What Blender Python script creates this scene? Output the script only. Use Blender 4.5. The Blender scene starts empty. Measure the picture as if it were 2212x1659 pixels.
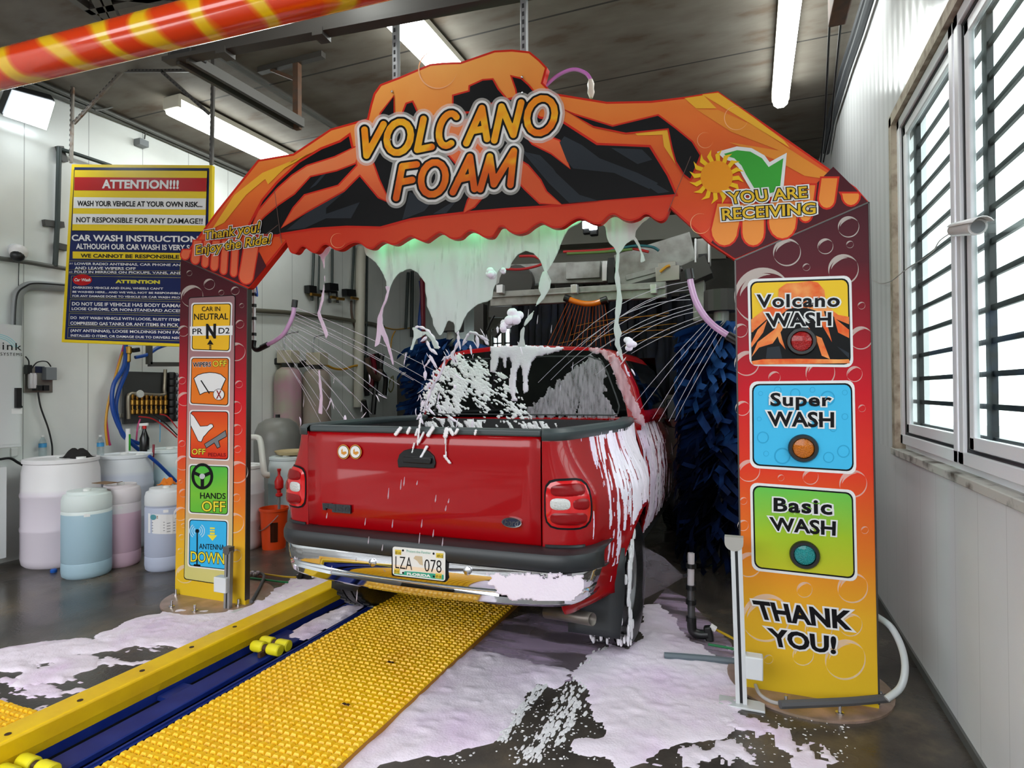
import bpy, bmesh, math, random
import numpy as np
from mathutils import Vector, Matrix
random.seed(7); RNG = np.random.RandomState(7)
sc = bpy.context.scene
col = sc.collection

# ------------------------------------------------------------------ camera
FPX, YAW, PITCH, ROLL, EYE = 1303.0, math.radians(21.54), math.radians(.69), math.radians(.3), 1.6
_cy, _sy, _cp, _sp = math.cos(YAW), math.sin(YAW), math.cos(PITCH), math.sin(PITCH)
_f = Vector((-_sy*_cp, _cy*_cp, _sp)); _r0 = Vector((_cy, _sy, 0)); _d0 = _f.cross(_r0)
_r = math.cos(ROLL)*_r0 + math.sin(ROLL)*_d0; _d = -math.sin(ROLL)*_r0 + math.cos(ROLL)*_d0
cam_d = bpy.data.cameras.new('camera'); cam = bpy.data.objects.new('camera', cam_d); col.objects.link(cam)
cam_d.sensor_fit = 'HORIZONTAL'; cam_d.sensor_width = 36.0; cam_d.lens = 36.0*FPX/2212.0
cam_d.clip_start = .05; cam_d.clip_end = 200
m3 = Matrix((( _r.x, -_d.x, -_f.x), (_r.y, -_d.y, -_f.y), (_r.z, -_d.z, -_f.z)))
cam.matrix_world = Matrix.Translation((0, 0, EYE)) @ m3.to_4x4()
sc.camera = cam
EYEV = Vector((0, 0, EYE))
def ray(px, py):
    return _r*((px-1106)/FPX) + _d*((py-829.5)/FPX) + _f
def PY(px, py, y):
    d = ray(px, py); return EYEV + d*(y/d.y)
def PX(px, py, x):
    d = ray(px, py); return EYEV + d*(x/d.x)
def PZ(px, py, z=0.0):
    d = ray(px, py); return EYEV + d*((z-EYE)/d.z)
def PP(px, py, p0, n):
    d = ray(px, py); return EYEV + d*((p0-EYEV).dot(n)/d.dot(n))

# ------------------------------------------------------------------ world and exposure
w = bpy.data.worlds.new('overcast_sky'); sc.world = w; w.use_nodes = True
bg = w.node_tree.nodes['Background']; bg.inputs[0].default_value = (.93, .97, 1.0, 1); bg.inputs[1].default_value = 2.6
sc.view_settings.view_transform = 'Standard'; sc.view_settings.look = 'None'
sc.view_settings.gamma = 1.0; sc.view_settings.exposure = 1.12
try: sc.view_settings.use_curve_mapping = False
except Exception: pass
cy = sc.cycles
cy.max_bounces = 9; cy.diffuse_bounces = 4; cy.glossy_bounces = 4; cy.transmission_bounces = 5; cy.transparent_max_bounces = 12
cy.caustics_reflective = False; cy.caustics_refractive = False

# ------------------------------------------------------------------ materials
def lin(c):
    o = []
    for v in c[:3]:
        v = v/255.0
        o.append(v/12.92 if v <= .04045 else ((v+.055)/1.055)**2.4)
    return (o[0], o[1], o[2], 1.0)
MATS = {}
def mat(name, c, rough=.5, metal=0.0, coat=0.0, spec=.5, c2=None, scale=8.0, lo=.4, hi=.65, bump=0.0, bscale=40.0, emit=None, estr=0.0, alpha=1.0, sss=0, rough2=None, stretch=None, trans=0.0):
    if name in MATS: return MATS[name]
    if name.endswith(('_print', '_ink', 'print')) or name.startswith(('plate_', 'sign_')): spec = .12; rough = max(rough, .4); coat = 0
    m = bpy.data.materials.new(name); m.use_nodes = True; nt = m.node_tree; b = nt.nodes['Principled BSDF']
    b.inputs['Base Color'].default_value = lin(c); b.inputs['Roughness'].default_value = rough
    b.inputs['Metallic'].default_value = metal; b.inputs['Coat Weight'].default_value = coat; b.inputs['Coat Roughness'].default_value = .04
    b.inputs['Specular IOR Level'].default_value = spec; b.inputs['Alpha'].default_value = alpha
    if trans: b.inputs['Transmission Weight'].default_value = trans
    if emit is not None:
        b.inputs['Emission Color'].default_value = lin(emit); b.inputs['Emission Strength'].default_value = estr
    if sss:
        b.inputs['Subsurface Weight'].default_value = sss; b.inputs['Subsurface Radius'].default_value = (.02, .02, .02)
    tc = None
    if c2 is not None or bump or rough2 is not None:
        tc = nt.nodes.new('ShaderNodeTexCoord'); vec = tc.outputs['Object']
        if stretch:
            mp = nt.nodes.new('ShaderNodeMapping'); mp.inputs['Scale'].default_value = stretch
            nt.links.new(vec, mp.inputs['Vector']); vec = mp.outputs['Vector']
    if c2 is not None or rough2 is not None:
        n = nt.nodes.new('ShaderNodeTexNoise'); n.inputs['Scale'].default_value = scale; n.inputs['Detail'].default_value = 6
        nt.links.new(vec, n.inputs['Vector'])
        if c2 is not None:
            r = nt.nodes.new('ShaderNodeValToRGB'); r.color_ramp.elements[0].position = lo; r.color_ramp.elements[1].position = hi
            r.color_ramp.elements[0].color = lin(c); r.color_ramp.elements[1].color = lin(c2)
            nt.links.new(n.outputs['Fac'], r.inputs['Fac']); nt.links.new(r.outputs['Color'], b.inputs['Base Color'])
        if rough2 is not None:
            mr = nt.nodes.new('ShaderNodeMapRange'); mr.inputs['From Min'].default_value = lo; mr.inputs['From Max'].default_value = hi
            mr.inputs['To Min'].default_value = rough; mr.inputs['To Max'].default_value = rough2
            nt.links.new(n.outputs['Fac'], mr.inputs['Value']); nt.links.new(mr.outputs['Result'], b.inputs['Roughness'])
    if bump:
        n2 = nt.nodes.new('ShaderNodeTexNoise'); n2.inputs['Scale'].default_value = bscale; n2.inputs['Detail'].default_value = 4
        nt.links.new(vec, n2.inputs['Vector'])
        bp = nt.nodes.new('ShaderNodeBump'); bp.inputs['Strength'].default_value = bump; bp.inputs['Distance'].default_value = .02
        nt.links.new(n2.outputs['Fac'], bp.inputs['Height']); nt.links.new(bp.outputs['Normal'], b.inputs['Normal'])
    MATS[name] = m; return m
def ramp_mat(name, stops, axis, a, b_, rough=.35, coat=.0, noise=0.0, nscale=3.0):
    """colour gradient along an object axis between coordinates a and b_"""
    m = bpy.data.materials.new(name); m.use_nodes = True; nt = m.node_tree; b = nt.nodes['Principled BSDF']
    b.inputs['Roughness'].default_value = rough; b.inputs['Coat Weight'].default_value = coat; b.inputs['Specular IOR Level'].default_value = .12
    g = nt.nodes.new('ShaderNodeNewGeometry'); s = nt.nodes.new('ShaderNodeSeparateXYZ'); nt.links.new(g.outputs['Position'], s.inputs[0])
    mr = nt.nodes.new('ShaderNodeMapRange'); mr.inputs['From Min'].default_value = a; mr.inputs['From Max'].default_value = b_
    nt.links.new(s.outputs['XYZ'.index(axis)], mr.inputs['Value']); fac = mr.outputs['Result']
    if noise:
        n = nt.nodes.new('ShaderNodeTexNoise'); n.inputs['Scale'].default_value = nscale; n.inputs['Detail'].default_value = 2
        nt.links.new(g.outputs['Position'], n.inputs['Vector'])
        ma = nt.nodes.new('ShaderNodeMath'); ma.operation = 'MULTIPLY_ADD'; ma.inputs[1].default_value = noise
        sub = nt.nodes.new('ShaderNodeMath'); sub.operation = 'SUBTRACT'; sub.inputs[1].default_value = .5
        nt.links.new(n.outputs['Fac'], sub.inputs[0]); nt.links.new(sub.outputs[0], ma.inputs[0]); nt.links.new(fac, ma.inputs[2]); fac = ma.outputs[0]
    r = nt.nodes.new('ShaderNodeValToRGB'); nt.links.new(fac, r.inputs['Fac'])
    els = r.color_ramp.elements
    while len(els) < len(stops): els.new(.5)
    for e, (p, c) in zip(els, stops): e.position = p; e.color = lin(c)
    nt.links.new(r.outputs['Color'], b.inputs['Base Color']); MATS[name] = m; return m
def glass_mat(name, tint, gloss=.06, thin=.9):
    m = bpy.data.materials.new(name); m.use_nodes = True; nt = m.node_tree; nt.nodes.clear()
    o = nt.nodes.new('ShaderNodeOutputMaterial'); t = nt.nodes.new('ShaderNodeBsdfTransparent'); gl = nt.nodes.new('ShaderNodeBsdfGlossy')
    t.inputs[0].default_value = lin(tint); gl.inputs['Roughness'].default_value = .03
    mx = nt.nodes.new('ShaderNodeMixShader'); lw = nt.nodes.new('ShaderNodeLayerWeight'); lw.inputs[0].default_value = .5
    pw = nt.nodes.new('ShaderNodeMath'); pw.operation = 'POWER'; pw.inputs[1].default_value = 5.0; nt.links.new(lw.outputs['Facing'], pw.inputs[0])
    ma = nt.nodes.new('ShaderNodeMath'); ma.operation = 'MULTIPLY_ADD'; ma.inputs[1].default_value = .5; ma.inputs[2].default_value = gloss*.6; nt.links.new(pw.outputs[0], ma.inputs[0])
    nt.links.new(ma.outputs[0], mx.inputs[0]); nt.links.new(t.outputs[0], mx.inputs[1]); nt.links.new(gl.outputs[0], mx.inputs[2]); nt.links.new(mx.outputs[0], o.inputs[0])
    MATS[name] = m; return m
def film_mat(name, c, opac, rough=.3, nscale=0, lo=.35, hi=.7, stretch=(1, 1, 1), trl=.35):
    """thin translucent liquid or foam film: part transparent, part diffuse/translucent"""
    m = bpy.data.materials.new(name); m.use_nodes = True; nt = m.node_tree; nt.nodes.clear()
    o = nt.nodes.new('ShaderNodeOutputMaterial'); t = nt.nodes.new('ShaderNodeBsdfTransparent')
    p = nt.nodes.new('ShaderNodeBsdfPrincipled'); p.inputs['Base Color'].default_value = lin(c); p.inputs['Roughness'].default_value = rough
    tl = nt.nodes.new('ShaderNodeBsdfTranslucent'); tl.inputs[0].default_value = lin(c)
    m1 = nt.nodes.new('ShaderNodeMixShader'); m1.inputs[0].default_value = trl
    nt.links.new(p.outputs[0], m1.inputs[1]); nt.links.new(tl.outputs[0], m1.inputs[2])
    m2 = nt.nodes.new('ShaderNodeMixShader'); m2.inputs[0].default_value = opac
    if nscale:
        tc = nt.nodes.new('ShaderNodeNewGeometry'); mp = nt.nodes.new('ShaderNodeMapping'); mp.inputs['Scale'].default_value = stretch
        n = nt.nodes.new('ShaderNodeTexNoise'); n.inputs['Scale'].default_value = nscale; n.inputs['Detail'].default_value = 5
        nt.links.new(tc.outputs['Position'], mp.inputs['Vector']); nt.links.new(mp.outputs[0], n.inputs['Vector'])
        mr = nt.nodes.new('ShaderNodeMapRange'); mr.inputs['From Min'].default_value = lo; mr.inputs['From Max'].default_value = hi
        mr.inputs['To Min'].default_value = opac*(.35 if trl else .12); mr.inputs['To Max'].default_value = opac
        nt.links.new(n.outputs['Fac'], mr.inputs['Value']); nt.links.new(mr.outputs[0], m2.inputs[0])
    nt.links.new(t.outputs[0], m2.inputs[1]); nt.links.new(m1.outputs[0], m2.inputs[2]); nt.links.new(m2.outputs[0], o.inputs[0])
    MATS[name] = m; return m
def emit_mat(name, c, s):
    m = bpy.data.materials.new(name); m.use_nodes = True; nt = m.node_tree; b = nt.nodes['Principled BSDF']
    b.inputs['Base Color'].default_value = lin(c); b.inputs['Emission Color'].default_value = lin(c); b.inputs['Emission Strength'].default_value = s
    MATS[name] = m; return m

# ------------------------------------------------------------------ objects
def props(o, label=None, cat=None, group=None, kind=None):
    if label: o['label'] = label
    if cat: o['category'] = cat
    if group: o['group'] = group
    if kind: o['kind'] = kind
    return o
def wloc(o):
    v = Vector((0, 0, 0))
    while o is not None: v = v + o.location; o = o.parent
    return v
def thing(name, label, cat, loc, group=None):
    o = bpy.data.objects.new(name, None); col.objects.link(o); o.location = loc; o.empty_display_size = .1
    return props(o, label, cat, group)
class MB:
    def __init__(s): s.v = []; s.f = []; s.m = []
    def add(s, vs, fs):
        n = len(s.v); s.v += [tuple(p) for p in vs]; s.f += [tuple(i+n for i in f) for f in fs]; return s
    def box(s, a, b):
        x0, y0, z0 = a; x1, y1, z1 = b
        return s.add([(x0,y0,z0),(x1,y0,z0),(x1,y1,z0),(x0,y1,z0),(x0,y0,z1),(x1,y0,z1),(x1,y1,z1),(x0,y1,z1)],
                     [(3,2,1,0),(4,5,6,7),(0,1,5,4),(1,2,6,5),(2,3,7,6),(3,0,4,7)])
    def bar(s, p, q, w, h, up=(0, 0, 1)):
        p = Vector(p); q = Vector(q); d = (q-p).normalized(); up = Vector(up)
        if abs(d.dot(up)) > .95: up = Vector((0, 1, 0))
        a = d.cross(up).normalized()*(w/2); b = a.cross(d).normalized()*(h/2)
        vs = [p-a-b, p+a-b, p+a+b, p-a+b, q-a-b, q+a-b, q+a+b, q-a+b]
        return s.add(vs, [(0,1,2,3),(7,6,5,4),(0,4,5,1),(1,5,6,2),(2,6,7,3),(3,7,4,0)])
    def poly(s, pts): return s.add(pts, [tuple(range(len(pts)))])
    def prism(s, pts, off):
        n = len(pts); off = Vector(off); a = [Vector(p) for p in pts]; b = [p+off for p in a]
        return s.add(a+b, [tuple(range(n)), tuple(range(2*n-1, n-1, -1))]+[(i, i+n, (i+1) % n+n, (i+1) % n) for i in range(n)])
    def tube(s, path, r, seg=10, caps=True, closed=False):
        P = [Vector(p) for p in path]; n = len(P); R = r if isinstance(r, (list, tuple)) else [r]*n
        T = [((P[min(i+1, n-1)]-P[max(i-1, 0)]) or Vector((0, 0, 1))).normalized() for i in range(n)]
        u = T[0].cross(Vector((.31, .17, .93)));
        if u.length < 1e-3: u = T[0].cross(Vector((1, 0, 0)))
        u.normalize(); vs = []
        for i in range(n):
            u = (u-T[i]*u.dot(T[i])).normalized(); w_ = T[i].cross(u)
            for k in range(seg):
                a = 2*math.pi*k/seg; vs.append(P[i]+(u*math.cos(a)+w_*math.sin(a))*R[i])
        fs = [(i*seg+k, i*seg+(k+1) % seg, (i+1)*seg+(k+1) % seg, (i+1)*seg+k) for i in range(n-1) for k in range(seg)]
        if caps: fs += [tuple(range(seg-1, -1, -1)), tuple(range((n-1)*seg, n*seg))]
        return s.add(vs, fs)
    def lathe(s, c, prof, seg=28, axis='Z', caps=True):
        c = Vector(c); vs = []
        for (r, h) in prof:
            for k in range(seg):
                a = 2*math.pi*k/seg; x, y = r*math.cos(a), r*math.sin(a)
                vs.append(c+(Vector((x, y, h)) if axis == 'Z' else Vector((h, x, y)) if axis == 'X' else Vector((x, h, y))))
        n = len(prof); fs = [(i*seg+k, i*seg+(k+1) % seg, (i+1)*seg+(k+1) % seg, (i+1)*seg+k) for i in range(n-1) for k in range(seg)]
        if axis == 'Y': fs = [tuple(reversed(f)) for f in fs]
        if caps: fs += [tuple(range(seg-1, -1, -1)), tuple(range((n-1)*seg, n*seg))]
        return s.add(vs, fs)
    def sphere(s, c, r, seg=12, ring=8, sc_=(1, 1, 1)):
        c = Vector(c); prof = [(r*math.sin(math.pi*i/ring), -r*math.cos(math.pi*i/ring)) for i in range(1, ring)]
        vs = []
        for (q, h) in prof:
            for k in range(seg):
                a = 2*math.pi*k/seg; vs.append(c+Vector((q*math.cos(a)*sc_[0], q*math.sin(a)*sc_[1], h*sc_[2])))
        n = len(prof); fs = [(i*seg+k, i*seg+(k+1) % seg, (i+1)*seg+(k+1) % seg, (i+1)*seg+k) for i in range(n-1) for k in range(seg)]
        fs += [tuple(range(seg-1, -1, -1)), tuple(range((n-1)*seg, n*seg))]
        return s.add(vs, fs)
    def grid(s, P):
        a, b = len(P), len(P[0])
        return s.add([p for row in P for p in row], [(i*b+j, i*b+j+1, (i+1)*b+j+1, (i+1)*b+j) for i in range(a-1) for j in range(b-1)])
    def build(s, name, m, parent=None, smooth=False, label=None, cat=None, group=None, kind=None, bevel=0.0, bseg=2, solid=0.0, sub=0, recalc=True):
        V = np.array([tuple(p) for p in s.v], dtype=float)
        lo, hi = V.min(0), V.max(0); org = np.array([(lo[0]+hi[0])/2, (lo[1]+hi[1])/2, lo[2]])
        me = bpy.data.meshes.new(name); me.from_pydata((V-org).tolist(), [], s.f)
        if recalc:
            bm = bmesh.new(); bm.from_mesh(me); bmesh.ops.recalc_face_normals(bm, faces=bm.faces); bm.to_mesh(me); bm.free()
        o = bpy.data.objects.new(name, me); col.objects.link(o); me.materials.append(m)
        L = Vector(org)
        if parent is not None: o.parent = parent; L = L-wloc(parent)
        o.location = L
        if smooth:
            for p in me.polygons: p.use_smooth = True
        if bevel:
            md = o.modifiers.new('bevel', 'BEVEL'); md.width = bevel; md.segments = bseg; md.limit_method = 'ANGLE'
        if solid:
            md = o.modifiers.new('solid', 'SOLIDIFY'); md.thickness = solid; md.offset = 0
        if sub:
            md = o.modifiers.new('sub', 'SUBSURF'); md.levels = sub; md.render_levels = sub
        if smooth or bevel:
            try: me.set_sharp_from_angle(angle=math.radians(40 if smooth else 30))
            except Exception: pass
            if bevel and not smooth:
                for p in me.polygons: p.use_smooth = True
        return props(o, label, cat, group, kind)
def bez(pts, n=8):
    """Catmull-Rom through points"""
    P = [Vector(p) for p in pts]; out = []
    for i in range(len(P)-1):
        p0 = P[max(i-1, 0)]; p1 = P[i]; p2 = P[i+1]; p3 = P[min(i+2, len(P)-1)]
        for k in range(n):
            t = k/n; out.append(.5*((2*p1)+(p2-p0)*t+(2*p0-5*p1+4*p2-p3)*t*t+(3*p1-p0-3*p2+p3)*t**3))
    out.append(P[-1]); return out
# ------------------------------------------------------------------ lettering
_TX = {}
def text_geo(s, bold=0.0, shear=0.0, space=1.0):
    k = (s, bold, shear, space)
    if k not in _TX:
        cu = bpy.data.curves.new('t', 'FONT'); cu.body = s; cu.offset = bold; cu.shear = shear; cu.space_character = space; cu.resolution_u = 3
        ob = bpy.data.objects.new('t', cu); col.objects.link(ob)
        me = bpy.data.meshes.new_from_object(ob); col.objects.unlink(ob)
        par = list(range(len(me.vertices)))
        def fd(a):
            while par[a] != a: par[a] = par[par[a]]; a = par[a]
            return a
        for p in me.polygons:
            for v in p.vertices[1:]: par[fd(v)] = fd(p.vertices[0])
        ids = {}; isl = [ids.setdefault(fd(i), len(ids)) % 5 for i in range(len(par))]
        _TX[k] = ([tuple(v.co)[:2] for v in me.vertices], [tuple(p.vertices) for p in me.polygons], isl)
        bpy.data.objects.remove(ob); bpy.data.curves.remove(cu); bpy.data.meshes.remove(me)
    return _TX[k]
def add_text(mb, s, quad, fn, bold=0.0, shear=0.0, space=1.0, ref=None):
    """quad: TL, TR, BR, BL in picture pixels for the box of the lettering; fn: pixel -> point on the printed surface"""
    vs, fs, isl = text_geo(s, bold, shear, space)
    rv = text_geo(s, ref if ref is not None else bold, shear, space)[0]
    x0 = min(v[0] for v in rv); x1 = max(v[0] for v in rv); y0 = min(v[1] for v in rv); y1 = max(v[1] for v in rv)
    TL, TR, BR, BL = [fn(*q) for q in quad]; out = []
    nrm = (TR-TL).cross(BL-TL).normalized()
    if nrm.dot(EYEV-TL) < 0: nrm = -nrm
    for (x, y), il in zip(vs, isl):
        u = (x-x0)/(x1-x0); v = (y1-y)/(y1-y0)
        out.append((TL*(1-u)+TR*u)*(1-v)+(BL*(1-u)+BR*u)*v+nrm*(il*1.2e-4))
    mb.add(out, fs); return mb
def rq(x0, y0, x1, y1): return [(x0, y0), (x1, y0), (x1, y1), (x0, y1)]
def zq(Z, q): return [(Z[0]+x*Z[2], Z[1]+y*Z[2]) for x, y in q]
def bil(q, u, v):
    (a, b), (c, d), (e, f), (g, h) = q
    return ((a*(1-u)+c*u)*(1-v)+(g*(1-u)+e*u)*v, (b*(1-u)+d*u)*(1-v)+(h*(1-u)+f*u)*v)
def rrect(q, r, n=4):
    """rounded quad in pixels, r a fraction of the width"""
    W = math.hypot(q[1][0]-q[0][0], q[1][1]-q[0][1]); H = math.hypot(q[3][0]-q[0][0], q[3][1]-q[0][1]); ru, rv = r, r*W/H; out = []
    for cx, cy_, a0 in ((ru, rv, 180), (1-ru, rv, 270), (1-ru, 1-rv, 0), (ru, 1-rv, 90)):
        for k in range(n+1):
            a = math.radians(a0+90*k/n); out.append(bil(q, cx+ru*math.cos(a), cy_+rv*math.sin(a)))
    return out
def inset(q, a, b=None):
    b = a if b is None else b
    return [bil(q, a, b), bil(q, 1-a, b), bil(q, 1-a, 1-b), bil(q, a, 1-b)]
def circ(cx, cy_, r, n=24, ry=None): return [(cx+r*math.cos(2*math.pi*k/n), cy_+(ry or r)*math.sin(2*math.pi*k/n)) for k in range(n)]
def shrink(pts, d):
    """move a polygon inward by d pixels"""
    n = len(pts); A = sum(pts[i][0]*pts[(i+1) % n][1]-pts[(i+1) % n][0]*pts[i][1] for i in range(n)); sg = 1 if A > 0 else -1; out = []
    for i in range(n):
        p, q, r_ = pts[i-1], pts[i], pts[(i+1) % n]
        e1 = (q[0]-p[0], q[1]-p[1]); e2 = (r_[0]-q[0], r_[1]-q[1]); l1 = math.hypot(*e1) or 1; l2 = math.hypot(*e2) or 1
        n1 = (-e1[1]/l1*sg, e1[0]/l1*sg); n2 = (-e2[1]/l2*sg, e2[0]/l2*sg); s_ = (n1[0]+n2[0], n1[1]+n2[1]); k = 1+n1[0]*n2[0]+n1[1]*n2[1]
        k = max(k, .5); out.append((q[0]+s_[0]/k*d, q[1]+s_[1]/k*d))
    return out
def sdf_mesh(mb, F, x0, y0, st, fn):
    """marching-squares fill of the area where F > 0 (rows y, columns x)"""
    A = F[:-1, :-1]; B = F[:-1, 1:]; C = F[1:, 1:]; D = F[1:, :-1]; I, J = np.nonzero((A > 0) | (B > 0) | (C > 0) | (D > 0)); cache = {}
    def vid(key, x, y):
        if key not in cache: cache[key] = len(mb.v); mb.v.append(tuple(fn(x, y)))
        return cache[key]
    for i, j in zip(I.tolist(), J.tolist()):
        cs = [(i, j), (i, j+1), (i+1, j+1), (i+1, j)]; q = []
        for k in range(4):
            p, r_ = cs[k], cs[(k+1) % 4]; fp, fr = F[p], F[r_]
            if fp > 0: q.append(vid(p, x0+p[1]*st, y0+p[0]*st))
            if (fp > 0) != (fr > 0):
                t = fp/(fp-fr); q.append(vid((p, r_) if p < r_ else (r_, p), x0+(p[1]+(r_[1]-p[1])*t)*st, y0+(p[0]+(r_[0]-p[0])*t)*st))
        if len(q) >= 3: mb.f.append(tuple(q))
    return mb
def strokes(mb, lst, fn, st=None):
    """round-ended pen strokes [(points, width in pixels)] merged into one flat shape"""
    W = max(w for _, w in lst); st = st or max(.5, min(w for _, w in lst)/6)
    X = [p[0] for q, _ in lst for p in q]; Y = [p[1] for q, _ in lst for p in q]
    x0, x1, y0, y1 = min(X)-W, max(X)+W, min(Y)-W, max(Y)+W
    gx, gy = np.meshgrid(np.arange(x0, x1+st, st), np.arange(y0, y1+st, st)); F = np.full(gx.shape, -1e9)
    for q, w in lst:
        for (a, b), (c, d) in zip(q[:-1], q[1:]):
            ex, ey = c-a, d-b; t = np.clip(((gx-a)*ex+(gy-b)*ey)/(ex*ex+ey*ey+1e-9), 0, 1)
            F = np.maximum(F, w/2-np.hypot(gx-a-t*ex, gy-b-t*ey))
    return sdf_mesh(mb, F, x0, y0, st, fn)
def ring(mb, cx, cy_, r0, r1, fn, a0=0, a1=360, n=24, ecc=1.0, taper=False):
    A = [math.radians(a0+(a1-a0)*k/n) for k in range(n+1)]; vs = []
    for k, a in enumerate(A):
        q = r1
        if taper: q = r0+(r1-r0)*math.sin(math.pi*k/n)
        vs += [fn(cx+r0*math.cos(a), cy_+r0*ecc*math.sin(a)), fn(cx+q*math.cos(a), cy_+q*ecc*math.sin(a))]
    mb.add(vs, [(2*k, 2*k+1, 2*k+3, 2*k+2) for k in range(n)])
# ------------------------------------------------------------------ numpy noise
def vnoise(x, y, seed=0):
    xi = np.floor(x).astype(int); yi = np.floor(y).astype(int); xf = x-xi; yf = y-yi
    xf = xf*xf*(3-2*xf); yf = yf*yf*(3-2*yf)
    def h(a, b):
        n = (a*374761393+b*668265263+seed*974634541) & 0xffffffff
        n = ((n ^ (n >> 13))*1274126177) & 0xffffffff
        return ((n ^ (n >> 16)) & 0xffff)/65535.0
    return (h(xi, yi)*(1-xf)+h(xi+1, yi)*xf)*(1-yf)+(h(xi, yi+1)*(1-xf)+h(xi+1, yi+1)*xf)*yf
def fbm(x, y, seed=0, o=4):
    s = 0; a = .5; t = 0
    for k in range(o): s = s+a*vnoise(x*2**k, y*2**k, seed+k); t += a; a *= .5
    return s/t
def sdist(X, Y, poly):
    """signed distance to polygon, positive inside"""
    d = np.full(X.shape, 1e9); ins = np.zeros(X.shape, bool); n = len(poly)
    for i in range(n):
        x0, y0 = poly[i]; x1, y1 = poly[(i+1) % n]; ex, ey = x1-x0, y1-y0; L = ex*ex+ey*ey+1e-12
        t = np.clip(((X-x0)*ex+(Y-y0)*ey)/L, 0, 1); d = np.minimum(d, np.hypot(X-x0-t*ex, Y-y0-t*ey))
        c = ((y0 > Y) != (y1 > Y)) & (X < (x1-x0)*(Y-y0)/(y1-y0+1e-12)+x0); ins ^= c
    return np.where(ins, d, -d)
def height_mesh(mb, Hh, P):
    """keep the cells of a height field that rise above zero; P(i, j, h) gives the point"""
    a, b = Hh.shape; keep = np.zeros((a-1, b-1), bool)
    for di in (0, 1):
        for dj in (0, 1): keep |= Hh[di:a-1+di, dj:b-1+dj] > 0
    idx = -np.ones((a, b), int); vs = []; fs = []
    I, J = np.nonzero(keep)
    for i, j in zip(I, J):
        q = []
        for (p, r_) in ((i, j), (i, j+1), (i+1, j+1), (i+1, j)):
            if idx[p, r_] < 0: idx[p, r_] = len(vs); vs.append(P(p, r_, float(Hh[p, r_])))
            q.append(idx[p, r_])
        fs.append(tuple(int(t) for t in q))
    mb.add(vs, fs); return mb
# ================================================================== the building
WL, WR, YF, YB, ZC = -6.6, .89, -2.5, 15.0, 4.7
def node_wall(name, c, rough, seam, seamc, rib=0.0, ribf=60.0, dirt=None):
    m = bpy.data.materials.new(name); m.use_nodes = True; nt = m.node_tree; b = nt.nodes['Principled BSDF']; b.inputs['Roughness'].default_value = rough
    g = nt.nodes.new('ShaderNodeNewGeometry'); s = nt.nodes.new('ShaderNodeSeparateXYZ'); nt.links.new(g.outputs['Position'], s.inputs[0])
    d = nt.nodes.new('ShaderNodeMath'); d.operation = 'DIVIDE'; d.inputs[1].default_value = seam; nt.links.new(s.outputs['Y'], d.inputs[0])
    f = nt.nodes.new('ShaderNodeMath'); f.operation = 'FRACT'; nt.links.new(d.outputs[0], f.inputs[0])
    lt = nt.nodes.new('ShaderNodeMath'); lt.operation = 'LESS_THAN'; lt.inputs[1].default_value = .014; nt.links.new(f.outputs[0], lt.inputs[0])
    n = nt.nodes.new('ShaderNodeTexNoise'); n.inputs['Scale'].default_value = 1.3; n.inputs['Detail'].default_value = 7; nt.links.new(g.outputs['Position'], n.inputs['Vector'])
    r = nt.nodes.new('ShaderNodeValToRGB'); r.color_ramp.elements[0].position = .35; r.color_ramp.elements[1].position = .7
    r.color_ramp.elements[0].color = lin(dirt or c); r.color_ramp.elements[1].color = lin(c); nt.links.new(n.outputs['Fac'], r.inputs['Fac'])
    mx = nt.nodes.new('ShaderNodeMix'); mx.data_type = 'RGBA'; nt.links.new(lt.outputs[0], mx.inputs[0]); nt.links.new(r.outputs['Color'], mx.inputs[6]); mx.inputs[7].default_value = lin(seamc)
    nt.links.new(mx.outputs[2], b.inputs['Base Color'])
    if rib:
        mu = nt.nodes.new('ShaderNodeMath'); mu.operation = 'MULTIPLY'; mu.inputs[1].default_value = ribf; nt.links.new(s.outputs['Y'], mu.inputs[0])
        s0 = nt.nodes.new('ShaderNodeMath'); s0.operation = 'SINE'; nt.links.new(mu.outputs[0], s0.inputs[0])
        gt = nt.nodes.new('ShaderNodeMath'); gt.operation = 'GREATER_THAN'; gt.inputs[1].default_value = 1.2; nt.links.new(s.outputs['Z'], gt.inputs[0])
        sn = nt.nodes.new('ShaderNodeMath'); sn.operation = 'MULTIPLY'; nt.links.new(s0.outputs[0], sn.inputs[0]); nt.links.new(gt.outputs[0], sn.inputs[1])
        bp = nt.nodes.new('ShaderNodeBump'); bp.inputs['Strength'].default_value = rib; bp.inputs['Distance'].default_value = .01
        nt.links.new(sn.outputs[0], bp.inputs['Height']); nt.links.new(bp.outputs['Normal'], b.inputs['Normal'])
    MATS[name] = m; return m
M_wl = node_wall('white_wall_panel', (226, 228, 225), .35, .62, (160, 162, 160), dirt=(212, 214, 211))
M_wr = node_wall('ribbed_white_panel', (236, 236, 237), .2, .31, (206, 206, 208), rib=.07, ribf=40.5, dirt=(226, 226, 228))
M_wb = node_wall('back_wall_panel', (150, 148, 138), .5, 1.2, (110, 108, 100), dirt=(120, 118, 110))
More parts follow.
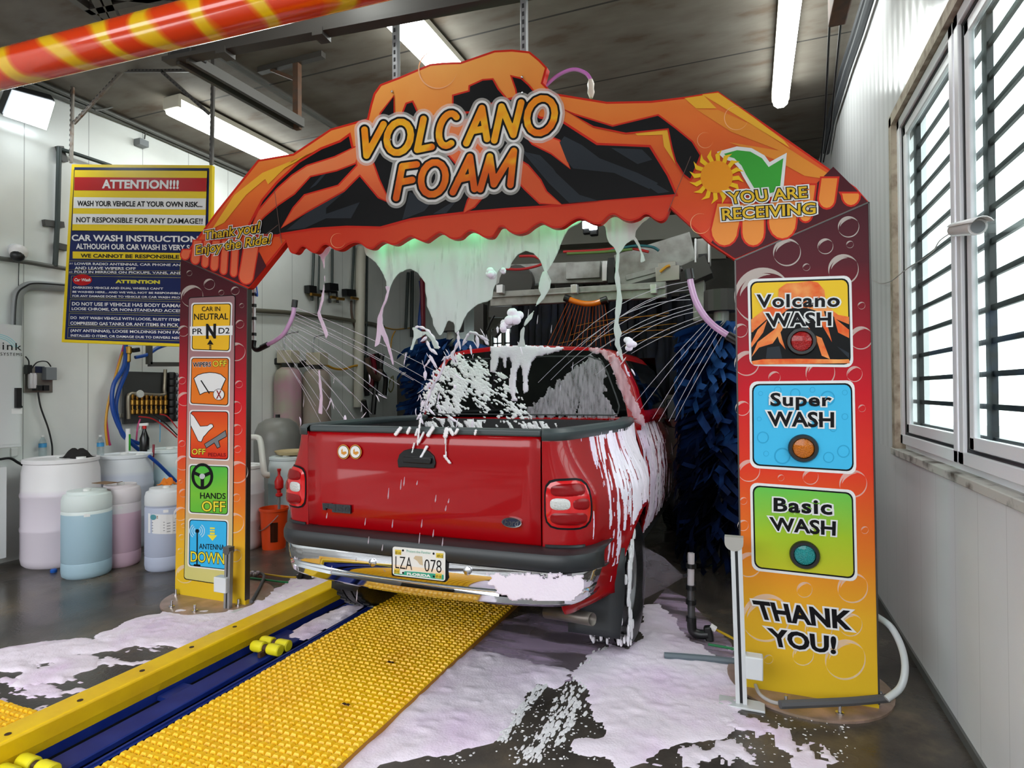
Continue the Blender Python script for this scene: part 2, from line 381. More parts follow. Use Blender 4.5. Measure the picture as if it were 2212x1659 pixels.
# concrete ceiling with joints across the tunnel
def ceiling_mat():
    m = bpy.data.materials.new('precast_concrete'); m.use_nodes = True; nt = m.node_tree; b = nt.nodes['Principled BSDF']; b.inputs['Roughness'].default_value = .8
    g = nt.nodes.new('ShaderNodeNewGeometry'); s = nt.nodes.new('ShaderNodeSeparateXYZ'); nt.links.new(g.outputs['Position'], s.inputs[0])
    d = nt.nodes.new('ShaderNodeMath'); d.operation = 'DIVIDE'; d.inputs[1].default_value = 1.18; nt.links.new(s.outputs['Y'], d.inputs[0])
    f = nt.nodes.new('ShaderNodeMath'); f.operation = 'FRACT'; nt.links.new(d.outputs[0], f.inputs[0])
    lt = nt.nodes.new('ShaderNodeMath'); lt.operation = 'LESS_THAN'; lt.inputs[1].default_value = .018; nt.links.new(f.outputs[0], lt.inputs[0])
    mp = nt.nodes.new('ShaderNodeMapping'); mp.inputs['Scale'].default_value = (1, 2.5, 1); nt.links.new(g.outputs['Position'], mp.inputs[0])
    n = nt.nodes.new('ShaderNodeTexNoise'); n.inputs['Scale'].default_value = 2.2; n.inputs['Detail'].default_value = 8; nt.links.new(mp.outputs[0], n.inputs['Vector'])
    r = nt.nodes.new('ShaderNodeValToRGB'); e = r.color_ramp.elements
    e[0].position = .3; e[0].color = lin((82, 68, 54)); e[1].position = .42; e[1].color = lin((97, 89, 79)); x = e.new(.7); x.color = lin((110, 104, 95))
    nt.links.new(n.outputs['Fac'], r.inputs['Fac'])
    mx = nt.nodes.new('ShaderNodeMix'); mx.data_type = 'RGBA'; nt.links.new(lt.outputs[0], mx.inputs[0]); nt.links.new(r.outputs['Color'], mx.inputs[6]); mx.inputs[7].default_value = lin((46, 42, 38))
    nt.links.new(mx.outputs[2], b.inputs['Base Color']); return m
def floor_mat():
    m = bpy.data.materials.new('wet_concrete'); m.use_nodes = True; nt = m.node_tree; b = nt.nodes['Principled BSDF']
    g = nt.nodes.new('ShaderNodeNewGeometry')
    n = nt.nodes.new('ShaderNodeTexNoise'); n.inputs['Scale'].default_value = 1.6; n.inputs['Detail'].default_value = 9; n.inputs['Roughness'].default_value = .65; nt.links.new(g.outputs['Position'], n.inputs['Vector'])
    r = nt.nodes.new('ShaderNodeValToRGB'); e = r.color_ramp.elements
    e[0].position = .32; e[0].color = lin((46, 42, 40)); e[1].position = .52; e[1].color = lin((74, 68, 62)); x = e.new(.7); x.color = lin((108, 96, 80))
    nt.links.new(n.outputs['Fac'], r.inputs['Fac']); nt.links.new(r.outputs['Color'], b.inputs['Base Color'])
    n3 = nt.nodes.new('ShaderNodeTexNoise'); n3.inputs['Scale'].default_value = 1.1; n3.inputs['Detail'].default_value = 3; nt.links.new(g.outputs['Position'], n3.inputs['Vector'])
    mr = nt.nodes.new('ShaderNodeMapRange'); mr.inputs['From Min'].default_value = .4; mr.inputs['From Max'].default_value = .62; mr.inputs['To Min'].default_value = .13; mr.inputs['To Max'].default_value = .45
    nt.links.new(n3.outputs['Fac'], mr.inputs['Value']); nt.links.new(mr.outputs[0], b.inputs['Roughness'])
    n2 = nt.nodes.new('ShaderNodeTexNoise'); n2.inputs['Scale'].default_value = 60; n2.inputs['Detail'].default_value = 4; nt.links.new(g.outputs['Position'], n2.inputs['Vector'])
    bp = nt.nodes.new('ShaderNodeBump'); bp.inputs['Strength'].default_value = .12; bp.inputs['Distance'].default_value = .01
    nt.links.new(n2.outputs['Fac'], bp.inputs['Height']); nt.links.new(bp.outputs['Normal'], b.inputs['Normal'])
    return m
M_floor = floor_mat()
f = MB()
f.box((WL-.2, YF-6, -.5), (-3.0, YB, 0)); f.box((-2.575, YF-6, -.5), (WR+.2, YB, 0)); f.box((-3.0, YF-6, -.6), (-2.575, YB, -.32))
f.build('floor', M_floor, kind='structure')
M_ceil = ceiling_mat()
MB().box((WL-.2, YF, ZC), (WR+.25, YB+.2, ZC+.2)).build('ceiling', M_ceil, kind='structure')
MB().box((WL-.2, YF, 0), (WL, YB, ZC)).build('wall_left', M_wl, kind='structure')
# right wall with the window opening
WY0, WY1, WZ0, WZ1 = 1.45, 4.66, 1.2, 3.4
b = MB(); b.box((WR, YF, 0), (WR+.2, YB, WZ0)); b.box((WR, YF, WZ1), (WR+.2, YB, ZC)); b.box((WR, YF, WZ0), (WR+.2, WY0, WZ1)); b.box((WR, WY1, WZ0), (WR+.2, YB, WZ1))
b.build('wall_right', M_wr, kind='structure')
MB().box((WR-.012, YF, 0), (WR, YB, .045)).build('baseboard_right', mat('dark_seal', (90, 90, 88), .5), kind='structure')
# back wall with tall openings
bw = MB(); zz0, zz1 = .9, 3.3
holes = []
for px0, px1 in ((1062, 1083), (1088, 1112), (1118, 1140), (985, 1015)):
    holes.append((PY(px0, 700, YB).x, PY(px1, 700, YB).x))
holes.sort(); xs = WL-.2
bw.box((WL-.2, YB, 0), (WR+.2, YB+.2, zz0)); bw.box((WL-.2, YB, zz1), (WR+.2, YB+.2, ZC))
for h0, h1 in holes+[(WR+.2, WR+.2)]:
    if h0 > xs: bw.box((xs, YB, zz0), (h0, YB+.2, zz1))
    xs = h1
bw.build('wall_back', M_wb, kind='structure')
M_alu = mat('white_window_frame', (236, 236, 240), .3); M_blk = mat('black_bar', (24, 24, 26), .4); M_gas = mat('black_gasket', (16, 16, 18), .4)
M_pane = glass_mat('clear_pane', (240, 248, 246))
for k, (h0, h1) in enumerate(holes):
    fr = MB()
    for zq_ in np.arange(zz0, zz1+.01, .4): fr.box((h0, YB+.05, zq_-.02), (h1, YB+.09, zq_+.02))
    for xq in (h0, (h0+h1)/2-.015, h1-.03): fr.box((xq, YB+.05, zz0), (xq+.03, YB+.09, zz1))
    wn = fr.build('window_%d' % (k+3), M_blk, kind='structure')
    MB().box((h0, YB+.1, zz0), (h1, YB+.106, zz1)).build('pane', M_pane, parent=wn)
# side windows
def side_window(n, y0, y1):
    z0, z1, x0 = WZ0+.05, WZ1-.06, WR+.015; t = .06
    fr = MB(); fr.box((x0, y0, z0), (x0+.05, y0+t, z1)); fr.box((x0, y1-t, z0), (x0+.05, y1, z1)); fr.box((x0, y0, z0), (x0+.05, y1, z0+t)); fr.box((x0, y0, z1-t), (x0+.05, y1, z1))
    o = fr.build('window_%d' % n, M_alu, kind='structure', bevel=.004)
    a0, a1, c0, c1 = y0+t, y1-t, z0+t, z1-t; g = .014; gk = MB()
    gk.box((x0+.015, a0, c0), (x0+.045, a0+g, c1)); gk.box((x0+.015, a1-g, c0), (x0+.045, a1, c1)); gk.box((x0+.015, a0, c1-g), (x0+.045, a1, c1)); gk.box((x0+.015, a0, c0), (x0+.045, a1, c0+g))
    gk.build('gasket', M_gas, parent=o)
    i = .058; inn = MB(); inn.box((x0+.02, a0+g, c0+g), (x0+.045, a0+g+i, c1-g)); inn.box((x0+.02, a1-g-i, c0+g), (x0+.045, a1-g, c1-g)); inn.box((x0+.02, a0, c1-g-i), (x0+.045, a1, c1-g)); inn.box((x0+.02, a0, c0+g), (x0+.045, a1, c0+g+i))
    inn.build('sash', M_alu, parent=o, bevel=.004)
    MB().box((x0+.032, a0+g, c0+g), (x0+.037, a1-g, c1-g)).build('pane', M_pane, parent=o)
    gr = MB(); zz = c0+.07
    while zz < c1: gr.box((x0+.06, y0-.02, zz-.012), (x0+.075, y1+.02, zz+.012)); zz += .142
    yy = a1-g-i-.075
    while yy > y0: gr.box((x0+.055, yy-.03, z0), (x0+.08, yy+.03, z1)); yy -= 1.3
    gr.build('security_grille', M_blk, parent=o, label='black steel security bars')
WYA = PX(1944, 700, WR+.02).y; WYM = PX(2069, 700, WR+.02).y
side_window(1, WYM+.012, WYA); side_window(2, 1.5, WYM-.012)
M_case = mat('weathered_casing', (172, 160, 142), .7, c2=(120, 104, 88), scale=14, lo=.45, hi=.72)
c = MB(); c.box((WR-.012, WY0, WZ1-.06), (WR+.06, WY1, WZ1+.012)); c.box((WR-.012, WY1-.06, WZ0), (WR+.06, WY1+.012, WZ1)); c.build('trim_1', M_case, kind='structure')
c = MB(); c.box((WR-.022, WY0, WZ0-.03), (WR+.2, WY1+.02, WZ0+.012)); c.build('trim_2', mat('dirty_sill', (186, 184, 178), .6, c2=(84, 78, 70), scale=9, lo=.5, hi=.68), kind='structure', bevel=.004)
MB().box((WR+.05, WY0, WZ0+.012), (WR+.2, WY1, WZ0+.062)).build('trim_3', M_alu, kind='structure')
# pale street ground; asphalt kept dark and unseen wall added for darker reflections
MB().box((1.09, -20, -.6), (60, 40, -.4)).build('ground', mat('street', (150, 150, 146), .9), kind='structure')
MB().box((-60, -40, -.62), (60, -8.5, -.42)).build('ground_2', mat('asphalt', (58, 56, 56), .9), kind='structure')
MB().box((-30, -18.3, -.42), (30, -18, 4.2)).build('wall_reflection_aid', mat('dark_reflection_wall', (30, 34, 28), .95, c2=(54, 58, 48), scale=2), kind='structure')  # unseen dark wall added behind the camera to darken the truck's reflections

# ------------------------------------------------------------------ ceiling lights
M_tube = emit_mat('fluorescent_lens', (246, 253, 250), 7.0); M_fix = mat('fixture_housing', (206, 200, 186), .5)
def fluo(p, q, w_, label):
    p = Vector(p); q = Vector(q); t = thing('ceiling_light', label, 'ceiling light', (p+q)/2+Vector((0, 0, .0)), 'long fluorescent ceiling lights')
    d = (q-p).normalized(); s = Vector((0, 0, 1)).cross(d)*w_/2; a = p; b_ = q; prof = [(-1, .07), (-1.0, .015), (-.8, -.055), (-.35, -.085), (.35, -.085), (.8, -.055), (1.0, .015), (1, .07)]
    m = MB(); m.grid([[e+s*k+Vector((0, 0, h)) for k, h in prof] for e in (a, b_)]); n = len(prof)
    m.f += [tuple(range(n)), tuple(range(2*n-1, n-1, -1))]; m.build('diffuser', M_tube, parent=t)
    MB().bar(p+Vector((0, 0, .1)), q+Vector((0, 0, .1)), w_*1.02, .06).build('housing', M_fix, parent=t, bevel=.006)
    for e in (p, q): MB().bar(e-d*.02+Vector((0, 0, .05)), e+d*.02+Vector((0, 0, .05)), w_*1.05, .13).build('end_cap', M_fix, parent=t, bevel=.008)
    return t
zl = 4.55
a = PZ(372, 232, zl); fluo((a.x, a.y, zl), (a.x, a.y+2.45, zl), .21, 'long fluorescent light above the attention sign')
a = PZ(905, 110, zl); fluo((a.x+.08, a.y-1.9, zl), (a.x+.08, a.y+1.5, zl), .24, 'long fluorescent light above the volcano lettering')
a = PZ(1686, 215, zl); fluo((a.x, a.y-3.6, zl), (a.x, a.y, zl), .16, 'long fluorescent light above the right arch leg, nearest the windows')
# flood light on the left wall
p = [PX(28, 196, WL+.34), PX(117, 220, WL+.34), PX(99, 279, WL+.12), PX(7, 248, WL+.12)]
t = thing('flood_light', 'square white flood light glowing high on the left wall', 'flood light', PX(60, 240, WL+.2))
n_ = (p[1]-p[0]).cross(p[3]-p[0]).normalized();
if n_.x < 0: n_ = -n_
MB().prism(p, n_*.012).build('lens', emit_mat('flood_lens', (240, 250, 255), 9.0), parent=t)
cc = sum(p, Vector())/4
MB().prism([cc+(v-cc)*1.07-n_*.012 for v in p], -n_*.08).build('housing', mat('lamp_black', (30, 31, 34), .4), parent=t, bevel=.008)
MB().bar(cc-n_*.08, Vector((WL, cc.y, cc.z)), .06, .06).build('bracket', mat('lamp_black', (30, 31, 34), .4), parent=t)
# ================================================================== the printed arch
AY = 3.47                                   # front face of the arch
def AF(k): return lambda x, y: PY(x, y, AY-.0016*k)      # printed layers lie a hair apart
Za = (0, 0, .31645); Zb = (600, 0, .31645); Zc = (1200, 0, .31645); Zd = (540, 500, .25316); Ze = (1560, 400, .29476); Zg = (0, 330, .25316); Zh = (360, 560, .4518); Zi = (1540, 960, .42132); Zj = (1000, 460, .27125)
arch = thing('wash_arch', 'orange volcano foam arch spanning the conveyor above the pickup truck', 'arch', (-1.85, AY, 0))
M_lava = ramp_mat('lava_print', [(0, (214, 60, 34)), (.32, (222, 88, 40)), (.6, (228, 120, 52)), (1, (244, 168, 84))], 'Z', 2.35, 3.75, noise=.25)
M_red = mat('red_print', (206, 42, 28), .35, coat=.3); M_black = mat('black_print', (17, 17, 19), .4, spec=.3)
M_slate = mat('slate_print', (44, 49, 56), .4, spec=.3); M_yel = mat('yellow_print', (236, 176, 54), .35, coat=.3); M_white = mat('white_print', (228, 226, 226), .4, coat=.2)
M_stream = ramp_mat('lava_stream_print', [(0, (218, 70, 36)), (.6, (224, 104, 60)), (1, (232, 150, 96))], 'Z', 2.4, 3.5, noise=.3)
M_edge = mat('panel_edge', (70, 66, 64), .35, metal=.6)
hd = zq(Zd, [(310,90),(340,170),(375,190),(405,175),(430,140),(460,130),(500,160),(545,185),(580,170),(610,130),(650,112),(690,135),(730,160),(780,155),(840,115),(900,95),(950,110),(1000,145),(1050,148),(1090,115),(1140,90),(1200,112),(1250,112),(1310,75),(1370,45),(1420,65),(1490,90),(1540,60),(1610,15),(1660,30),(1720,65),(1790,60)])
hd += zq(Zj, [(20,165),(60,145),(110,160),(170,195),(230,195),(265,150),(290,115),(330,115),(370,150),(430,170),(500,155),(560,110),(620,80),(660,95),(720,120),(790,115),(850,75),(910,45),(960,50),(1020,80),(1080,90),(1120,65),(1160,25),(1210,15),(1270,50),(1330,65),(1400,45),(1440,15),(1480,15),(1520,45),(1570,65),(1610,45),(1635,0)])
def smooth_px(pts, n=3):
    return [(p.x, p.y) for p in bez([(a, b, 0) for a, b in pts], n)]
hd = smooth_px(hd)
top = [(391,559),(418,525),(468,456),(557,345),(633,332),(714,278),(793,256),(800,226),(807,202),(821,182),(863,166),(929,138),(960,135),(995,134),(1068,109),(1106,107),(1144,111),(1166,129),(1182,146),(1173,179),(1195,201),(1250,210),(1311,220),(1360,219),(1406,218),(1480,209),(1551,197),(1700,300),(1849,405),(1877,437)]
outline = top + [(1588,562),(1532,525),(1447,449)] + hd[::-1] + [(540,621),(535,624)]
F0 = AF(0)
hdr = MB().prism([F0(*p) for p in outline], (0, .05, 0)).build('header_board', M_red, parent=arch)
fm = MB(); fm.poly([AF(1)(*p) for p in shrink(outline, 4.5)]); fm.build('lava_print', M_lava, parent=hdr)
def pr(name, m, polys, k, par=hdr, border=0):
    b = MB()
    for i, q in enumerate(polys): b.poly([AF(k+i*.05)(*p) for p in q])
    return b.build(name, m, parent=par)
def lobes(tips, base):
    return base
# lower red band and maroon ends behind the drips
band = [(p[0], p[1]) for p in shrink(outline, 4.5)]
blk = zq(Zb, [(485,930),(430,970),(300,1020),(150,1110),(0,1250),(-100,1370),(-200,1560),(-185,1600)]) + [(560,505)] + zq(Zb, [(0,1600),(20,1590),(240,1555),(470,1540),(700,1545),(900,1490),(1000,1475),(1300,1440),(1600,1415),(1925,1395),(2212,1375)]) + zq(Zc, [(40,1390),(815,1325),(760,1200),(640,1005),(280,990),(40,835),(-110,810),(-180,760)]) + zq(Zb, [(1700,660),(1545,690),(1460,720),(1280,780),(1130,800),(1000,880),(940,800),(860,810),(790,812),(705,812),(640,900),(560,1000),(520,1030),(500,1000)])
body_low = zq(Zd, [(300,80)])
redband = [(p[0], p[1]) for p in ([(600,512)] + zq(Zb, [(20,1592),(240,1557),(470,1542),(700,1547),(900,1492),(1300,1442),(1600,1417),(1925,1397),(2212,1377)]) + zq(Zc, [(40,1392),(815,1327),(800,1390)]) + [(1446,447)] + shrink(hd[::-1], -0)[:])]
M_band = ramp_mat('red_lava_band', [(0, (204, 52, 32)), (.5, (214, 72, 40)), (1, (206, 58, 34))], 'X', -3.6, 0, noise=.5, nscale=2)
def clip_band(q):
    return q
pr('red_band', M_band, [ [(603,514)] + zq(Zb, [(20,1592),(240,1557),(470,1542),(700,1547),(900,1492),(1300,1442),(1600,1417),(1925,1397),(2212,1377)]) + zq(Zc, [(40,1392),(815,1327)]) + [(1446,447)] + [(x, y-4) for x, y in hd[::-1]] ], 2)
pr('rock_outline', M_red, [shrink(blk, -5)], 3); pr('rock_print', M_black, [blk], 4)
spikes = [zq(Zb, [(705,775),(790,660),(790,815),(700,815)]), zq(Zb, [(855,775),(880,710),(918,698),(945,760),(950,800),(860,810)]),
          zq(Zb, [(1200,655),(1310,625),(1312,590),(1400,550),(1465,545),(1500,610),(1548,665),(1530,690),(1460,700),(1330,760),(1200,760)]), zq(Zb, [(1600,525),(1660,540),(1710,585),(1758,645),(1700,660),(1640,670),(1630,610)]),
          zq(Zc, [(40,738),(130,785),(390,865),(700,790),(820,880),(930,970),(985,1060),(920,1220),(880,1190),(825,1100),(800,1010),(772,875),(480,905),(260,860)])]
pr('spike_outline', M_red, [shrink(q, -3.5) for q in spikes], 4.5); pr('spike_print', M_black, spikes, 5.5)
streams = [zq(Zb, [(560,990),(390,1075),(200,1135),(100,1200),(0,1290),(-130,1440),(-190,1580),(-90,1470),(0,1395),(110,1320),(220,1200),(400,1160),(530,1110)]),
           zq(Zb, [(530,1060),(545,1130),(415,1270),(185,1335),(110,1420),(25,1555),(200,1440),(450,1300),(560,1190),(690,1345),(765,1382),(690,1230),(640,1090),(620,1040),(590,1000)]),
           zq(Zb, [(1640,1090),(1705,1130),(1790,1230),(1830,1310),(1935,1397),(1790,1385),(1690,1290),(1600,1190)]),
           zq(Zb, [(1270,1452),(1300,1370),(1340,1300),(1420,1260),(1390,1350),(1340,1410)]),
           zq(Zb, [(1640,860),(1760,900),(1920,962),(1993,1148),(1870,1045),(1740,980)]),
           zq(Zb, [(1120,1000),(1150,850),(1300,820),(1420,960),(1420,1100),(1250,1150),(1190,1080)])]
pr('stream_outline', M_red, [shrink(q, -3.2) for q in streams], 5); pr('stream_print', M_stream, streams, 6)
slates = [zq(Zb, [(60,1570),(330,1340),(480,1290),(330,1420),(330,1460),(560,1380),(500,1490),(330,1490),(180,1560)]), zq(Zb, [(850,1500),(900,1310),(1050,1380),(1000,1440)]), zq(Zb, [(1060,1460),(1190,1380),(1240,1350),(1150,1455)]), zq(Zb, [(1700,1040),(1790,1060),(1880,1150),(1900,1180)]), zq(Zb, [(1640,1000),(1900,1180),(2060,1330),(2190,1370),(1990,1385),(1850,1250)]),
          zq(Zc, [(0,1010),(120,1150),(400,1180),(640,1290),(700,1250),(560,1180),(300,1080),(180,990),(60,930)]), zq(Zc, [(380,1010),(590,1020),(660,1090),(560,1120)]), zq(Zc, [(450,1150),(640,1230),(780,1310),(700,1320)]), zq(Zb, [(215,1290),(300,1195),(330,1185),(260,1265)])]
pr('slate_print', M_slate, slates, 5)
yl = [zq(Za, [(1450,1560),(1600,1330),(1790,1180),(2180,1020),(1960,1110),(1800,1230),(1680,1330),(1530,1520)]), zq(Za, [(1790,1180),(1990,1100),(1830,1260)]), zq(Za, [(1830,1510),(2000,1290),(2110,1180),(2110,1230),(1960,1400),(1860,1540)]),
      zq(Zc, [(1000,645),(1110,632),(1350,800),(1560,960),(1600,1010),(1340,850)]), zq(Zc, [(880,670),(1010,650),(1100,740),(960,740)]), zq(Zc, [(530,900),(770,885),(790,1010),(820,1120),(740,1000),(730,920),(560,925)])]
pr('yellow_flame_print', M_yel, yl, 3)
pr('orange_flame_print', mat('amber_print', (226, 140, 52), .35, coat=.3), [zq(Zc, [(960,745),(1110,750),(1360,860),(1600,1020),(1900,1210),(1560,1040),(1200,900)]), zq(Zc, [(1180,970),(1600,1040),(1960,1240),(1700,1200),(1500,1090)])], 2.5)
# maroon lower ends of the slanted boards, with lava drips hanging over them
M_mar = mat('maroon_print', (74, 24, 32), .35, spec=.4)
pr('maroon_end', M_mar, [[(1588,558),(1536,524),(1605,430),(1700,420),(1760,400),(1800,360),(1852,412),(1874,436)]], 2.6)
pr('maroon_end', M_mar, [[(393,560),(425,521),(480,520),(560,545),(575,575),(538,620)]], 2.6)
def drip(x, y0, y1, w_, x1=None):
    x1 = x if x1 is None else x1; p = [(x-w_/2, y0), (x+w_/2, y0)]
    return p+[(x1+w_/2*math.cos(a), y1-w_*.6+w_*.6*math.sin(a)) for a in np.linspace(0, math.pi, 9)]
dr = [drip(1578,440,530,56,1565), drip(1627,440,530,46), drip(1696,420,515,58,1690), drip(1748,400,478,26,1740), drip(1792,385,449,34,1786), drip(1836,418,443,36,1838)]
basepoly = [[(1538,522),(1460,455),(1560,300),(1700,300),(1850,408),(1815,425),(1770,400),(1755,440),(1700,470),(1640,470),(1590,480)]]
M_or = ramp_mat('orange_drip_print', [(0, (232, 140, 60)), (1, (228, 112, 44))], 'Z', 2.5, 3.1)
pr('drip_outline', M_red, [shrink(q, -4) for q in dr], 3.1); pr('drip_print', M_or, dr, 3.6)
dl = [drip(404,540,560,18,400), drip(427,520,570,17,422), drip(447,520,577,13,443), drip(467,520,584,15,463), drip(487,520,592,13,483), drip(509,520,597,13,505), drip(545,520,613,30,532)]
pr('drip_outline', M_red, [shrink(q, -2.5) for q in dl], 3.1); pr('drip_print', mat('red_orange_drip', (226, 92, 38), .35, coat=.3), dl, 3.6)
# faint printed swirls and bubbles on the board
sw = MB()
for cx, cy_, r_ in ((945,150,42),(1523,303,17),(1590,255,26),(1513,483,22),(1125,262,18),(730,520,16)):
    ring(sw, cx, cy_, r_, r_*.93, AF(4), 10, 300, 24, taper=True)
sw.build('swirl_print', mat('pale_orange_print', (240, 176, 128), .4), parent=hdr)
sm = MB()
strokes(sm, [(q, 1.2) for q in (((600,486),(548,527)), ((593,412),(608,525)), ((1443,457),(1492,338)))], AF(6.5), st=.9)
sm.build('board_joint', mat('joint_dark', (96, 70, 62), .5), parent=hdr)
for x, y in ((847,198),(844,302),(1128,167),(1129,201)):
    MB().sphere(AF(7)(x, y), .009, 8, 6).build('screw', mat('bright_steel', (200, 200, 204), .2, metal=1), parent=hdr)
# the big lettering, drawn with a round pen
def arc(cx, cy_, rx, ry, a0, a1, tilt=0, n=16):
    t = math.radians(tilt); o = []
    for k in range(n+1):
        a = math.radians(a0+(a1-a0)*k/n); x, y = rx*math.cos(a), ry*math.sin(a); o.append((cx+x*math.cos(t)-y*math.sin(t), cy_+x*math.sin(t)+y*math.cos(t)))
    return o
L = [[(592,885),(606,1062),(722,848)], arc(826,937,80,108,0,360,16), [(995,812),(952,1022),(1050,1002)], arc(1166,885,62,112,-60,-310,14)[::1],
     [(1287,978),(1394,738),(1428,948)], [(1325,895),(1415,878)], [(1478,958),(1528,728),(1608,920),(1662,700)], arc(1796,790,92,122,0,360,18),
     [(948,1122),(850,1135),(808,1352)], [(828,1245),(918,1228)], arc(1062,1218,82,112,0,360,14), [(1195,1312),(1312,1070),(1342,1290)], [(1235,1225),(1330,1205)], [(1382,1292),(1448,1068),(1475,1258),(1612,1030),(1588,1262)]]
L = [zq(Zb, q) for q in L]
M_let = ramp_mat('amber_lettering', [(.0, (222, 96, 30)), (.35, (232, 120, 28)), (.6, (238, 178, 40)), (1, (236, 140, 34))], 'Z', 2.9, 3.45, noise=1.6, nscale=7)
for nm, m, w_, k in (('lettering_halo', film_mat('soft_white_print', (236, 232, 228), .38, trl=0), 44, 6.7), ('lettering_glow', M_white, 33, 7.2), ('lettering_outline', M_black, 23, 8), ('lettering', M_let, 14.2, 8.8)):
    b = MB(); strokes(b, [(q, w_) for q in L], AF(k), st=1.7); b.build(nm, m, parent=hdr)
def label_text(par, s, quad, k, layers, shear=0.0, space=1.0, fnk=AF, name='lettering'):
    ref = layers[-1][1]
    for j, (m, bold) in enumerate(layers):
        b = MB(); add_text(b, s, quad, fnk(k+j*.7), bold=bold, shear=shear, space=space, ref=ref)
        b.build(name if j == len(layers)-1 else name+'_outline', m, parent=par)
M_gold = mat('gold_print', (222, 178, 44), .4); M_ink = mat('black_ink', (18, 17, 20), .4)
G3 = [(M_white, .15), (M_ink, .075), (M_gold, .02)]
label_text(hdr, 'Thank you!', [(441,499),(562,478),(563,509),(445,523)], 8, [(M_white, .13), (M_ink, .075), (M_gold, .015)], shear=.2)
label_text(hdr, 'Enjoy the Ride!', [(420,531),(586,505),(586,532),(424,556)], 8, [(M_white, .13), (M_ink, .075), (M_gold, .015)], shear=.2)
# plain sun and green arrow beside YOU ARE RECEIVING
sun = MB(); cx, cy_ = 1548, 382
for k in range(16):
    a = 2*math.pi*k/16+.1; r0, r1 = 34, 60; q = [(cx+r0*math.cos(a-.13), cy_+r0*math.sin(a-.13)), (cx+48*math.cos(a-.16), cy_+48*math.sin(a-.16)), (cx+r1*math.cos(a+.1), cy_+r1*math.sin(a+.1)), (cx+48*math.cos(a+.04), cy_+48*math.sin(a+.04)), (cx+r0*math.cos(a+.13), cy_+r0*math.sin(a+.13))]
    sun.poly([AF(6)(*p) for p in q])
sun.build('sun_ray_print', mat('sun_yellow_print', (240, 190, 36), .4), parent=hdr)
b = MB(); b.poly([AF(6.6)(*p) for p in circ(cx, cy_, 35)]); b.build('sun_disc_print', mat('sun_orange_print', (236, 150, 34), .4), parent=hdr)
arw = zq(Zc, [(1150,1050),(1240,1025),(1330,1035),(1410,1080),(1455,1140),(1555,1080),(1530,1300),(1390,1340),(1300,1190),(1270,1130),(1220,1080),(1165,1065)])
pr('arrow_outline', M_white, [shrink(arw, -8)], 5); pr('arrow_print', mat('green_print', (62, 160, 58), .4), [arw], 5.6)
label_text(hdr, 'YOU ARE', [(1570,415),(1743,402),(1744,427),(1577,441)], 8, G3)
label_text(hdr, 'RECEIVING', [(1559,451),(1762,437),(1762,462),(1561,476)], 8, G3)

# ---- legs
RAMP = [(0, (222, 186, 44)), (.17, (226, 172, 46)), (.3, (222, 120, 42)), (.46, (218, 62, 40)), (.62, (198, 30, 42)), (.74, (150, 30, 42)), (.88, (84, 26, 36)), (1, (66, 20, 30))]
def leg(q, zb, zt):
    fr = [F0(*p) for p in q]
    for i in (2, 3): fr[i].z = .012
    return MB().prism(fr, (0, .036, 0)).build('leg', ramp_mat('leg_print', RAMP, 'Z', zb, zt), parent=arch)
RQ = [(1588,562),(1877,437),(1899,1524),(1605,1490)]; LQ = [(391,559),(535,624),(530,1297),(378,1277)]
legR = leg(RQ, 0, 2.55); legL = leg(LQ, 0, 2.5)
def edge(par, lines):
    for p, q in lines: MB().bar(F0(*p)+Vector((0, .018, 0)), F0(*q)+Vector((0, .018, 0)), .008, .042, up=(0, 1, 0)).build('edge_trim', M_edge, parent=par)
edge(legR, [((1588,562),(1604,1490)), ((1877,437),(1899,1522)), ((1588,562),(1877,437))]); edge(legL, [((535,624),(530,1297)), ((391,559),(535,624))])
for nm, q, R_, dy in (('right', (1750,1508), .41, .2), ('left', (452,1288), .40, .09)):
    c_ = F0(*q); MB().lathe((c_.x, AY+dy, 0), [(R_, 0), (R_, .012), (R_-.015, .016), (0.01, .016)], 40).build('base_plate', mat('base_plate_steel', (150, 128, 108), .3, metal=.4, c2=(190, 160, 150), scale=6), parent=arch, smooth=True)
    for a in (200, 250, 290, 340):
        MB().lathe((c_.x+(R_-.06)*math.cos(math.radians(a)), AY+dy+(R_-.06)*math.sin(math.radians(a)), .014), [(.02, 0), (.02, .012), (.009, .014), (.009, .05), (0.001, .05)], 10).build('bolt', mat('bright_steel', (200, 200, 204), .2, metal=1), parent=arch)
M_bub = mat('bubble_print', (226, 190, 190), .4); M_bubw = film_mat('bubble_highlight', (250, 236, 226), .42, trl=0)
def bubbles(par, lst, k=1):
    b = MB()
    for x, y, r_ in lst:
        ring(b, x, y, r_, r_*.78, AF(k), 160, 330, 20, taper=True); ring(b, x, y, r_, r_*.9, AF(k), -30, 160, 20, taper=True); ring(b, x, y, r_*.8, r_*.62, AF(k), 180, 290, 12, taper=True)
    b.build('bubble_print', M_bubw, parent=par)
bubbles(legR, [(1833,490,23),(1783,532,17),(1836,528,8),(1700,545,30),(1742,577,8),(1822,582,33),(1648,640,62),(1861,660,8),(1600,714,15),(1613,785,27),(1673,815,13),(1772,805,32),(1846,808,17),(1860,730,25),(1604,882,16),(1862,882,8),(1618,1017,24),(1687,1032,7),(1751,1030,17),(1843,1045,30),(1606,1082,8),(1605,1135,12),(1868,1145,8),(1618,1220,27),(1738,1274,17),(1842,1270,33),(1655,1335,52),(1838,1350,25),(1735,1415,23),(1826,1425,44),(1660,1424,10),(1768,1360,30)], 1)
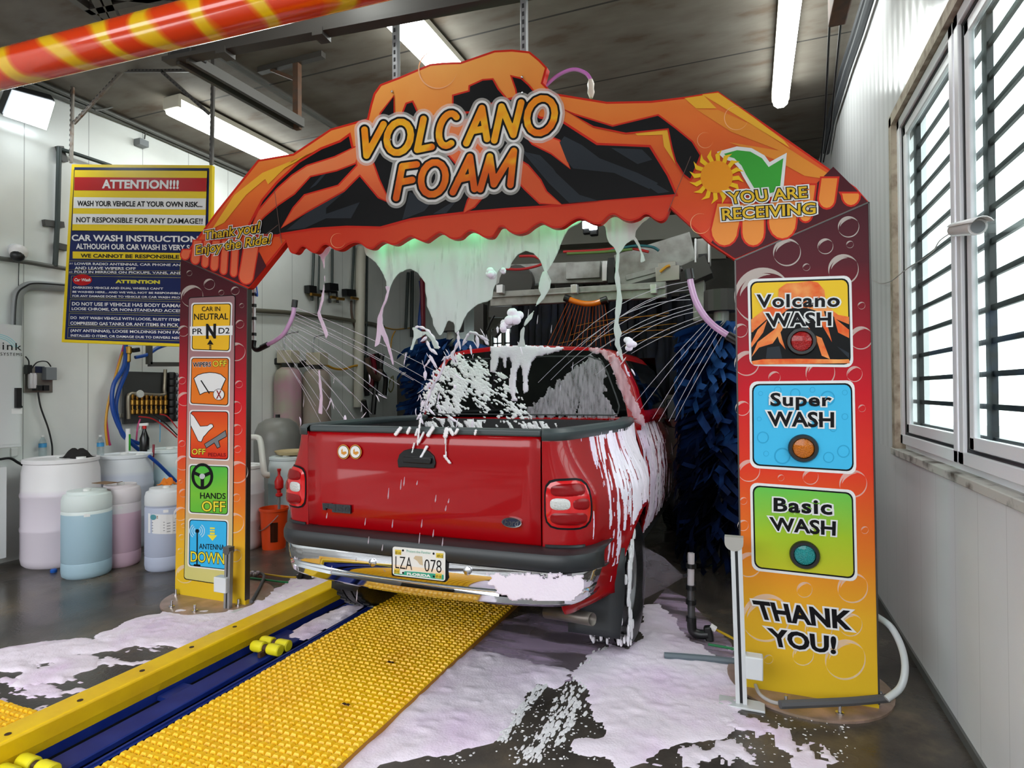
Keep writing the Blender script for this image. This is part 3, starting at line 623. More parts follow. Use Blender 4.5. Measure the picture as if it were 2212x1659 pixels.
bubbles(legL, [(409,590,6),(452,614,12),(478,632,6),(508,628,9),(415,640,24),(522,660,5),(518,700,9),(396,715,12),(510,760,20),(393,822,8),(516,830,8),(398,862,15),(508,880,14),(393,958,7),(511,928,12),(513,970,8),(395,1000,16),(390,1040,4),(512,1020,24),(396,1065,9),(510,1075,9),(390,1110,15),(396,1135,5),(505,1130,22),(392,1160,6),(389,1190,6),(400,1240,20),(508,1200,14)], 1)
def plate(par, q, face, k=1.5, r_=.07, bw=.024, name='menu_plate'):
    W = q[1][0]-q[0][0]; H = q[3][1]-q[0][1]
    m0 = MB(); m0.prism([AF(k)(*p) for p in rrect(q, r_)], (0, .002, 0)); o = m0.build(name, M_white, parent=par)
    qi = inset(q, bw, bw*W/H); b = MB(); b.poly([AF(k+.6)(*p) for p in rrect(qi, r_)]); b.build('border_line', M_ink, parent=o)
    qf = inset(q, bw*1.6, bw*1.6*W/H); b = MB(); b.poly([AF(k+1.2)(*p) for p in rrect(qf, r_*.9)]); b.build('face_print', face, parent=o)
    return o, qf
def dark_shadow(): pass
W2 = [(M_white, .10), (M_ink, .03)]
def lens(par, x, y, name, c, rr=25):
    bz = MB(); c0 = AF(3)(x, y); r1 = (AF(3)(x+rr*1.34, y)-c0).length; r0 = r1*.74
    bz.lathe(c0, [(r0*.98, -.004), (r0, -.022), (r1*.93, -.022), (r1, -.012), (r1, .004)], 32, axis='Y', caps=False); bz.build('lamp_bezel', mat('bezel_black', (22, 22, 24), .35), parent=par, smooth=True)
    l = MB(); l.lathe(c0, [(r0, -.004), (r0*.9, -.014), (r0*.5, -.02), (r0*.02, -.022)], 32, axis='Y'); l.build('lamp_lens', mat(name, c, .25, coat=.5, bump=.9, bscale=160), parent=par, smooth=True, label=name.replace('_', ' '))
q = [(1614.5,603),(1839,595),(1843.5,793.5),(1619,790.5)]
pl1, qf = plate(arch, q, mat('plate_yellow', (236, 192, 48), .35, coat=.2)); fx, fy = lambda a: Ze[0]+a*Ze[2], lambda a: Ze[1]+a*Ze[2]
def ez(*pts): return zq(Ze, pts)
pr('rock_print', M_black, [ez((212,1100),(300,940),(420,890),(760,900),(932,1010),(935,1275),(215,1290))], 3.2, pl1)
pr('volcano_print', mat('plate_lava_print', (226, 92, 44), .4, c2=(240, 160, 92), scale=9), [ez((212,985),(330,895),(405,885),(415,760),(470,720),(560,715),(640,702),(700,712),(750,770),(760,880),(850,950),(930,965),(930,1020),(830,980),(800,940),(745,920),(765,1000),(805,1150),(740,1040),(690,920),(620,900),(560,900),(520,900),(480,910),(420,960),(330,980),(215,1080)),
   ez((212,1160),(260,1060),(330,990),(300,1080),(215,1190)), ez((215,1260),(260,1150),(380,1060),(470,940),(440,1060),(370,1160),(270,1190)), ez((385,1040),(410,1010),(440,1130),(465,1205),(420,1150)), ez((600,1000),(680,1100),(730,1120),(790,1275),(730,1250),(690,1130)), ez((820,970),(850,1080),(930,1120),(930,1060)), ez((215,1290),(300,1275),(560,1272),(930,1278),(935,1305),(225,1315))], 3.8, pl1)
pr('rock_print', M_slate, [ez((320,1270),(330,1190),(420,1180),(440,1270)), ez((840,1180),(930,1230),(930,1270))], 3.5, pl1)
label_text(pl1, 'Volcano', [(1634,636),(1815,634),(1814,663),(1635,665)], 5, W2, space=1.12); label_text(pl1, 'WASH', [(1653,676),(1796,674),(1796,704),(1657,707)], 5, W2)
lens(pl1, 1731, 737.5, 'red_lamp_lens', (190, 22, 24))
pl2, qf = plate(arch, [(1619,824),(1846,821.5),(1850,1025),(1620,1010.5)], mat('plate_blue', (70, 182, 228), .35, coat=.2))
b = MB()
for x, y, r_ in ((1643,850,5),(1680,843,8),(1718,850,11),(1755,842,6),(1788,860,16),(1825,848,6),(1648,945,13),(1640,905,5),(1690,985,18),(1790,988,12),(1822,975,14),(1800,925,8),(1825,900,7),(1655,980,6)):
    ring(b, x, y, r_, r_*.82, AF(3.4), 0, 360, 20)
b.build('bubble_ring_print', mat('pale_blue_print', (52, 160, 206), .4), parent=pl2)
label_text(pl2, 'Super', [(1664,848),(1797,850),(1797,886),(1664,886)], 5, W2, space=1.1); label_text(pl2, 'WASH', [(1657,888),(1802,890),(1802,924),(1660,921)], 5, W2); lens(pl2, 1735, 968, 'amber_lamp_lens', (224, 120, 16))
pl3, qf = plate(arch, [(1620,1042),(1848,1059),(1852.6,1257),(1624,1232)], ramp_mat('plate_green', [(0, (196, 190, 48)), (.45, (160, 192, 48)), (1, (92, 190, 84))], 'Z', .62, 1.12, noise=.3))
label_text(pl3, 'Basic', [(1671,1075),(1797,1080),(1798,1113),(1671,1105)], 5, W2, space=1.1); label_text(pl3, 'WASH', [(1661,1116),(1806,1126),(1805,1158),(1666,1146)], 5, W2); lens(pl3, 1738, 1198, 'teal_lamp_lens', (34, 160, 160))
WB = [(M_white, .11), (M_ink, .04)]
label_text(legR, 'THANK', [(1624,1296),(1842,1320),(1841,1362),(1639,1337)], 3, WB); label_text(legR, 'YOU!', [(1655,1355),(1807,1375),(1806,1414),(1666,1396)], 3, WB)

# ---- left leg instruction strip
def hz(*pts): return zq(Zh, pts)
sq = hz((104,182),(328,170),(315,1565),(82,1530))
st = MB(); st.prism([AF(2)(*p) for p in rrect(sq, .05)], (0, .003, 0)); strip = st.build('instruction_strip', M_ink, parent=arch)
b = MB(); b.poly([AF(2.6)(*p) for p in rrect(inset(sq, .012, .003), .05)]); b.build('strip_face', ramp_mat('strip_print', [(0, (206, 196, 120)), (.3, (204, 178, 150)), (.6, (190, 140, 140)), (1, (140, 104, 108))], 'Z', .2, 2.2), parent=strip)
TH = [(M_ink, .0)]; YB = [(M_ink, .05), (mat('lemon_print', (232, 214, 60), .4), .01)]
def hp(q, face): return plate(arch, hz(*q), face, k=3.4, r_=.07, bw=.03, name='instruction_plate')[0]
def hl(par, s, q, layers, k=5.6, **kw): label_text(par, s, hz(*q), k, layers, **kw)
o = hp([(118,208),(314,205),(306,445),(114,438)], mat('plate_amber', (232, 180, 40), .35))
hl(o, 'CAR IN', [(168,226),(256,226),(256,248),(168,249)], [(M_ink, .012)]); hl(o, 'NEUTRAL', [(131,260),(295,258),(294,288),(131,290)], [(M_ink, .012)])
pr('white_band', M_white, [hz((111,322),(316,317),(315,363),(112,366))], 5.8, o); hl(o, 'PR', [(123,332),(172,330),(172,358),(123,359)], [(M_ink, .01)], 6.6); hl(o, 'D2', [(248,328),(301,327),(301,355),(248,356)], [(M_ink, .01)], 6.6); hl(o, 'N', [(188,309),(236,308),(235,379),(188,381)], [(M_ink, .05)], 6.8)
pr('arrow_print', M_ink, [hz((208,384),(224,408),(193,408)), hz((203,410),(214,410),(214,415),(203,415)), hz((203,418),(214,418),(214,423),(203,423)), hz((203,426),(214,426),(214,431),(203,431))], 5.8, o)
M_po = mat('plate_orange', (226, 118, 34), .35)
o = hp([(113,466),(304,466),(300,706),(107,696)], M_po); hl(o, 'WIPERS', [(125,493),(212,491),(212,513),(125,516)], [(M_white, .06), (M_ink, .02)]); hl(o, 'OFF', [(220,485),(287,484),(287,513),(220,514)], YB)
wsd = hz((132,570),(150,555),(175,547),(205,543),(232,545),(258,552),(281,572),(266,605),(252,637),(230,632),(205,631),(180,635),(160,645),(145,605))
pr('windshield_print', M_ink, [shrink(wsd, -1.6)], 5.6, o); pr('windshield_print', M_white, [wsd], 6.2, o)
b = MB(); strokes(b, [(hz((165,581),(203,640)), 2.6)], AF(7)); b.build('wiper_print', M_ink, parent=o)
b = MB(); b.poly([AF(7.4)(*p) for p in circ(*hz((249,647))[0], 12.4)]); b.build('disc_print', M_ink, parent=o); b = MB(); b.poly([AF(8)(*p) for p in circ(*hz((249,647))[0], 11.4)]); b.build('disc_print', M_white, parent=o)
hl(o, 'X', [(236,627),(263,627),(263,667),(236,667)], [(mat('dark_red_ink', (130, 20, 24), .4), .02)], 8.6)
o = hp([(109,720),(300,722),(300,965),(105,955)], ramp_mat('plate_red', [(0, (208, 44, 30)), (.5, (226, 96, 36)), (1, (206, 52, 32))], 'Z', 1.1, 1.5)); hl(o, 'OFF', [(120,906),(185,906),(185,934),(120,934)], YB); hl(o, 'PEDALS', [(198,925),(283,927),(283,944),(198,943)], [(mat('dark_red_ink', (130, 20, 24), .4), .02)])
ft = hz((115,738),(130,752),(160,800),(195,798),(208,789),(218,790),(222,800),(200,820),(185,838),(175,848),(165,872),(152,868),(115,792)); pr('shoe_print', M_ink, [shrink(ft, -1.3)], 5.6, o); pr('shoe_print', M_white, [ft], 6.2, o)
pd = hz((182,884),(240,848),(280,821),(285,846),(246,868),(254,896),(243,902),(228,876),(190,901)); pr('pedal_print', M_ink, [shrink(pd, -1.3)], 5.6, o); pr('pedal_print', mat('grey_print', (120, 124, 128), .4), [pd], 6.2, o)
o = hp([(105,978),(300,985),(298,1228),(103,1216)], ramp_mat('plate_grass', [(0, (84, 176, 60)), (.5, (120, 190, 60)), (1, (70, 178, 70))], 'Z', .6, 1.1, noise=.4)); hl(o, 'HANDS', [(160,1115),(282,1118),(282,1147),(160,1145)], [(M_ink, .015)]); hl(o, 'OFF', [(168,1155),(280,1158),(280,1208),(168,1206)], YB)
b = MB(); x, y = hz((170,1038))[0]; strokes(b, [(arc(x, y, 20.5, 25.5, 0, 360, 0, 30), 6)]+[([(x, y), (x+20*math.cos(math.radians(a)), y+24*math.sin(math.radians(a)))], 7) for a in (90, 200, 340)], AF(6.2))
b.build('steering_wheel_print', M_ink, parent=o); b = MB(); b.poly([AF(7)(*p) for p in circ(x, y, 6)]); b.build('wheel_hub_print', mat('pale_grey_print', (190, 192, 196), .4), parent=o)
o = hp([(103,1238),(296,1246),(292,1492),(100,1470)], mat('plate_sky', (60, 176, 228), .35)); hl(o, 'ANTENNA', [(155,1359),(277,1365),(277,1391),(155,1385)], [(M_ink, .01)]); hl(o, 'DOWN', [(115,1396),(275,1405),(275,1459),(115,1446)], YB)
b = MB(); strokes(b, [(hz((146,1300),(145,1460)), 2.6), (hz((146,1299),(146,1300)), 8), (hz((134,1463),(156,1465)), 5)], AF(5.8)); b.build('antenna_print', M_ink, parent=o)
b = MB(); x, y = hz((146,1299))[0]
for r_ in (8, 12.5, 17): ring(b, x, y, r_, r_-2, AF(5.8), -55, 55, 10); ring(b, x, y, r_, r_-2, AF(5.8), 125, 235, 10)
b.build('wave_print', mat('pale_sky_print', (170, 214, 236), .4), parent=o)
pr('arrow_print', mat('lemon_print', (232, 214, 60), .4), [hz((195,1318),(241,1320),(219,1346)), hz((207,1282),(230,1283),(230,1290),(207,1289)), hz((207,1294),(230,1295),(230,1302),(207,1301)), hz((207,1306),(230,1307),(230,1317),(207,1316))], 5.8, o)
# struts that hang the header from the ceiling
M_galv = mat('galvanised_strut', (164, 164, 166), .4, metal=.7); M_hole = mat('slot_dark', (40, 40, 42), .6)
for x, y, lab in ((856,200,'slotted steel strut hanging above the first letters of the arch'), (1133,160,'slotted steel strut hanging above the peak of the arch')):
    p = PY(x, y, AY+.075); t = thing('hanging_strut', lab, 'strut', (p.x, p.y, p.z), 'steel struts holding the arch header')
    MB().box((p.x-.02, p.y-.02, p.z-.2), (p.x+.02, p.y+.02, ZC)).build('channel', M_galv, parent=t, bevel=.003)
    b = MB(); z = p.z
    while z < ZC-.05: b.box((p.x-.007, p.y-.0215, z), (p.x+.007, p.y-.0195, z+.028)); z += .051
    b.build('slot', M_hole, parent=t)
# pink hose looping over the header
b = MB().tube(bez([PY(1178,186,AY+.09), PY(1205,163,AY+.1), PY(1238,150,AY+.1), PY(1265,158,AY+.1), PY(1276,172,AY+.1)], 6), .011, 10)
t = thing('foam_feed_hose', 'pink hose looping over the arch header to a clear fitting', 'hose', PY(1276,210,AY+.1))
b.build('hose', mat('pink_hose', (196, 110, 190), .3), parent=t, smooth=True)
p0, p1 = PY(1276,172,AY+.1), PY(1277,212,AY+.1); MB().tube([p0, p0*.75+p1*.25, p0*.5+p1*.5, p0*.3+p1*.7, p1], [.013, .022, .018, .022, .01], 12).build('fitting', mat('clear_plastic', (214, 204, 190), .25), parent=t, smooth=True)
# ================================================================== the pickup truck
XC, TY = -1.745, 2.95
truck = thing('pickup_truck', 'red pickup truck covered in foam, driving away under the arch', 'pickup truck', (XC, 4.6, 0))
M_paint = mat('red_car_paint', (158, 0, 9), .26, coat=.45, spec=.25); M_plastic = mat('black_plastic', (34, 37, 40), .45); M_cap = mat('grey_bed_cap', (62, 70, 72), .4)
M_chrome = mat('chrome', (226, 228, 232), .06, metal=1.0); M_rubber = mat('tyre_rubber', (20, 20, 22), .35, bump=.2, bscale=60); M_under = mat('underbody', (20, 20, 20), .7)
PL_TOP = [(.745,2.95),(.80,2.965),(.845,3.02),(.88,3.15),(.92,3.4),(.955,3.65),(.985,3.86),(.965,4.15),(.93,4.4),(.915,4.56)]
PL_MID = [(.745,2.95),(.83,2.962),(.92,2.995),(.985,3.07),(1.02,3.2),(1.075,3.5),(1.11,3.85),(1.08,4.15),(1.0,4.4),(.95,4.56)]
PL_BOT = [(.745,2.955),(.81,2.975),(.87,3.03),(.90,3.12),(.95,3.25),(1.02,3.5),(1.09,3.85),(1.06,4.15),(.97,4.4),(.93,4.56)]
def pl(P, u):
    x = max(0, min(u, .9999))*(len(P)-1); i = int(x); t = x-i; p0 = P[max(i-1, 0)]; p1 = P[i]; p2 = P[i+1]; p3 = P[min(i+2, len(P)-1)]
    return [.5*((2*b)+(c-a)*t+(2*a-5*b+4*c-d)*t*t+(3*b-a-3*c+d)*t**3) for a, b, c, d in zip(p0, p1, p2, p3)]
def side_pt(sg, u, z, off=0.0):
    def raw(u, z):
        T, M_, B = pl(PL_TOP, u), pl(PL_MID, u), pl(PL_BOT, u)
        if z > 1.0: k = (z-1.0)/.37; k = k*k*(3-2*k) if k < 1 else 1; q = [m*(1-k)+t*k for m, t in zip(M_, T)]
        else: k = min(1, (1.0-z)/.5); k = k*k; q = [m*(1-k)+b*k for m, b in zip(M_, B)]
        return Vector((XC+sg*q[0], q[1], z))
    p = raw(u, z)
    if off:
        du = raw(min(u+.01, 1), z)-raw(max(u-.01, 0), z); dz = raw(u, min(z+.01, 1.37))-raw(u, max(z-.01, .3)); n = du.cross(dz).normalized()
        if n.x*sg+(-n.y)*.3 < 0: n = -n
        p = p+n*off
    return p
WHY, WHZ, WHR = 3.9, .385, .385
bedm = MB()
for sg in (-1, 1):
    nu, nz = 64, 34; P = []
    for i in range(nu+1):
        row = []
        for j in range(nz+1):
            u = i/nu; z = .45+(1.365-.45)*j/nz
            p = side_pt(sg, u, z)
            lo = (.45+.3*max(0, 1-u/.16)**.7) if sg > 0 or u > .5 else .66                     # bottom edge rises towards the tail
            p = side_pt(sg, u, max(z, lo)); row.append(p)
        P.append(row)
    vs = [p for r_ in P for p in r_]; fs = []
    for i in range(nu):
        for j in range(nz):
            ids = [i*(nz+1)+j, (i+1)*(nz+1)+j, (i+1)*(nz+1)+j+1, i*(nz+1)+j+1]
            if all(math.hypot(vs[k].y-WHY, vs[k].z-WHZ-.02) < .47 for k in ids): continue
            fs.append(tuple(ids))
    for k, v in enumerate(vs):                                  # snap the arch rim to a clean circle
        d = math.hypot(v.y-WHY, v.z-WHZ-.02)
        if .44 < d < .49 and v.z > .43: vs[k] = Vector((v.x+sg*.012, WHY+(v.y-WHY)/d*.475, WHZ+.02+(v.z-WHZ-.02)/d*.475))
    bedm.add(vs, fs)
bed = bedm.build('bed_side', M_paint, parent=truck, smooth=True, solid=.012)
inn = MB()                                                     # bed floor, inner walls, front wall
for sg in (-1, 1):
    inn.grid([[Vector((XC+sg*(pl(PL_TOP, u)[0]-.07), pl(PL_TOP, u)[1]+(.03 if u < .1 else 0), z)) for z in (.75, 1.36)] for u in np.linspace(0.03, 1, 14)])
inn.box((XC-.9, 2.97, .70), (XC+.9, 4.58, .76)); inn.box((XC-.91, 4.535, .72), (XC+.91, 4.56, 1.375))
inn.build('bed_liner', mat('dark_bed_liner', (22, 22, 24), .3), parent=truck)
cap = MB()
for sg in (-1, 1):
    prof = [(.012, 1.345), (.014, 1.385), (-.006, 1.402), (-.07, 1.402), (-.085, 1.39), (-.085, 1.36)]
    rows = []
    for u in np.linspace(0.0, 1, 36):
        q = pl(PL_TOP, u); q2 = pl(PL_TOP, min(u+.01, 1)); q1 = pl(PL_TOP, max(u-.01, 0)); tx, ty = q2[0]-q1[0], q2[1]-q1[1]; l = math.hypot(tx, ty); nx, ny = ty/l, -tx/l
        rows.append([Vector((XC+sg*(q[0]+nx*o), q[1]+ny*o, z)) for o, z in prof])
    c_ = MB(); c_.grid(rows); c_.build('bed_rail_cap', M_cap, parent=truck, smooth=True, solid=.004)
# tailgate
T0, T1 = -.738, .738
tg = MB(); n = 14; rows = []
for z, o in ((.80, .014), (.815, .003), (.95, -.002), (1.15, -.003), (1.3, -.002), (1.345, .003), (1.36, .014)):
    rows.append([Vector((XC+T0+(T1-T0)*k/n, TY+o-.004*(1-(2*k/n-1)**2), z)) for k in range(n+1)])
tg.grid(rows); tailgate = tg.build('tailgate', M_paint, parent=truck, smooth=True, solid=.02)
MB().box((XC-.74, TY-.004, 1.362), (XC+.742, TY+.07, 1.402)).build('tailgate_cap', M_cap, parent=truck, bevel=.012, bseg=3)
MB().box((XC-.735, TY-.012, .735), (XC+.735, TY+.03, .803)).build('tailgate_trim', M_plastic, parent=truck, bevel=.006)
def TGF(o): return lambda x, y: PY(x, y, TY-o)
hq = [(860,1010),(858,995),(862,982),(872,973),(888,969),(912,970),(926,975),(936,985),(940,1000),(938,1011),(930,1012),(870,1009)]
MB().prism([TGF(.03)(*p) for p in hq], (0, .02, 0)).build('tailgate_handle', mat('gloss_black', (14, 14, 16), .25), parent=truck, bevel=.003)
MB().prism([TGF(.046)(*p) for p in [(870,986),(930,990),(929,1003),(870,999)]], (0, .02, 0)).build('handle_lever', mat('gloss_black', (14, 14, 16), .25), parent=truck, bevel=.004)
MB().lathe(TGF(.036)(928, 998), [(.009, 0), (.009, -.006), (.001, -.007)], 12, axis='Y').build('lock', M_chrome, parent=truck)
for x in (742, 768):
    c0 = TGF(.026)(x, 976); r_ = (TGF(.026)(x+13, 976)-c0).length
    s_ = MB().lathe(c0, [(r_, 0), (r_, -.001), (.0005, -.001)], 28, axis='Y').build('sticker', mat('sticker_gold', (206, 140, 40), .4), parent=truck, label='round white sticker with a gold rim')
    MB().lathe(c0, [(r_*.9, -.0015), (.0005, -.0015)], 28, axis='Y', caps=False).build('ink_ring', M_ink, parent=s_); MB().lathe(c0, [(r_*.82, -.0025), (.0005, -.0025)], 28, axis='Y', caps=False).build('sticker_face', M_white, parent=s_)
    b = MB(); b.poly([TGF(.030)(*p) for p in [(x-5,972),(x-2,969),(x-2,976),(x+5,975),(x+7,979),(x+1,983),(x-5,980)]]); b.build('bird_mark', mat('sticker_gold', (206, 140, 40), .4), parent=s_)
# badges
b = MB()
fb = lambda z: zq((580, 900, .25316), z)
b.prism([TGF(.03)(*p) for p in fb([(458,738),(536,742),(540,746),(698,757),(698,828),(542,815),(540,785),(490,780),(488,798),(464,796)])], (0, .012, 0)); o = b.build('badge', mat('dark_chrome', (70, 74, 78), .25, metal=.8), parent=truck)
b = MB(); add_text(b, 'F-150', fb([(464,744),(690,762),(690,822),(464,792)]), TGF(.0315), bold=.05); b.build('badge_lettering', M_plastic, parent=o)
c0 = TGF(.026)(1105, 1129); o = MB().add([c0+Vector((.056*math.cos(a), -.001, .026*math.sin(a))) for a in np.linspace(0, 2*math.pi, 40)[:-1]]+[c0+Vector((.056*math.cos(a), .012, .026*math.sin(a))) for a in np.linspace(0, 2*math.pi, 40)[:-1]], [tuple(range(39))]+[(i, i+39, (i+1) % 39+39, (i+1) % 39) for i in range(39)]).build('oval_badge', M_chrome, parent=truck)
MB().poly([c0+Vector((.049*math.cos(a), -.003, .0215*math.sin(a))) for a in np.linspace(0, 2*math.pi, 40)[:-1]]).build('oval_face', mat('badge_navy', (20, 28, 58), .3, coat=.5), parent=o)
b = MB(); add_text(b, 'Ford', [(1089,1120),(1121,1122),(1121,1138),(1089,1136)], TGF(.0305), bold=.0, shear=.3); b.build('badge_lettering', M_chrome, parent=o)
# tail lights on the rounded rear corners
M_lred = mat('tail_light_red', (206, 16, 22), .12, coat=.4); M_ldark = mat('tail_light_dark_red', (132, 6, 12), .2, spec=.3); M_lclear = mat('reverse_lens', (206, 206, 204), .2, coat=.8, bump=.5, bscale=90)
def patch(sg, u0, u1, z0, z1, off, dome, name, m, par, pw=4.0):
    rows = []; nr, na = 6, 28
    for i in range(nr+1):
        r_ = i/nr; row = []
        for k in range(na+1):
            a = 2*math.pi*k/na; c_, s_ = math.cos(a), math.sin(a); q = (abs(c_)**pw+abs(s_)**pw)**(-1/pw)
            row.append(side_pt(sg, (u0+u1)/2+(u1-u0)/2*r_*q*c_, (z0+z1)/2+(z1-z0)/2*r_*q*s_, off+dome*(1-r_**4)))
        rows.append(row)
    return MB().grid(rows).build(name, m, parent=par, smooth=True)
for sg in (-1, 1):
    u0, u1 = .035, .30
    tl = patch(sg, u0-.012, u1+.014, .893, 1.152, .010, .002, 'tail_light', M_ink, truck)
    patch(sg, u0, u1, .903, 1.14, .012, .014, 'lens', M_lred, tl)
    patch(sg, u0+.035, u1-.03, 1.06, 1.125, .024, .006, 'lens', M_ldark, tl, 3); patch(sg, u0+.03, u1-.03, .92, .985, .024, .006, 'lens', M_ldark, tl, 3); patch(sg, u0+.15, u1-.015, .995, 1.05, .024, .005, 'lens', M_ldark, tl, 3)
    patch(sg, u0+.03, u0+.145, .995, 1.055, .025, .007, 'reverse_light', M_lclear, tl, 3)
# rear bumper
def sweep(prof, x0, x1, wrap, rise, n=36, y0=2.84, name='bumper', m=None, xcut=None):
    rows = []
    for k in range(n+1):
        t = -1+2*k/n; x = (x0+x1)/2+(x1-x0)/2*(math.sin(t*math.pi/2)*.35+t*.65); e = max(0, abs(t)-.72)/.28
        y = y0+.035*t*t+wrap*e**2; sx = -.05*e**2*(1 if t > 0 else -1)
        rows.append([Vector((x+sx*max(0, (.7-z)/.2), y+o, z+rise*t*t*max(0, min(1, (.68-z)/.15)))) for o, z in prof])
    return MB().grid(rows).build(name, m, parent=truck, smooth=True, solid=.006)
bumper = sweep([(.10, .71), (.01, .715), (-.01, .70), (-.014, .66), (-.01, .60), (.012, .575), (.015, .56), (-.005, .545), (0.0, .515), (.03, .495), (.09, .485), (.16, .49)], -2.69, -.71, .16, .06, name='bumper', m=M_chrome)
sweep([(.2, .80), (.02, .80), (-.02, .79), (-.032, .77), (-.03, .73), (-.02, .712), (.02, .705), (.1, .70)], -2.71, -.695, .17, .0, name='bumper_pad', m=M_plastic)
for sg in (-1, 1):                                             # filler pads between body corner and bumper
    MB().grid([[side_pt(sg, u, z, .012) for z in (.70, .76, .815)] for u in np.linspace(.03, .27, 10)]).build('corner_pad', M_plastic, parent=truck, smooth=True, solid=.01)
for x, y in ((805,1215), (1010,1233)): MB().lathe(PY(x, y, 2.825), [(.022, 0), (.022, -.006), (.012, -.012), (.001, -.014)], 16, axis='Y').build('bumper_bolt', mat('bright_steel', (200, 200, 204), .2, metal=1), parent=truck, smooth=True)
# licence plate
def LF(o): return lambda x, y: PY(x, y, 2.805-o)
lq = [(848,1180.3),(962,1190.7),(961.7,1255.5),(848.5,1242)]
o = MB().prism([LF(-.006)(*p) for p in rrect([(846,1178),(964,1189),(964,1258),(846,1244)], .03)], (0, .02, 0)).build('license_plate', M_ink, parent=truck)
MB().prism([LF(0)(*p) for p in rrect(lq, .05)], (0, .002, 0)).build('plate_face', mat('plate_white', (224, 222, 218), .35), parent=o)
Zp = (820, 1150, .08137)
def lz(*p): return zq(Zp, p)
def lp(name, c, polys, k=.001):
    b = MB()
    for q in polys: b.poly([LF(k)(*p) for p in q])
    b.build(name, mat(name, c, .45), parent=o)
lp('peach_fade', (232, 208, 180), [lz((370,850),(1720,1010),(1720,1120),(370,960))]); lp('green_grass', (40, 150, 120), [lz((660,1030),(1000,1050),(1480,1100),(1700,1130),(1700,1260),(1480,1235),(720,1140),(380,1110),(380,1085),(640,1110))], .0014)
lp('yellow_decal', (214, 186, 60), [lz((410,455),(575,470),(570,600),(410,585)), lz((1500,545),(1690,560),(1685,690),(1495,670)), lz((385,960),(535,970),(530,1100),(380,1085)), lz((1485,1085),(1650,1100),(1640,1235),(1480,1215))], .0018)
lp('tan_mark', (196, 176, 144), [lz((950,620),(1130,640),(1140,760),(1150,880),(1060,850),(1000,760),(900,690))], .0014)
b = MB(); add_text(b, 'LZA', lz((420,630),(860,665),(860,1000),(420,945)), LF(.002), bold=-.008); add_text(b, '078', lz((1190,710),(1640,745),(1640,1080),(1190,1035)), LF(.002), bold=-.008); b.build('plate_number', M_ink, parent=o)
b = MB(); add_text(b, 'FLORIDA', lz((725,1062),(1355,1122),(1355,1200),(725,1130)), LF(.002), bold=.05, space=1.05); b.build('state_lettering', M_white, parent=o)
b = MB(); add_text(b, 'Protect the Panther', lz((715,455),(1360,515),(1360,580),(715,530)), LF(.002), bold=.0); b.build('motto_lettering', mat('pale_green_ink', (120, 180, 164), .5), parent=o)
for s_, q in (('07-14', ((415,500),(555,515),(555,590),(415,575))), ('07-13', ((1530,590),(1680,605),(1680,680),(1530,660))), ('07-15', ((390,1000),(515,1015),(515,1090),(390,1075))), ('07-18', ((1495,1130),(1630,1145),(1630,1220),(1495,1205)))):
    b = MB(); add_text(b, s_, lz(*q), LF(.0026), bold=.02); b.build('decal_lettering', mat('olive_ink', (110, 92, 30), .5), parent=o)
for p in lz((622,478), (1432,563), (625,1075), (1440,1170)): MB().sphere(LF(.001)(*p), .006, 8, 6).build('plate_screw', M_ink, parent=o)
# cab
CB = [(917,889),(924,855),(932,825),(948,796),(966,772),(982,763),(1003,758),(1061,751),(1120,748.5),(1181,749),(1240,751),(1273,753),(1296,755),(1310,759),(1324,767),(1336,780),(1350,805),(1365,838),(1378,888),(1385,915)]
CY = 4.6
ct = [PY(x, y, CY) for x, y in CB]
ccx = sum(p.x for p in ct)/len(ct); rows = []
for y, s_, dz in ((CY, 1.0, 0), (CY+.04, 1.015, .006), (CY+.3, 1.03, .012), (CY+1.2, 1.035, .012), (CY+1.65, 1.0, -.02)):
    rows.append([Vector((ccx+(p.x-ccx)*s_, y, p.z+dz*(p.z-1.3)/.6)) for p in ct])
cabm = MB(); cabm.grid(rows)
cabm.add(ct+[Vector((ct[-1].x, CY, 1.30)), Vector((ct[0].x, CY, 1.30))], [tuple(range(len(ct)+2))])
for sg in (-1, 1):                                             # doors and front wings
    prof = [(.86, 1.38), (.93, 1.33), (.98, 1.15), (1.0, .9), (.98, .6), (.93, .42)]
    cabm.grid([[Vector((XC+sg*h, y, z)) for h, z in prof] for y in (CY-.03, CY+.4, 5.6, 6.6, 7.5, 8.0)])
hood = MB(); hood.grid([[Vector((XC+h, y, z+.05*(1-(h/1.0)**2))) for h in (-.98, -.7, -.3, .3, .7, .98)] for y, z in ((CY+1.65, 1.3), (6.5, 1.22), (7.4, 1.14), (7.9, 1.05), (8.03, .85), (8.03, .5))])
cab = cabm.build('cab', M_paint, parent=truck, smooth=True, solid=.01); hood.build('hood', M_paint, parent=truck, smooth=True, solid=.01)
M_gl = mat('dark_rear_glass', (4, 5, 6), .05, spec=.4)
wq = zq((880, 720, .26221), [(150,690),(165,600),(225,420),(340,225),(470,172),(690,148),(1150,136),(1500,142),(1590,158),(1650,215),(1700,320),(1750,450),(1800,600),(1815,690)])
MB().prism([PY(x, y, CY-.012) for x, y in wq], (0, .02, 0)).build('rear_window', M_gl, parent=truck)
win = [PY(x, y, CY-.014) for x, y in zq((880, 720, .26221), [(225,655),(240,560),(300,330),(400,240),(520,215),(1150,190),(1500,190),(1600,225),(1650,330),(1720,520),(1745,600),(1735,660),(1700,675),(300,665)])]
MB().tube(win+[win[0]], .006, 6, caps=False).build('window_seal', mat('seal_grey', (50, 52, 54), .5), parent=truck)
MB().bar(PY(935,904,CY-.014), PY(1376,905,CY-.014), .006, .006).build('body_line', M_paint, parent=truck)
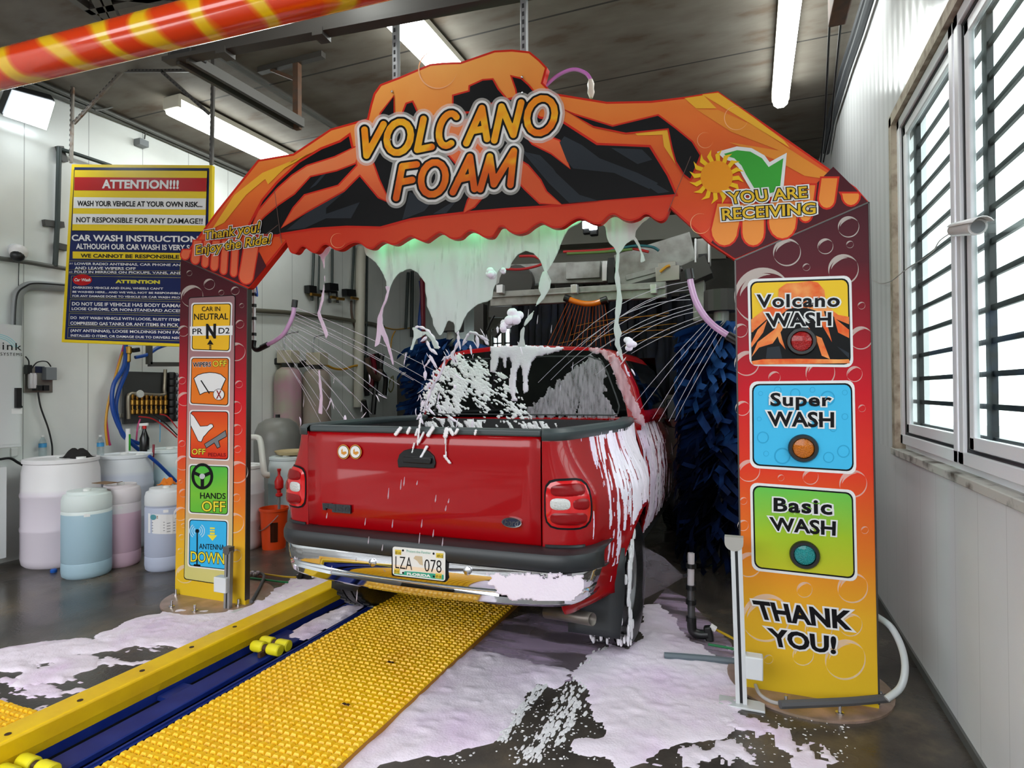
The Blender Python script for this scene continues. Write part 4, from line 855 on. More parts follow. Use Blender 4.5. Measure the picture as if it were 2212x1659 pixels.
for sg in (-1, 1):                                             # side glass
    sd = [p for p in ct if (p.x-ccx)*sg > 0 and 1.42 < p.z < 1.87]; sd.sort(key=lambda p: p.z)
    MB().grid([[Vector((ccx+(p.x-ccx)*s_+sg*.012, y, p.z+.012*(p.z-1.3)/.6)) for p in sd] for y, s_ in ((CY+.14, 1.02), (CY+.3, 1.03), (CY+1.2, 1.035), (CY+1.5, 1.015))]).build('side_window', M_gl, parent=truck, solid=.004)
    m_ = MB(); m_.box((XC+sg*1.08-.09, 5.95, 1.32), (XC+sg*1.08+.09, 6.03, 1.52)); m_.box((XC+sg*.98-.05, 5.97, 1.36), (XC+sg*.98+.05, 6.0, 1.4)); m_.build('door_mirror', M_plastic, parent=truck, bevel=.02)
MB().grid([[Vector((ccx+h, y, z)) for h in (-.72, 0, .72)] for y, z in ((CY+1.62, 1.93), (CY+2.1, 1.36))]).build('windshield', M_gl, parent=truck, solid=.01)
# wheels
def tyre(x, y, nm='wheel'):
    sg = 1 if x > XC else -1; prof = []; W = .265
    for a in ((.22,-.09),(.25,-.118),(.30,-.132),(.345,-.13),(.372,-.115),(.385,-.085),(.385,-.045),(.374,-.04),(.374,-.032),(.386,-.028),(.386,.028),(.374,.032),(.374,.04),(.385,.045),(.385,.085),(.372,.115),(.345,.13),(.30,.132),(.25,.118),(.22,.09)): prof.append(a)
    t = MB().lathe((x, y, .385), prof, 48, axis='X', caps=False)
    lug = MB()
    for k in range(40):
        a = 2*math.pi*k/40
        for o in (-.1, .065):
            p = Vector((x+o, y+.388*math.cos(a), .385+.388*math.sin(a))); q = Vector((x+o+.04, y+.388*math.cos(a+.04), .385+.388*math.sin(a+.04))); lug.bar(p, q, .028, .012, up=(0, math.cos(a), math.sin(a)))
    o = t.build(nm, M_rubber, parent=truck, smooth=True); lug.build('tread', M_rubber, parent=o)
    MB().lathe((x+sg*.09, y, .385), [(.225, -sg*.05), (.225, 0), (.2, 0), (.17, -sg*.03), (.08, -sg*.02), (.06, sg*.01), (.01, sg*.012)], 30, axis='X').build('rim', mat('silver_rim', (170, 172, 176), .3, metal=.8), parent=o, smooth=True)
for x in (XC-.93, XC+.93):
    for y in (WHY, 7.3): tyre(x, y)
for sg in (-1, 1):
    x = XC+(.90 if sg > 0 else -.82); hw = 1 if sg > 0 else .72; b = MB(); b.grid([[Vector((x+h*hw*(1-.1*(z < .3)), 3.40+.05*(z-.2)/.5, z+(.06 if sg < 0 else 0))) for h in (-.17, -.08, .08, .17)] for z in (.2, .24, .4, .56, .7)]); b.build('mud_flap', M_plastic, parent=truck, smooth=True, solid=.012)
ch = MB(); ch.box((XC-.62, 2.98, .5), (XC+.62, 8, .62)); ch.bar((XC-.85, WHY, .385), (XC+.85, WHY, .385), .1, .1); ch.box((XC-.3, 3.3, .46), (XC+.35, 3.7, .55)); ch.box((XC-.95, CY, .42), (XC+.95, 8, .5)); ch.build('chassis', M_under, parent=truck)
MB().tube([PY(1180,1322,3.35), PY(1235,1330,3.28), PY(1280,1338,3.22)], .034, 16, caps=False).build('exhaust_pipe', mat('exhaust_steel', (112, 104, 98), .4, metal=.7), parent=truck, smooth=True, solid=.003)
# ================================================================== conveyor
M_cy = mat('yellow_steel_paint', (242, 200, 20), .38, spec=.3, c2=(226, 180, 24), scale=5, lo=.45, hi=.75); M_cb = mat('blue_steel_paint', (20, 40, 116), .4, spec=.2, c2=(32, 52, 130), scale=7, lo=.4, hi=.7)
Y0, Y1 = .2, 12.0
conv = thing('conveyor', 'blue steel conveyor channel with a yellow guide rail running under the truck', 'conveyor', (-2.85, 2.5, 0))
MB().box((-2.945, Y0, -.31), (-2.645, Y1, -.29)).build('gap_shade_pan', mat('gap_shade', (12, 12, 13), .6), parent=conv)  # black sheet added under the deck so the slots look shaded
gr = MB().box((-3.09, Y0, 0), (-2.945, Y1, .13)).build('guide_rail', M_cy, parent=conv, bevel=.012, bseg=3, label='yellow guide rail')
for x, y in ((17,1586), (173,1513), (307,1449), (414,1398), (507,1354)):
    p = PZ(x, y, .1305); MB().lathe((p.x, p.y, .1305), [(.013, 0), (.013, .002), (.001, .002)], 12).build('bolt_hole', mat('rust_hole', (58, 34, 20), .7), parent=gr)
MB().box((-2.96, Y0, -.035), (-2.945, Y1, .05)).build('side_plate', M_cb, parent=conv); MB().box((-2.962, Y0, -.30), (-2.943, Y1, -.035)).build('gap_shade_side', mat('gap_shade', (12, 12, 13), .6), parent=conv)  # black lower side added as painted shade in the slot
MB().box((-2.872, Y0, -.035), (-2.735, Y1, -.004)).build('deck_plate', M_cb, parent=conv, bevel=.006)
for y in (1.55, 2.3, 3.1): MB().box((-2.94, y, -.03), (-2.87, y+.16, -.008)).build('deck_bridge', M_cb, parent=conv)
b = MB(); b.box((-2.635, Y0, .01), (-2.572, Y1, .022)); b.box((-2.59, Y0, -.3), (-2.572, Y1, .022)); b.build('angle_rail', M_cb, parent=conv, bevel=.004)
MB().box((-2.61, Y0, .022), (-2.605, Y1, .03)).build('angle_lip', M_cb, parent=conv)
M_roll = mat('yellow_roller', (226, 214, 30), .4); M_rub = mat('rusty_roller_hub', (66, 40, 24), .6)
def roller(x, y, z, label, group):
    t = thing('push_roller', label, 'roller', (x, y, z), group)
    for dy in (-.037, .037):
        for s_ in (-1, 1):
            MB().lathe((x+s_*.062, y+dy, z), [(.024, -.05), (.03, -.045), (.034, -.03), (.034, .04), (.028, .045)], 18, axis='X').build('roller', M_roll, parent=t, smooth=True)
        MB().lathe((x, y+dy, z), [(.022, -.02), (.022, .02)], 14, axis='X').build('axle', M_rub, parent=t)
    MB().bar((x, y-.1, z-.02), (x, y+.07, z-.02), .02, .03).build('link', M_rub, parent=t)
p = PZ(585, 1400, .03); roller(-2.77, p.y+.02, .034, 'yellow double roller sitting on the blue conveyor deck, in front of the truck tyre', 'conveyor rollers')
roller(-2.66, PZ(235, 1615, -.1).y, -.14, 'yellow roller showing below in the dark gap of the conveyor', 'conveyor rollers')
p = PZ(50, 1655, .05); roller(-2.80, p.y, .034, 'yellow roller on the conveyor deck at the bottom left corner of the photo', 'conveyor rollers')
# foam lying on the conveyor deck
def foam_top(name, poly_px, label, res=.014, hgt=.03, nsc=9.0, z0=0.0, thr=.0, m=None, seed=1, holes=(), kind='stuff', edge=.09, cat='foam', rough=.3, skip=None):
    pw = [PZ(x, y, z0) for x, y in poly_px]; pts = [(p.x, p.y) for p in pw]
    xs = np.arange(min(p[0] for p in pts)-.1, max(p[0] for p in pts)+.1, res); ys = np.arange(min(p[1] for p in pts)-.1, max(p[1] for p in pts)+.1, res)
    X, Y = np.meshgrid(xs, ys); d = sdist(X, Y, pts)
    for h in holes: d = np.minimum(d, -sdist(X, Y, [(PZ(x, y, z0).x, PZ(x, y, z0).y) for x, y in h]))
    d = d+(fbm(X*7, Y*7, seed, 4)-.44)*.16
    n = fbm(X*nsc, Y*nsc, seed+9, 5); e = np.clip(d/edge, -1, 1)
    H_ = np.where(d > 0, hgt*np.sqrt(np.clip(e, 0, 1))*(.55+.9*(n-.5)*2*rough)+thr, -.004)
    bub = np.maximum(0, vnoise(X*26, Y*26, seed+3)-.55)*.05*rough
    H_ = np.where(d > .02, H_+bub, H_); H_ = np.where((d > -.03) & (d <= 0), -.003, H_)
    if skip is not None: H_ = skip(X, Y, H_)
    H_ = np.maximum(H_, -.004)
    b = MB(); height_mesh(b, H_, lambda i, j, h: (X[i, j], Y[i, j], z0+h))
    return b.build(name, m or M_foam, smooth=True, label=label, cat=cat, kind=kind)
M_foam = mat('pink_white_foam', (240, 228, 241), .55, c2=(230, 206, 234), scale=2.2, lo=.45, hi=.7, bump=.16, bscale=90)
M_foamw = mat('white_foam', (240, 237, 241), .5, bump=.4, bscale=60)
def zz(q, Z): return zq(Z, q)
Zf = (640, 1200, .43400); Zl = (0, 1200, .18083)
A_ = zz([(215,1058),(300,1000),(400,880),(470,800),(560,690),(660,590),(790,500),(860,470),(1000,490),(1200,545),(1330,560),(1370,580),(1300,650),(1200,640),(1130,740),(1060,830),(990,900),(900,945),(760,975),(640,985),(560,1005),(480,1000),(410,1040),(380,1058)], Zf)
foam_top('floor_foam', A_, 'white foam field between the yellow mat and the dark tyre track', seed=3, hgt=.022, nsc=13, holes=[zz([(330,1012),(370,1005),(380,1030),(340,1035)], Zf)])
B_ = zz([(1410,620),(1400,560),(1480,470),(1560,440),(1640,460),(1730,410),(1740,250),(1800,240),(1900,330),(1950,410),(2050,470),(2190,560),(2212,680),(2212,820),(2100,900),(2000,960),(1900,950),(1800,975),(1760,1010),(1850,1058),(1600,1058),(1560,1020),(1470,980),(1400,950),(1400,925),(1500,905),(1520,880),(1470,800),(1480,740),(1430,690)], Zf)
foam_top('floor_foam', B_, 'pale pink foam field between the tyre track and the right arch leg', seed=5, hgt=.02, nsc=12)
C_ = [(1570,1400),(1600,1440),(1640,1560),(1700,1570),(1790,1640),(1780,1659),(1560,1659),(1420,1640),(1500,1590),(1560,1540),(1580,1500)]
foam_top('floor_foam', C_, 'thin broken foam in front of the right arch leg', seed=12, hgt=.012, nsc=22, edge=.12, skip=lambda X, Y, H_: np.where(fbm(X*16, Y*9, 41, 5) > .5, H_, -.004))
D_ = zz([(0,1130),(200,1090),(400,1045),(800,1030),(950,995),(1130,1010),(1210,930),(1300,890),(1500,800),(1900,690),(2050,640),(2212,620)], Zl)+[(440,1318),(530,1300),(600,1275),(640,1250),(690,1250),(700,1264),(560,1325),(470,1365),(400,1397)]+zz([(1900,1090),(1600,1090),(1540,1110),(1150,1145),(870,1180),(1060,1240),(1100,1320),(1010,1390),(900,1470),(760,1575),(560,1555),(400,1530),(160,1550),(230,1480),(225,1400),(0,1385)], Zl)
foam_top('floor_foam', D_, 'pink foam trail on the dark floor left of the yellow guide rail', seed=8, hgt=.022, nsc=9, rough=.3, holes=[zz([(1150,1020),(1330,1040),(1550,970),(1540,1000),(1390,1040),(1170,1045)], Zl), zz([(370,1310),(480,1285),(600,1300),(500,1335)], Zl)])
foam_top('floor_foam', [(545,1300),(640,1245),(720,1215),(800,1225),(720,1262),(700,1264),(600,1305)], 'foam film behind the left arch leg beside the hose fittings', seed=9, hgt=.016, rough=.3)
foam_top('deck_foam', [(605,1385),(650,1345),(740,1310),(790,1300),(770,1325),(690,1365),(655,1385),(640,1380)], 'pale wet foam on the conveyor deck behind the yellow roller', seed=15, hgt=.012, rough=.4, z0=-.002, skip=lambda X, Y, H_: np.where((X > -2.875) & (X < -2.70), H_, -.004))
# wet purple film and tyre streaks
M_film = film_mat('lilac_water_film', (214, 190, 218), .6, .12, nscale=2.6, lo=.46, hi=.62, stretch=(.7, 2.6, 1), trl=0)
def film(poly, z, lab, m=M_film): return MB().prism([PZ(x, y, z) for x, y in poly], (0, 0, .0012)).build('water_film', m, label=lab, cat='water film', kind='stuff')
film([(985,1405),(1060,1350),(1140,1325),(1230,1330),(1300,1375),(1390,1390),(1405,1310),(1440,1270),(1480,1290),(1530,1340),(1580,1390),(1590,1440),(1400,1450),(1200,1475),(1050,1450)], .001, 'lilac soapy water film under the rear of the truck')
foam_top('floor_foam', zz([(-500,1300),(0,1330),(1000,1250),(1500,1130),(2212,1050),(2212,1080),(1900,1180),(1500,1400),(1000,1640),(500,1900),(-500,2200)], Zl), 'thin broken pink foam between the foam trail and the guide rail', seed=52, hgt=.006, nsc=20, edge=.12, skip=lambda X, Y, H_: np.where(fbm(X*7+Y*2, Y*16, 43, 5) > .575, H_, -.004))
st = MB()
for k, (q, w_) in enumerate((([(1085,1600),(1130,1530),(1175,1478)], 9), ([(1128,1640),(1200,1540),(1262,1440),(1310,1400)], 10), ([(1150,1640),(1225,1530),(1290,1425)], 8), ([(1205,1600),(1250,1520)], 7))):
    P = bez([PZ(x, y, .003) for x, y in q], 10)
    for i in range(len(P)-1):
        for _ in range(6):
            c_ = P[i]+(P[i+1]-P[i])*random.random(); o_ = Vector((random.gauss(0, .016), random.gauss(0, .02), 0)); s_ = random.uniform(.004, .014); st.sphere(c_+o_, s_, 8, 5, (.7, 2.2, .3))
st.build('track_foam', M_foamw, smooth=True, label='foam streaks left along the dark tyre track', cat='foam', kind='stuff')
sp = MB()
for _ in range(520):
    x, y = random.choice([(random.uniform(880, 1560), random.uniform(1560, 1655)), (random.gauss(1200, 60), random.uniform(1480, 1640)), (random.uniform(1560, 1850), random.uniform(1540, 1650))])
    p = PZ(x, y, .001); s_ = random.uniform(.002, .005); sp.sphere(p, s_, 6, 4, (random.uniform(.8, 2), random.uniform(.8, 2), .35))
sp.build('foam_fleck', M_foamw, smooth=True, label='small foam flecks scattered over the wet dark floor', cat='foam', kind='stuff')

# ================================================================== yellow safety mat
def mat_grid(name, label, x0, x1, y0, y1, z, s_=.0385):
    nx = int(round((x1-x0)/s_)); ny = int(round((y1-y0)/s_)); sx = (x1-x0)/nx; sy = (y1-y0)/ny
    t = thing(name, label, 'safety mat', ((x0+x1)/2, y0, 0)); MB().box((x0, y0, 0), (x1, y1, z-.013)).build('base', mat('mat_groove', (176, 118, 20), .6), parent=t)
    b = MB()
    for i in range(nx):
        for j in range(ny):
            a, c = x0+i*sx, y0+j*sy; g = .001; jx, jy, jh = random.uniform(-.002, .002), random.uniform(-.002, .002), random.uniform(-.003, .001)
            q = [(a+g, c+g, z-.015), (a+sx-g, c+g, z-.015), (a+sx-g, c+sy-g, z-.015), (a+g, c+sy-g, z-.015)]; u = .0085
            q += [(a+u+jx, c+u*1.0+jy, z+jh), (a+sx-u+jx, c+u+jy, z+jh), (a+sx-u+jx, c+sy-u*1.25+jy, z+jh), (a+u+jx, c+sy-u*1.25+jy, z+jh)]
            b.add(q, [(4,5,6,7), (0,1,5,4), (1,2,6,5), (2,3,7,6), (3,0,4,7)])
    b.build('knobs', mat('yellow_mat_rubber', (246, 194, 14), .4, c2=(236, 176, 12), scale=3, lo=.5, hi=.75), parent=t); return t
mat_grid('safety_mat', 'long yellow knobbed mat on the floor beside the blue conveyor', -2.56, -1.62, 1.2, 7.6, .042)
mat_grid('safety_mat', 'yellow knobbed mat corner left of the guide rail at bottom left', -3.75, -3.1, .8, PZ(85, 1534, .03).y, .035)
for x, y, lab in ((842,1432,'dark dead leaf lying on the yellow mat nearer the truck'), (745,1523,'dark dead leaf lying on the yellow mat nearer the camera')):
    p = PZ(x, y, .046); b = MB(); b.grid([[p+Vector((i*.011+.004*j*j, j*.008, .004*abs(j)+.004*(i % 2))) for j in (-1, 0, 1)] for i in range(-2, 3)]); b.build('leaf', mat('dead_leaf', (62, 34, 10), .7), smooth=True, label=lab, cat='leaf', solid=.001)

# ================================================================== foam falling from the arch
FY = AY+.17
M_curt = film_mat('foam_curtain', (226, 230, 228), .90, .4, nscale=26, lo=.2, hi=.42, stretch=(1, 1, .12), trl=.45)
def Fp(x, y): return PY(x, y, FY)
Zk = (1000, 460, .27125); Zm = (540, 500, .25316)
CU = zz([(970,110),(1000,200),(1080,260),(1110,310),(1140,370),(1165,430),(1180,500),(1190,480),(1230,400),(1280,345),(1370,320),(1440,360),(1490,440),(1500,540),(1520,650),(1550,740),(1560,800),(1620,890),(1640,870),(1690,760),(1740,780),(1750,870),(1790,840),(1860,690),(1930,630),(2020,600),(2060,580),(2070,500),(2100,440),(2110,360)], Zm)
CU += zz([(300,445),(370,440),(380,400),(440,330),(500,298),(560,320),(610,370),(655,470),(670,470),(710,390),(760,290),(790,230),(840,130),(950,65),(900,30),(600,30),(200,80)], Zk)+[(1000,480),(900,490),(800,500)]
def curtain(name, label, poly, seed, st=3.0, m=None, thick=.006, amp=.03):
    X, Y = np.meshgrid(np.arange(min(p[0] for p in poly)-8, max(p[0] for p in poly)+8, st), np.arange(min(p[1] for p in poly)-8, max(p[1] for p in poly)+8, st))
    F_ = sdist(X, Y, poly)+(fbm(X/22, Y/30, seed, 3)-.5)*7; x0, y0 = X[0, 0], Y[0, 0]
    def fn(x, y):
        o = (fbm(np.array([x/38.]), np.array([y/160.]), seed+4, 3)[0]-.5)*amp*2; return PY(x, y, FY+o)
    b = MB(); sdf_mesh(b, F_, x0, y0, st, fn)
    return b.build(name, m or M_curt, smooth=True, label=label, cat='foam', kind='stuff', solid=thick)
curtain('foam_curtain', 'wide translucent foam sheet falling from under the volcano arch', CU, 21)
C2 = zz([(1090,90),(1130,110),(1150,200),(1160,240),(1200,280),(1225,320),(1215,430),(1212,520),(1225,600),(1230,680),(1220,760),(1205,860),(1200,930),(1215,1000),(1205,1050),(1240,1120),(1262,1190),(1285,1180),(1262,1080),(1245,1010),(1262,960),(1240,880),(1250,770),(1265,690),(1250,600),(1238,500),(1240,400),(1245,320),(1290,260),(1340,215),(1360,210),(1390,260),(1415,330),(1420,390),(1450,380),(1440,330),(1410,250),(1375,190),(1380,140),(1420,80),(1490,30),(1400,10),(1150,10)], Zk)
curtain('foam_strand', 'narrow foam stream twisting down at the right of the foam sheet', C2, 31, st=2.2)
C3 = zz([(640,470),(610,560),(605,600),(625,650),(580,720),(560,780),(510,850),(470,940),(465,990),(440,1060),(490,1060),(480,1000),(490,900),(540,840),(590,740),(640,690),(690,600),(700,540),(670,470)], Zk)
curtain('foam_strand', 'thin foam stream dropping from the middle tip of the foam sheet', C3, 33, st=2.2)
C4 = zz([(580,180),(610,220),(625,280),(630,430),(600,600),(575,700),(600,760),(640,860),(650,920),(665,880),(650,840),(610,740),(600,690),(630,590),(645,420),(640,280),(640,220),(690,150),(660,110),(610,130)], Zm)
M_pf = film_mat('pink_foam', (238, 212, 232), .85, .4, trl=.4)
curtain('foam_strand', 'thin pink foam string at the left end of the scalloped arch edge', C4, 35, st=1.6, m=M_pf)
C5 = zz([(1160,470),(1170,520),(1150,590),(1120,650),(1100,720),(1090,800),(1070,980),(1100,960),(1120,880),(1140,900),(1170,980),(1200,1080),(1225,1140),(1215,1050),(1180,940),(1150,850),(1130,790),(1125,720),(1140,650),(1165,590),(1185,520),(1195,470)], Zm)
curtain('foam_strand', 'pale foam stream falling left of the foam sheet towards the truck bed', C5, 37, st=1.6, m=M_pf)
C6 = zz([(1390,820),(1400,900),(1370,1010),(1385,1010),(1420,920),(1500,880),(1550,930),(1570,1000),(1620,1010),(1600,960),(1560,900),(1520,850),(1460,850),(1410,820)], Zm)
curtain('foam_strand', 'loose curl of foam drifting above the truck cab', C6, 39, st=1.6)
C7 = zz([(580,1180),(590,1300),(600,1400),(590,1550),(615,1560),(622,1400),(605,1260),(600,1180)], Zm)
curtain('foam_strand', 'long pink foam drip falling in front of the tall tank', C7, 41, st=1.6, m=M_pf)
for k, (x, y, r_) in enumerate(((1107,690,14), (1090,705,9), (1060,590,10), (1365,740,9), (1085,585,6))):
    b = MB()
    for _ in range(7): b.sphere(PY(x+random.gauss(0, r_*.5), y+random.gauss(0, r_*.5), FY+random.gauss(0, .02)), r_*.0022, 10, 7, (1.2, .6, 1))
    b.build('foam_blob', M_foam, smooth=True, label='flying foam blob '+('above the truck roof near the dark column', 'below the dark crossbeam above the truck roof', 'at the right edge of the foam sheet', 'right of the narrow foam stream near the blue brush', 'beside the foam sheet edge, smallest')[k], cat='foam', group='flying foam blobs')
# green strip lamps behind the arch edge
t = thing('green_led_strip', 'green lamp strip behind the scalloped lower edge of the arch', 'lamp strip', PY(1000, 480, AY+.085))
p0, p1 = Vector((-2.55, AY+.085, 2.88)), Vector((-.75, AY+.085, 2.88))
MB().bar(p0, p1, .04, .03).build('housing', M_edge, parent=t)
M_led = emit_mat('green_led', (30, 255, 120), 14.0)
for k in range(12):
    p = p0+(p1-p0)*((k+.5)/12); MB().sphere(p-Vector((0, 0, .018)), .016, 10, 6).build('led', M_led, parent=t)
for k in range(3):
    ld = bpy.data.lights.new('green_lamp', 'POINT'); ld.color = (.1, 1, .45); ld.energy = 3.0; ld.shadow_soft_size = .08
    lo_ = bpy.data.objects.new('green_lamp', ld); col.objects.link(lo_); lo_.location = p0+(p1-p0)*((k+.5)/3)+Vector((0, .015, -.06)); lo_.parent = t; lo_.location = lo_.location-t.location

# ---- foam on the truck
def wall_foam(name, label, y, dirn, zf, seed, x0, x1, y0, y1, st=2.0, m=None, cat='foam', amp=.012, fld=None):
    """foam on an upright surface: field over picture coordinates lifted off the surface"""
    X, Y = np.meshgrid(np.arange(x0, x1, st), np.arange(y0, y1, st)); H_ = fld(X, Y); b = MB()
    height_mesh(b, np.maximum(H_, -.003), lambda i, j, h: PY(float(X[i, j]), float(Y[i, j]), y-h))
    return b.build(name, m or M_foam, smooth=True, label=label, cat=cat, kind='stuff')
Zw = (880, 720, .26221)
P1 = zz([(340,230),(430,180),(560,230),(700,330),(800,400),(900,540),(960,680),(1000,720),(900,800),(700,700),(560,560),(400,640),(240,680),(150,640),(170,480),(250,340)], Zw)
def fld1(X, Y):
    d = sdist(X, Y, P1)/30.0; U = (X*.82+Y*.57); V = (-X*.57+Y*.82)
    n = fbm(U/9, V/3.6, 51, 3)*.62+fbm(X/26, Y/26, 54, 3)*.6; return np.where(d > -.4, np.minimum((n-.665+np.clip(d, -1, .35)*.16)*.05, .005), -.003)
wall_foam('window_foam', 'white foam splatter on the left half of the rear window', CY-.016, None, None, 1, 905, 1150, 740, 935, 1.1, M_foamw, fld=fld1)
P2 = zz([(1000,640),(1100,540),(1200,430),(1300,340),(1420,250),(1500,200),(1580,220),(1620,300),(1600,420),(1660,560),(1720,680),(1700,690),(1560,690),(1420,690),(1400,560),(1380,690),(1150,700),(1000,700)], Zw)
M_gf = film_mat('thin_grey_foam', (196, 186, 196), .62, .5, nscale=40, lo=.25, hi=.6, stretch=(1.4, 1, .3), trl=.1)
def fld2(X, Y): return np.where(sdist(X, Y, P2)+(fbm(X/9, Y/14, 61, 4)-.5)*26 > 0, .002, -.003)
wall_foam('window_foam', 'thin grey foam film on the right half of the rear window', CY-.014, None, None, 1, 1130, 1350, 760, 915, 2, M_gf, fld=fld2)
P3 = zz([(690,115),(1000,100),(1080,110),(1300,120),(1180,165),(1060,190),(1020,240),(1000,330),(985,480),(960,500),(950,300),(930,250),(900,300),(890,520),(900,550),(870,550),(840,480),(860,240),(840,200),(815,200),(812,280),(800,285),(790,210),(760,200),(720,320),(680,310),(690,190)], Zw)
def fld3(X, Y): d = sdist(X, Y, P3)+(fbm(X/7, Y/12, 71, 3)-.5)*6; return np.where(d > 0, .004+.008*np.sqrt(np.clip(d/8, 0, 1)), -.003)
wall_foam('window_foam', 'foam dripping from the truck roof over the middle of the rear window', CY-.016, None, None, 1, 1050, 1230, 742, 880, 1.5, M_foam, fld=fld3)
P4 = zz([(1490,120),(1620,130),(1720,190),(1780,300),(1830,450),(1890,600),(1950,720),(1960,760),(1890,750),(1850,640),(1790,560),(1720,420),(1690,280),(1600,170),(1500,150)], Zw)
def fld4(X, Y): d = sdist(X, Y, P4)+(fbm(X/10, Y/16, 81, 4)-.5)*12; return np.where(d > 0, .003+.004*np.sqrt(np.clip(d/8, 0, 1)), -.003)
wall_foam('pillar_foam', 'pink foam running down the right rear corner of the cab', CY-.012, None, None, 1, 1260, 1405, 742, 930, 1.7, film_mat('pink_wet_foam', (240, 206, 222), .8, .3, nscale=20, lo=.3, hi=.6, stretch=(1, 1, .3), trl=.2), fld=fld4)
P5 = zz([(0,700),(200,700),(700,720),(1250,730),(1250,800),(900,810),(400,790),(0,790)], Zw)
def fld5(X, Y): U = (X*.9+Y*.4); n = fbm((X-Y*.5)/7, Y/20, 91, 4); return np.where(sdist(X, Y, P5) > 0, (n-.54)*.05, -.003)
wall_foam('bed_foam', 'foam streaks on the black front wall of the truck bed', 4.53, None, None, 1, 880, 1215, 900, 932, 1.4, M_foamw, fld=fld5)
# right rear wing: streaks of foam following the body
def side_foam(name, label, sg, fld, nu=420, nz=170, u0=.2, u1=1.0, z0=.4, z1=1.36, m=None):
    U, Z_ = np.meshgrid(np.linspace(u0, u1, nu), np.linspace(z0, z1, nz)); H_ = np.maximum(fld(U, Z_), -.003)
    b = MB(); height_mesh(b, H_, lambda i, j, h: side_pt(sg, float(U[i, j]), float(Z_[i, j]), .008+h)); return b.build(name, m or M_foam, smooth=True, label=label, cat='foam', kind='stuff')
def fs(U, Z_):
    n = fbm(U*95+Z_*3, Z_*5.5, 101, 4); lim = .56-.14*(Z_-.8)/.5*(Z_ > .8)
    k = np.clip((U-lim)/.12, -1, 1)*.22
    arch_ = np.hypot(pl_y(U)-WHY, Z_-.4) > .5
    bot = np.where(Z_ < .62, -.2, 0)-np.where((Z_ < 1.0) & (U > .55) & (U < .62), 0, 0)
    return np.where(arch_, (n-.565+k+bot)*.03, -.003)
def pl_y(U):
    xs = np.linspace(0, 1, 101); return np.interp(U, xs, [pl(PL_MID, t)[1] for t in xs])
side_foam('wing_foam', 'pink foam streaming down the right rear wing of the truck', 1, fs)
def side_x(z): return XC+np.interp(z, [.42, .6, .9, 1.15, 1.33, 1.38], [.93, .98, 1.0, .98, .93, .86])
Yg, Zg_ = np.meshgrid(np.linspace(CY-.02, 6.4, 240), np.linspace(.5, 1.38, 110)); Nd = fbm(Yg*30+Zg_*4, Zg_*4, 131, 4); b = MB()
height_mesh(b, np.maximum((Nd-.545+np.clip((5.4-Yg)/3, -.2, .1))*.03, -.003), lambda i, j, h: (float(side_x(Zg_[i, j]))+.008+h, float(Yg[i, j]), float(Zg_[i, j]))); b.build('door_foam', M_foam, smooth=True, label='pink foam running down the right door of the truck', cat='foam', kind='stuff')
# bumper, tailgate and tyre foam
def fldb(X, Y):
    Q = [(1055,1243),(1090,1238),(1150,1242),(1200,1245),(1262,1240),(1265,1270),(1240,1300),(1180,1302),(1100,1290),(1060,1265)]
    return np.where(sdist(X, Y, Q)+(fbm(X/14, Y/10, 111, 4)-.5)*34 > 0, .006, -.003)
wall_foam('bumper_foam', 'foam patch clinging to the right part of the chrome bumper', 2.832, None, None, 1, 1045, 1262, 1236, 1300, 2, M_foam, fld=fldb)
def fldt(X, Y):
    F_ = np.full(X.shape, -1.0)
    for x0, y0, x1, y1, w_ in ((908,905,902,960,2.5), (922,965,908,990,4), (915,935,905,955,3), (865,925,855,938,5), (885,925,880,935,4), (902,928,898,940,3), (935,925,925,940,6), (965,928,962,942,7), (972,928,978,938,5), (988,928,984,936,4), (962,940,963,985,1.6), (960,985,972,1000,3), (1028,930,1026,938,3), (895,958,890,978,2)):
        ex, ey = x1-x0, y1-y0; t = np.clip(((X-x0)*ex+(Y-y0)*ey)/(ex*ex+ey*ey), 0, 1); F_ = np.maximum(F_, w_*.62-np.hypot(X-x0-t*ex, Y-y0-t*ey))
    return np.where(F_ > 0, .002+.002*np.sqrt(np.clip(F_, 0, 4)), -.003)
wall_foam('tailgate_foam', 'white foam splashes on the tailgate top around the handle', TY-.03, None, None, 1, 845, 1040, 900, 1010, 1.2, M_foamw, fld=fldt)
b = MB()
for _ in range(120):
    a = random.uniform(2.3, 4.1); r_ = .392; xx = XC+.93+random.uniform(-.13, .14); s_ = random.uniform(.006, .02)
    b.sphere((xx, WHY+r_*math.cos(a), .385+r_*math.sin(a)), s_, 7, 5, (.6, 1, 1.8))
for _ in range(70):
    a = random.uniform(1.9, 4.0); r_ = random.uniform(.28, .37); b.sphere((XC+.93+.136, WHY+r_*math.cos(a), .385+r_*math.sin(a)), random.uniform(.01, .035), 8, 5, (.35, .8, 1.5))
b.build('tyre_foam', M_foamw, smooth=True, label='white foam smeared on the right rear tyre', cat='foam', kind='stuff')

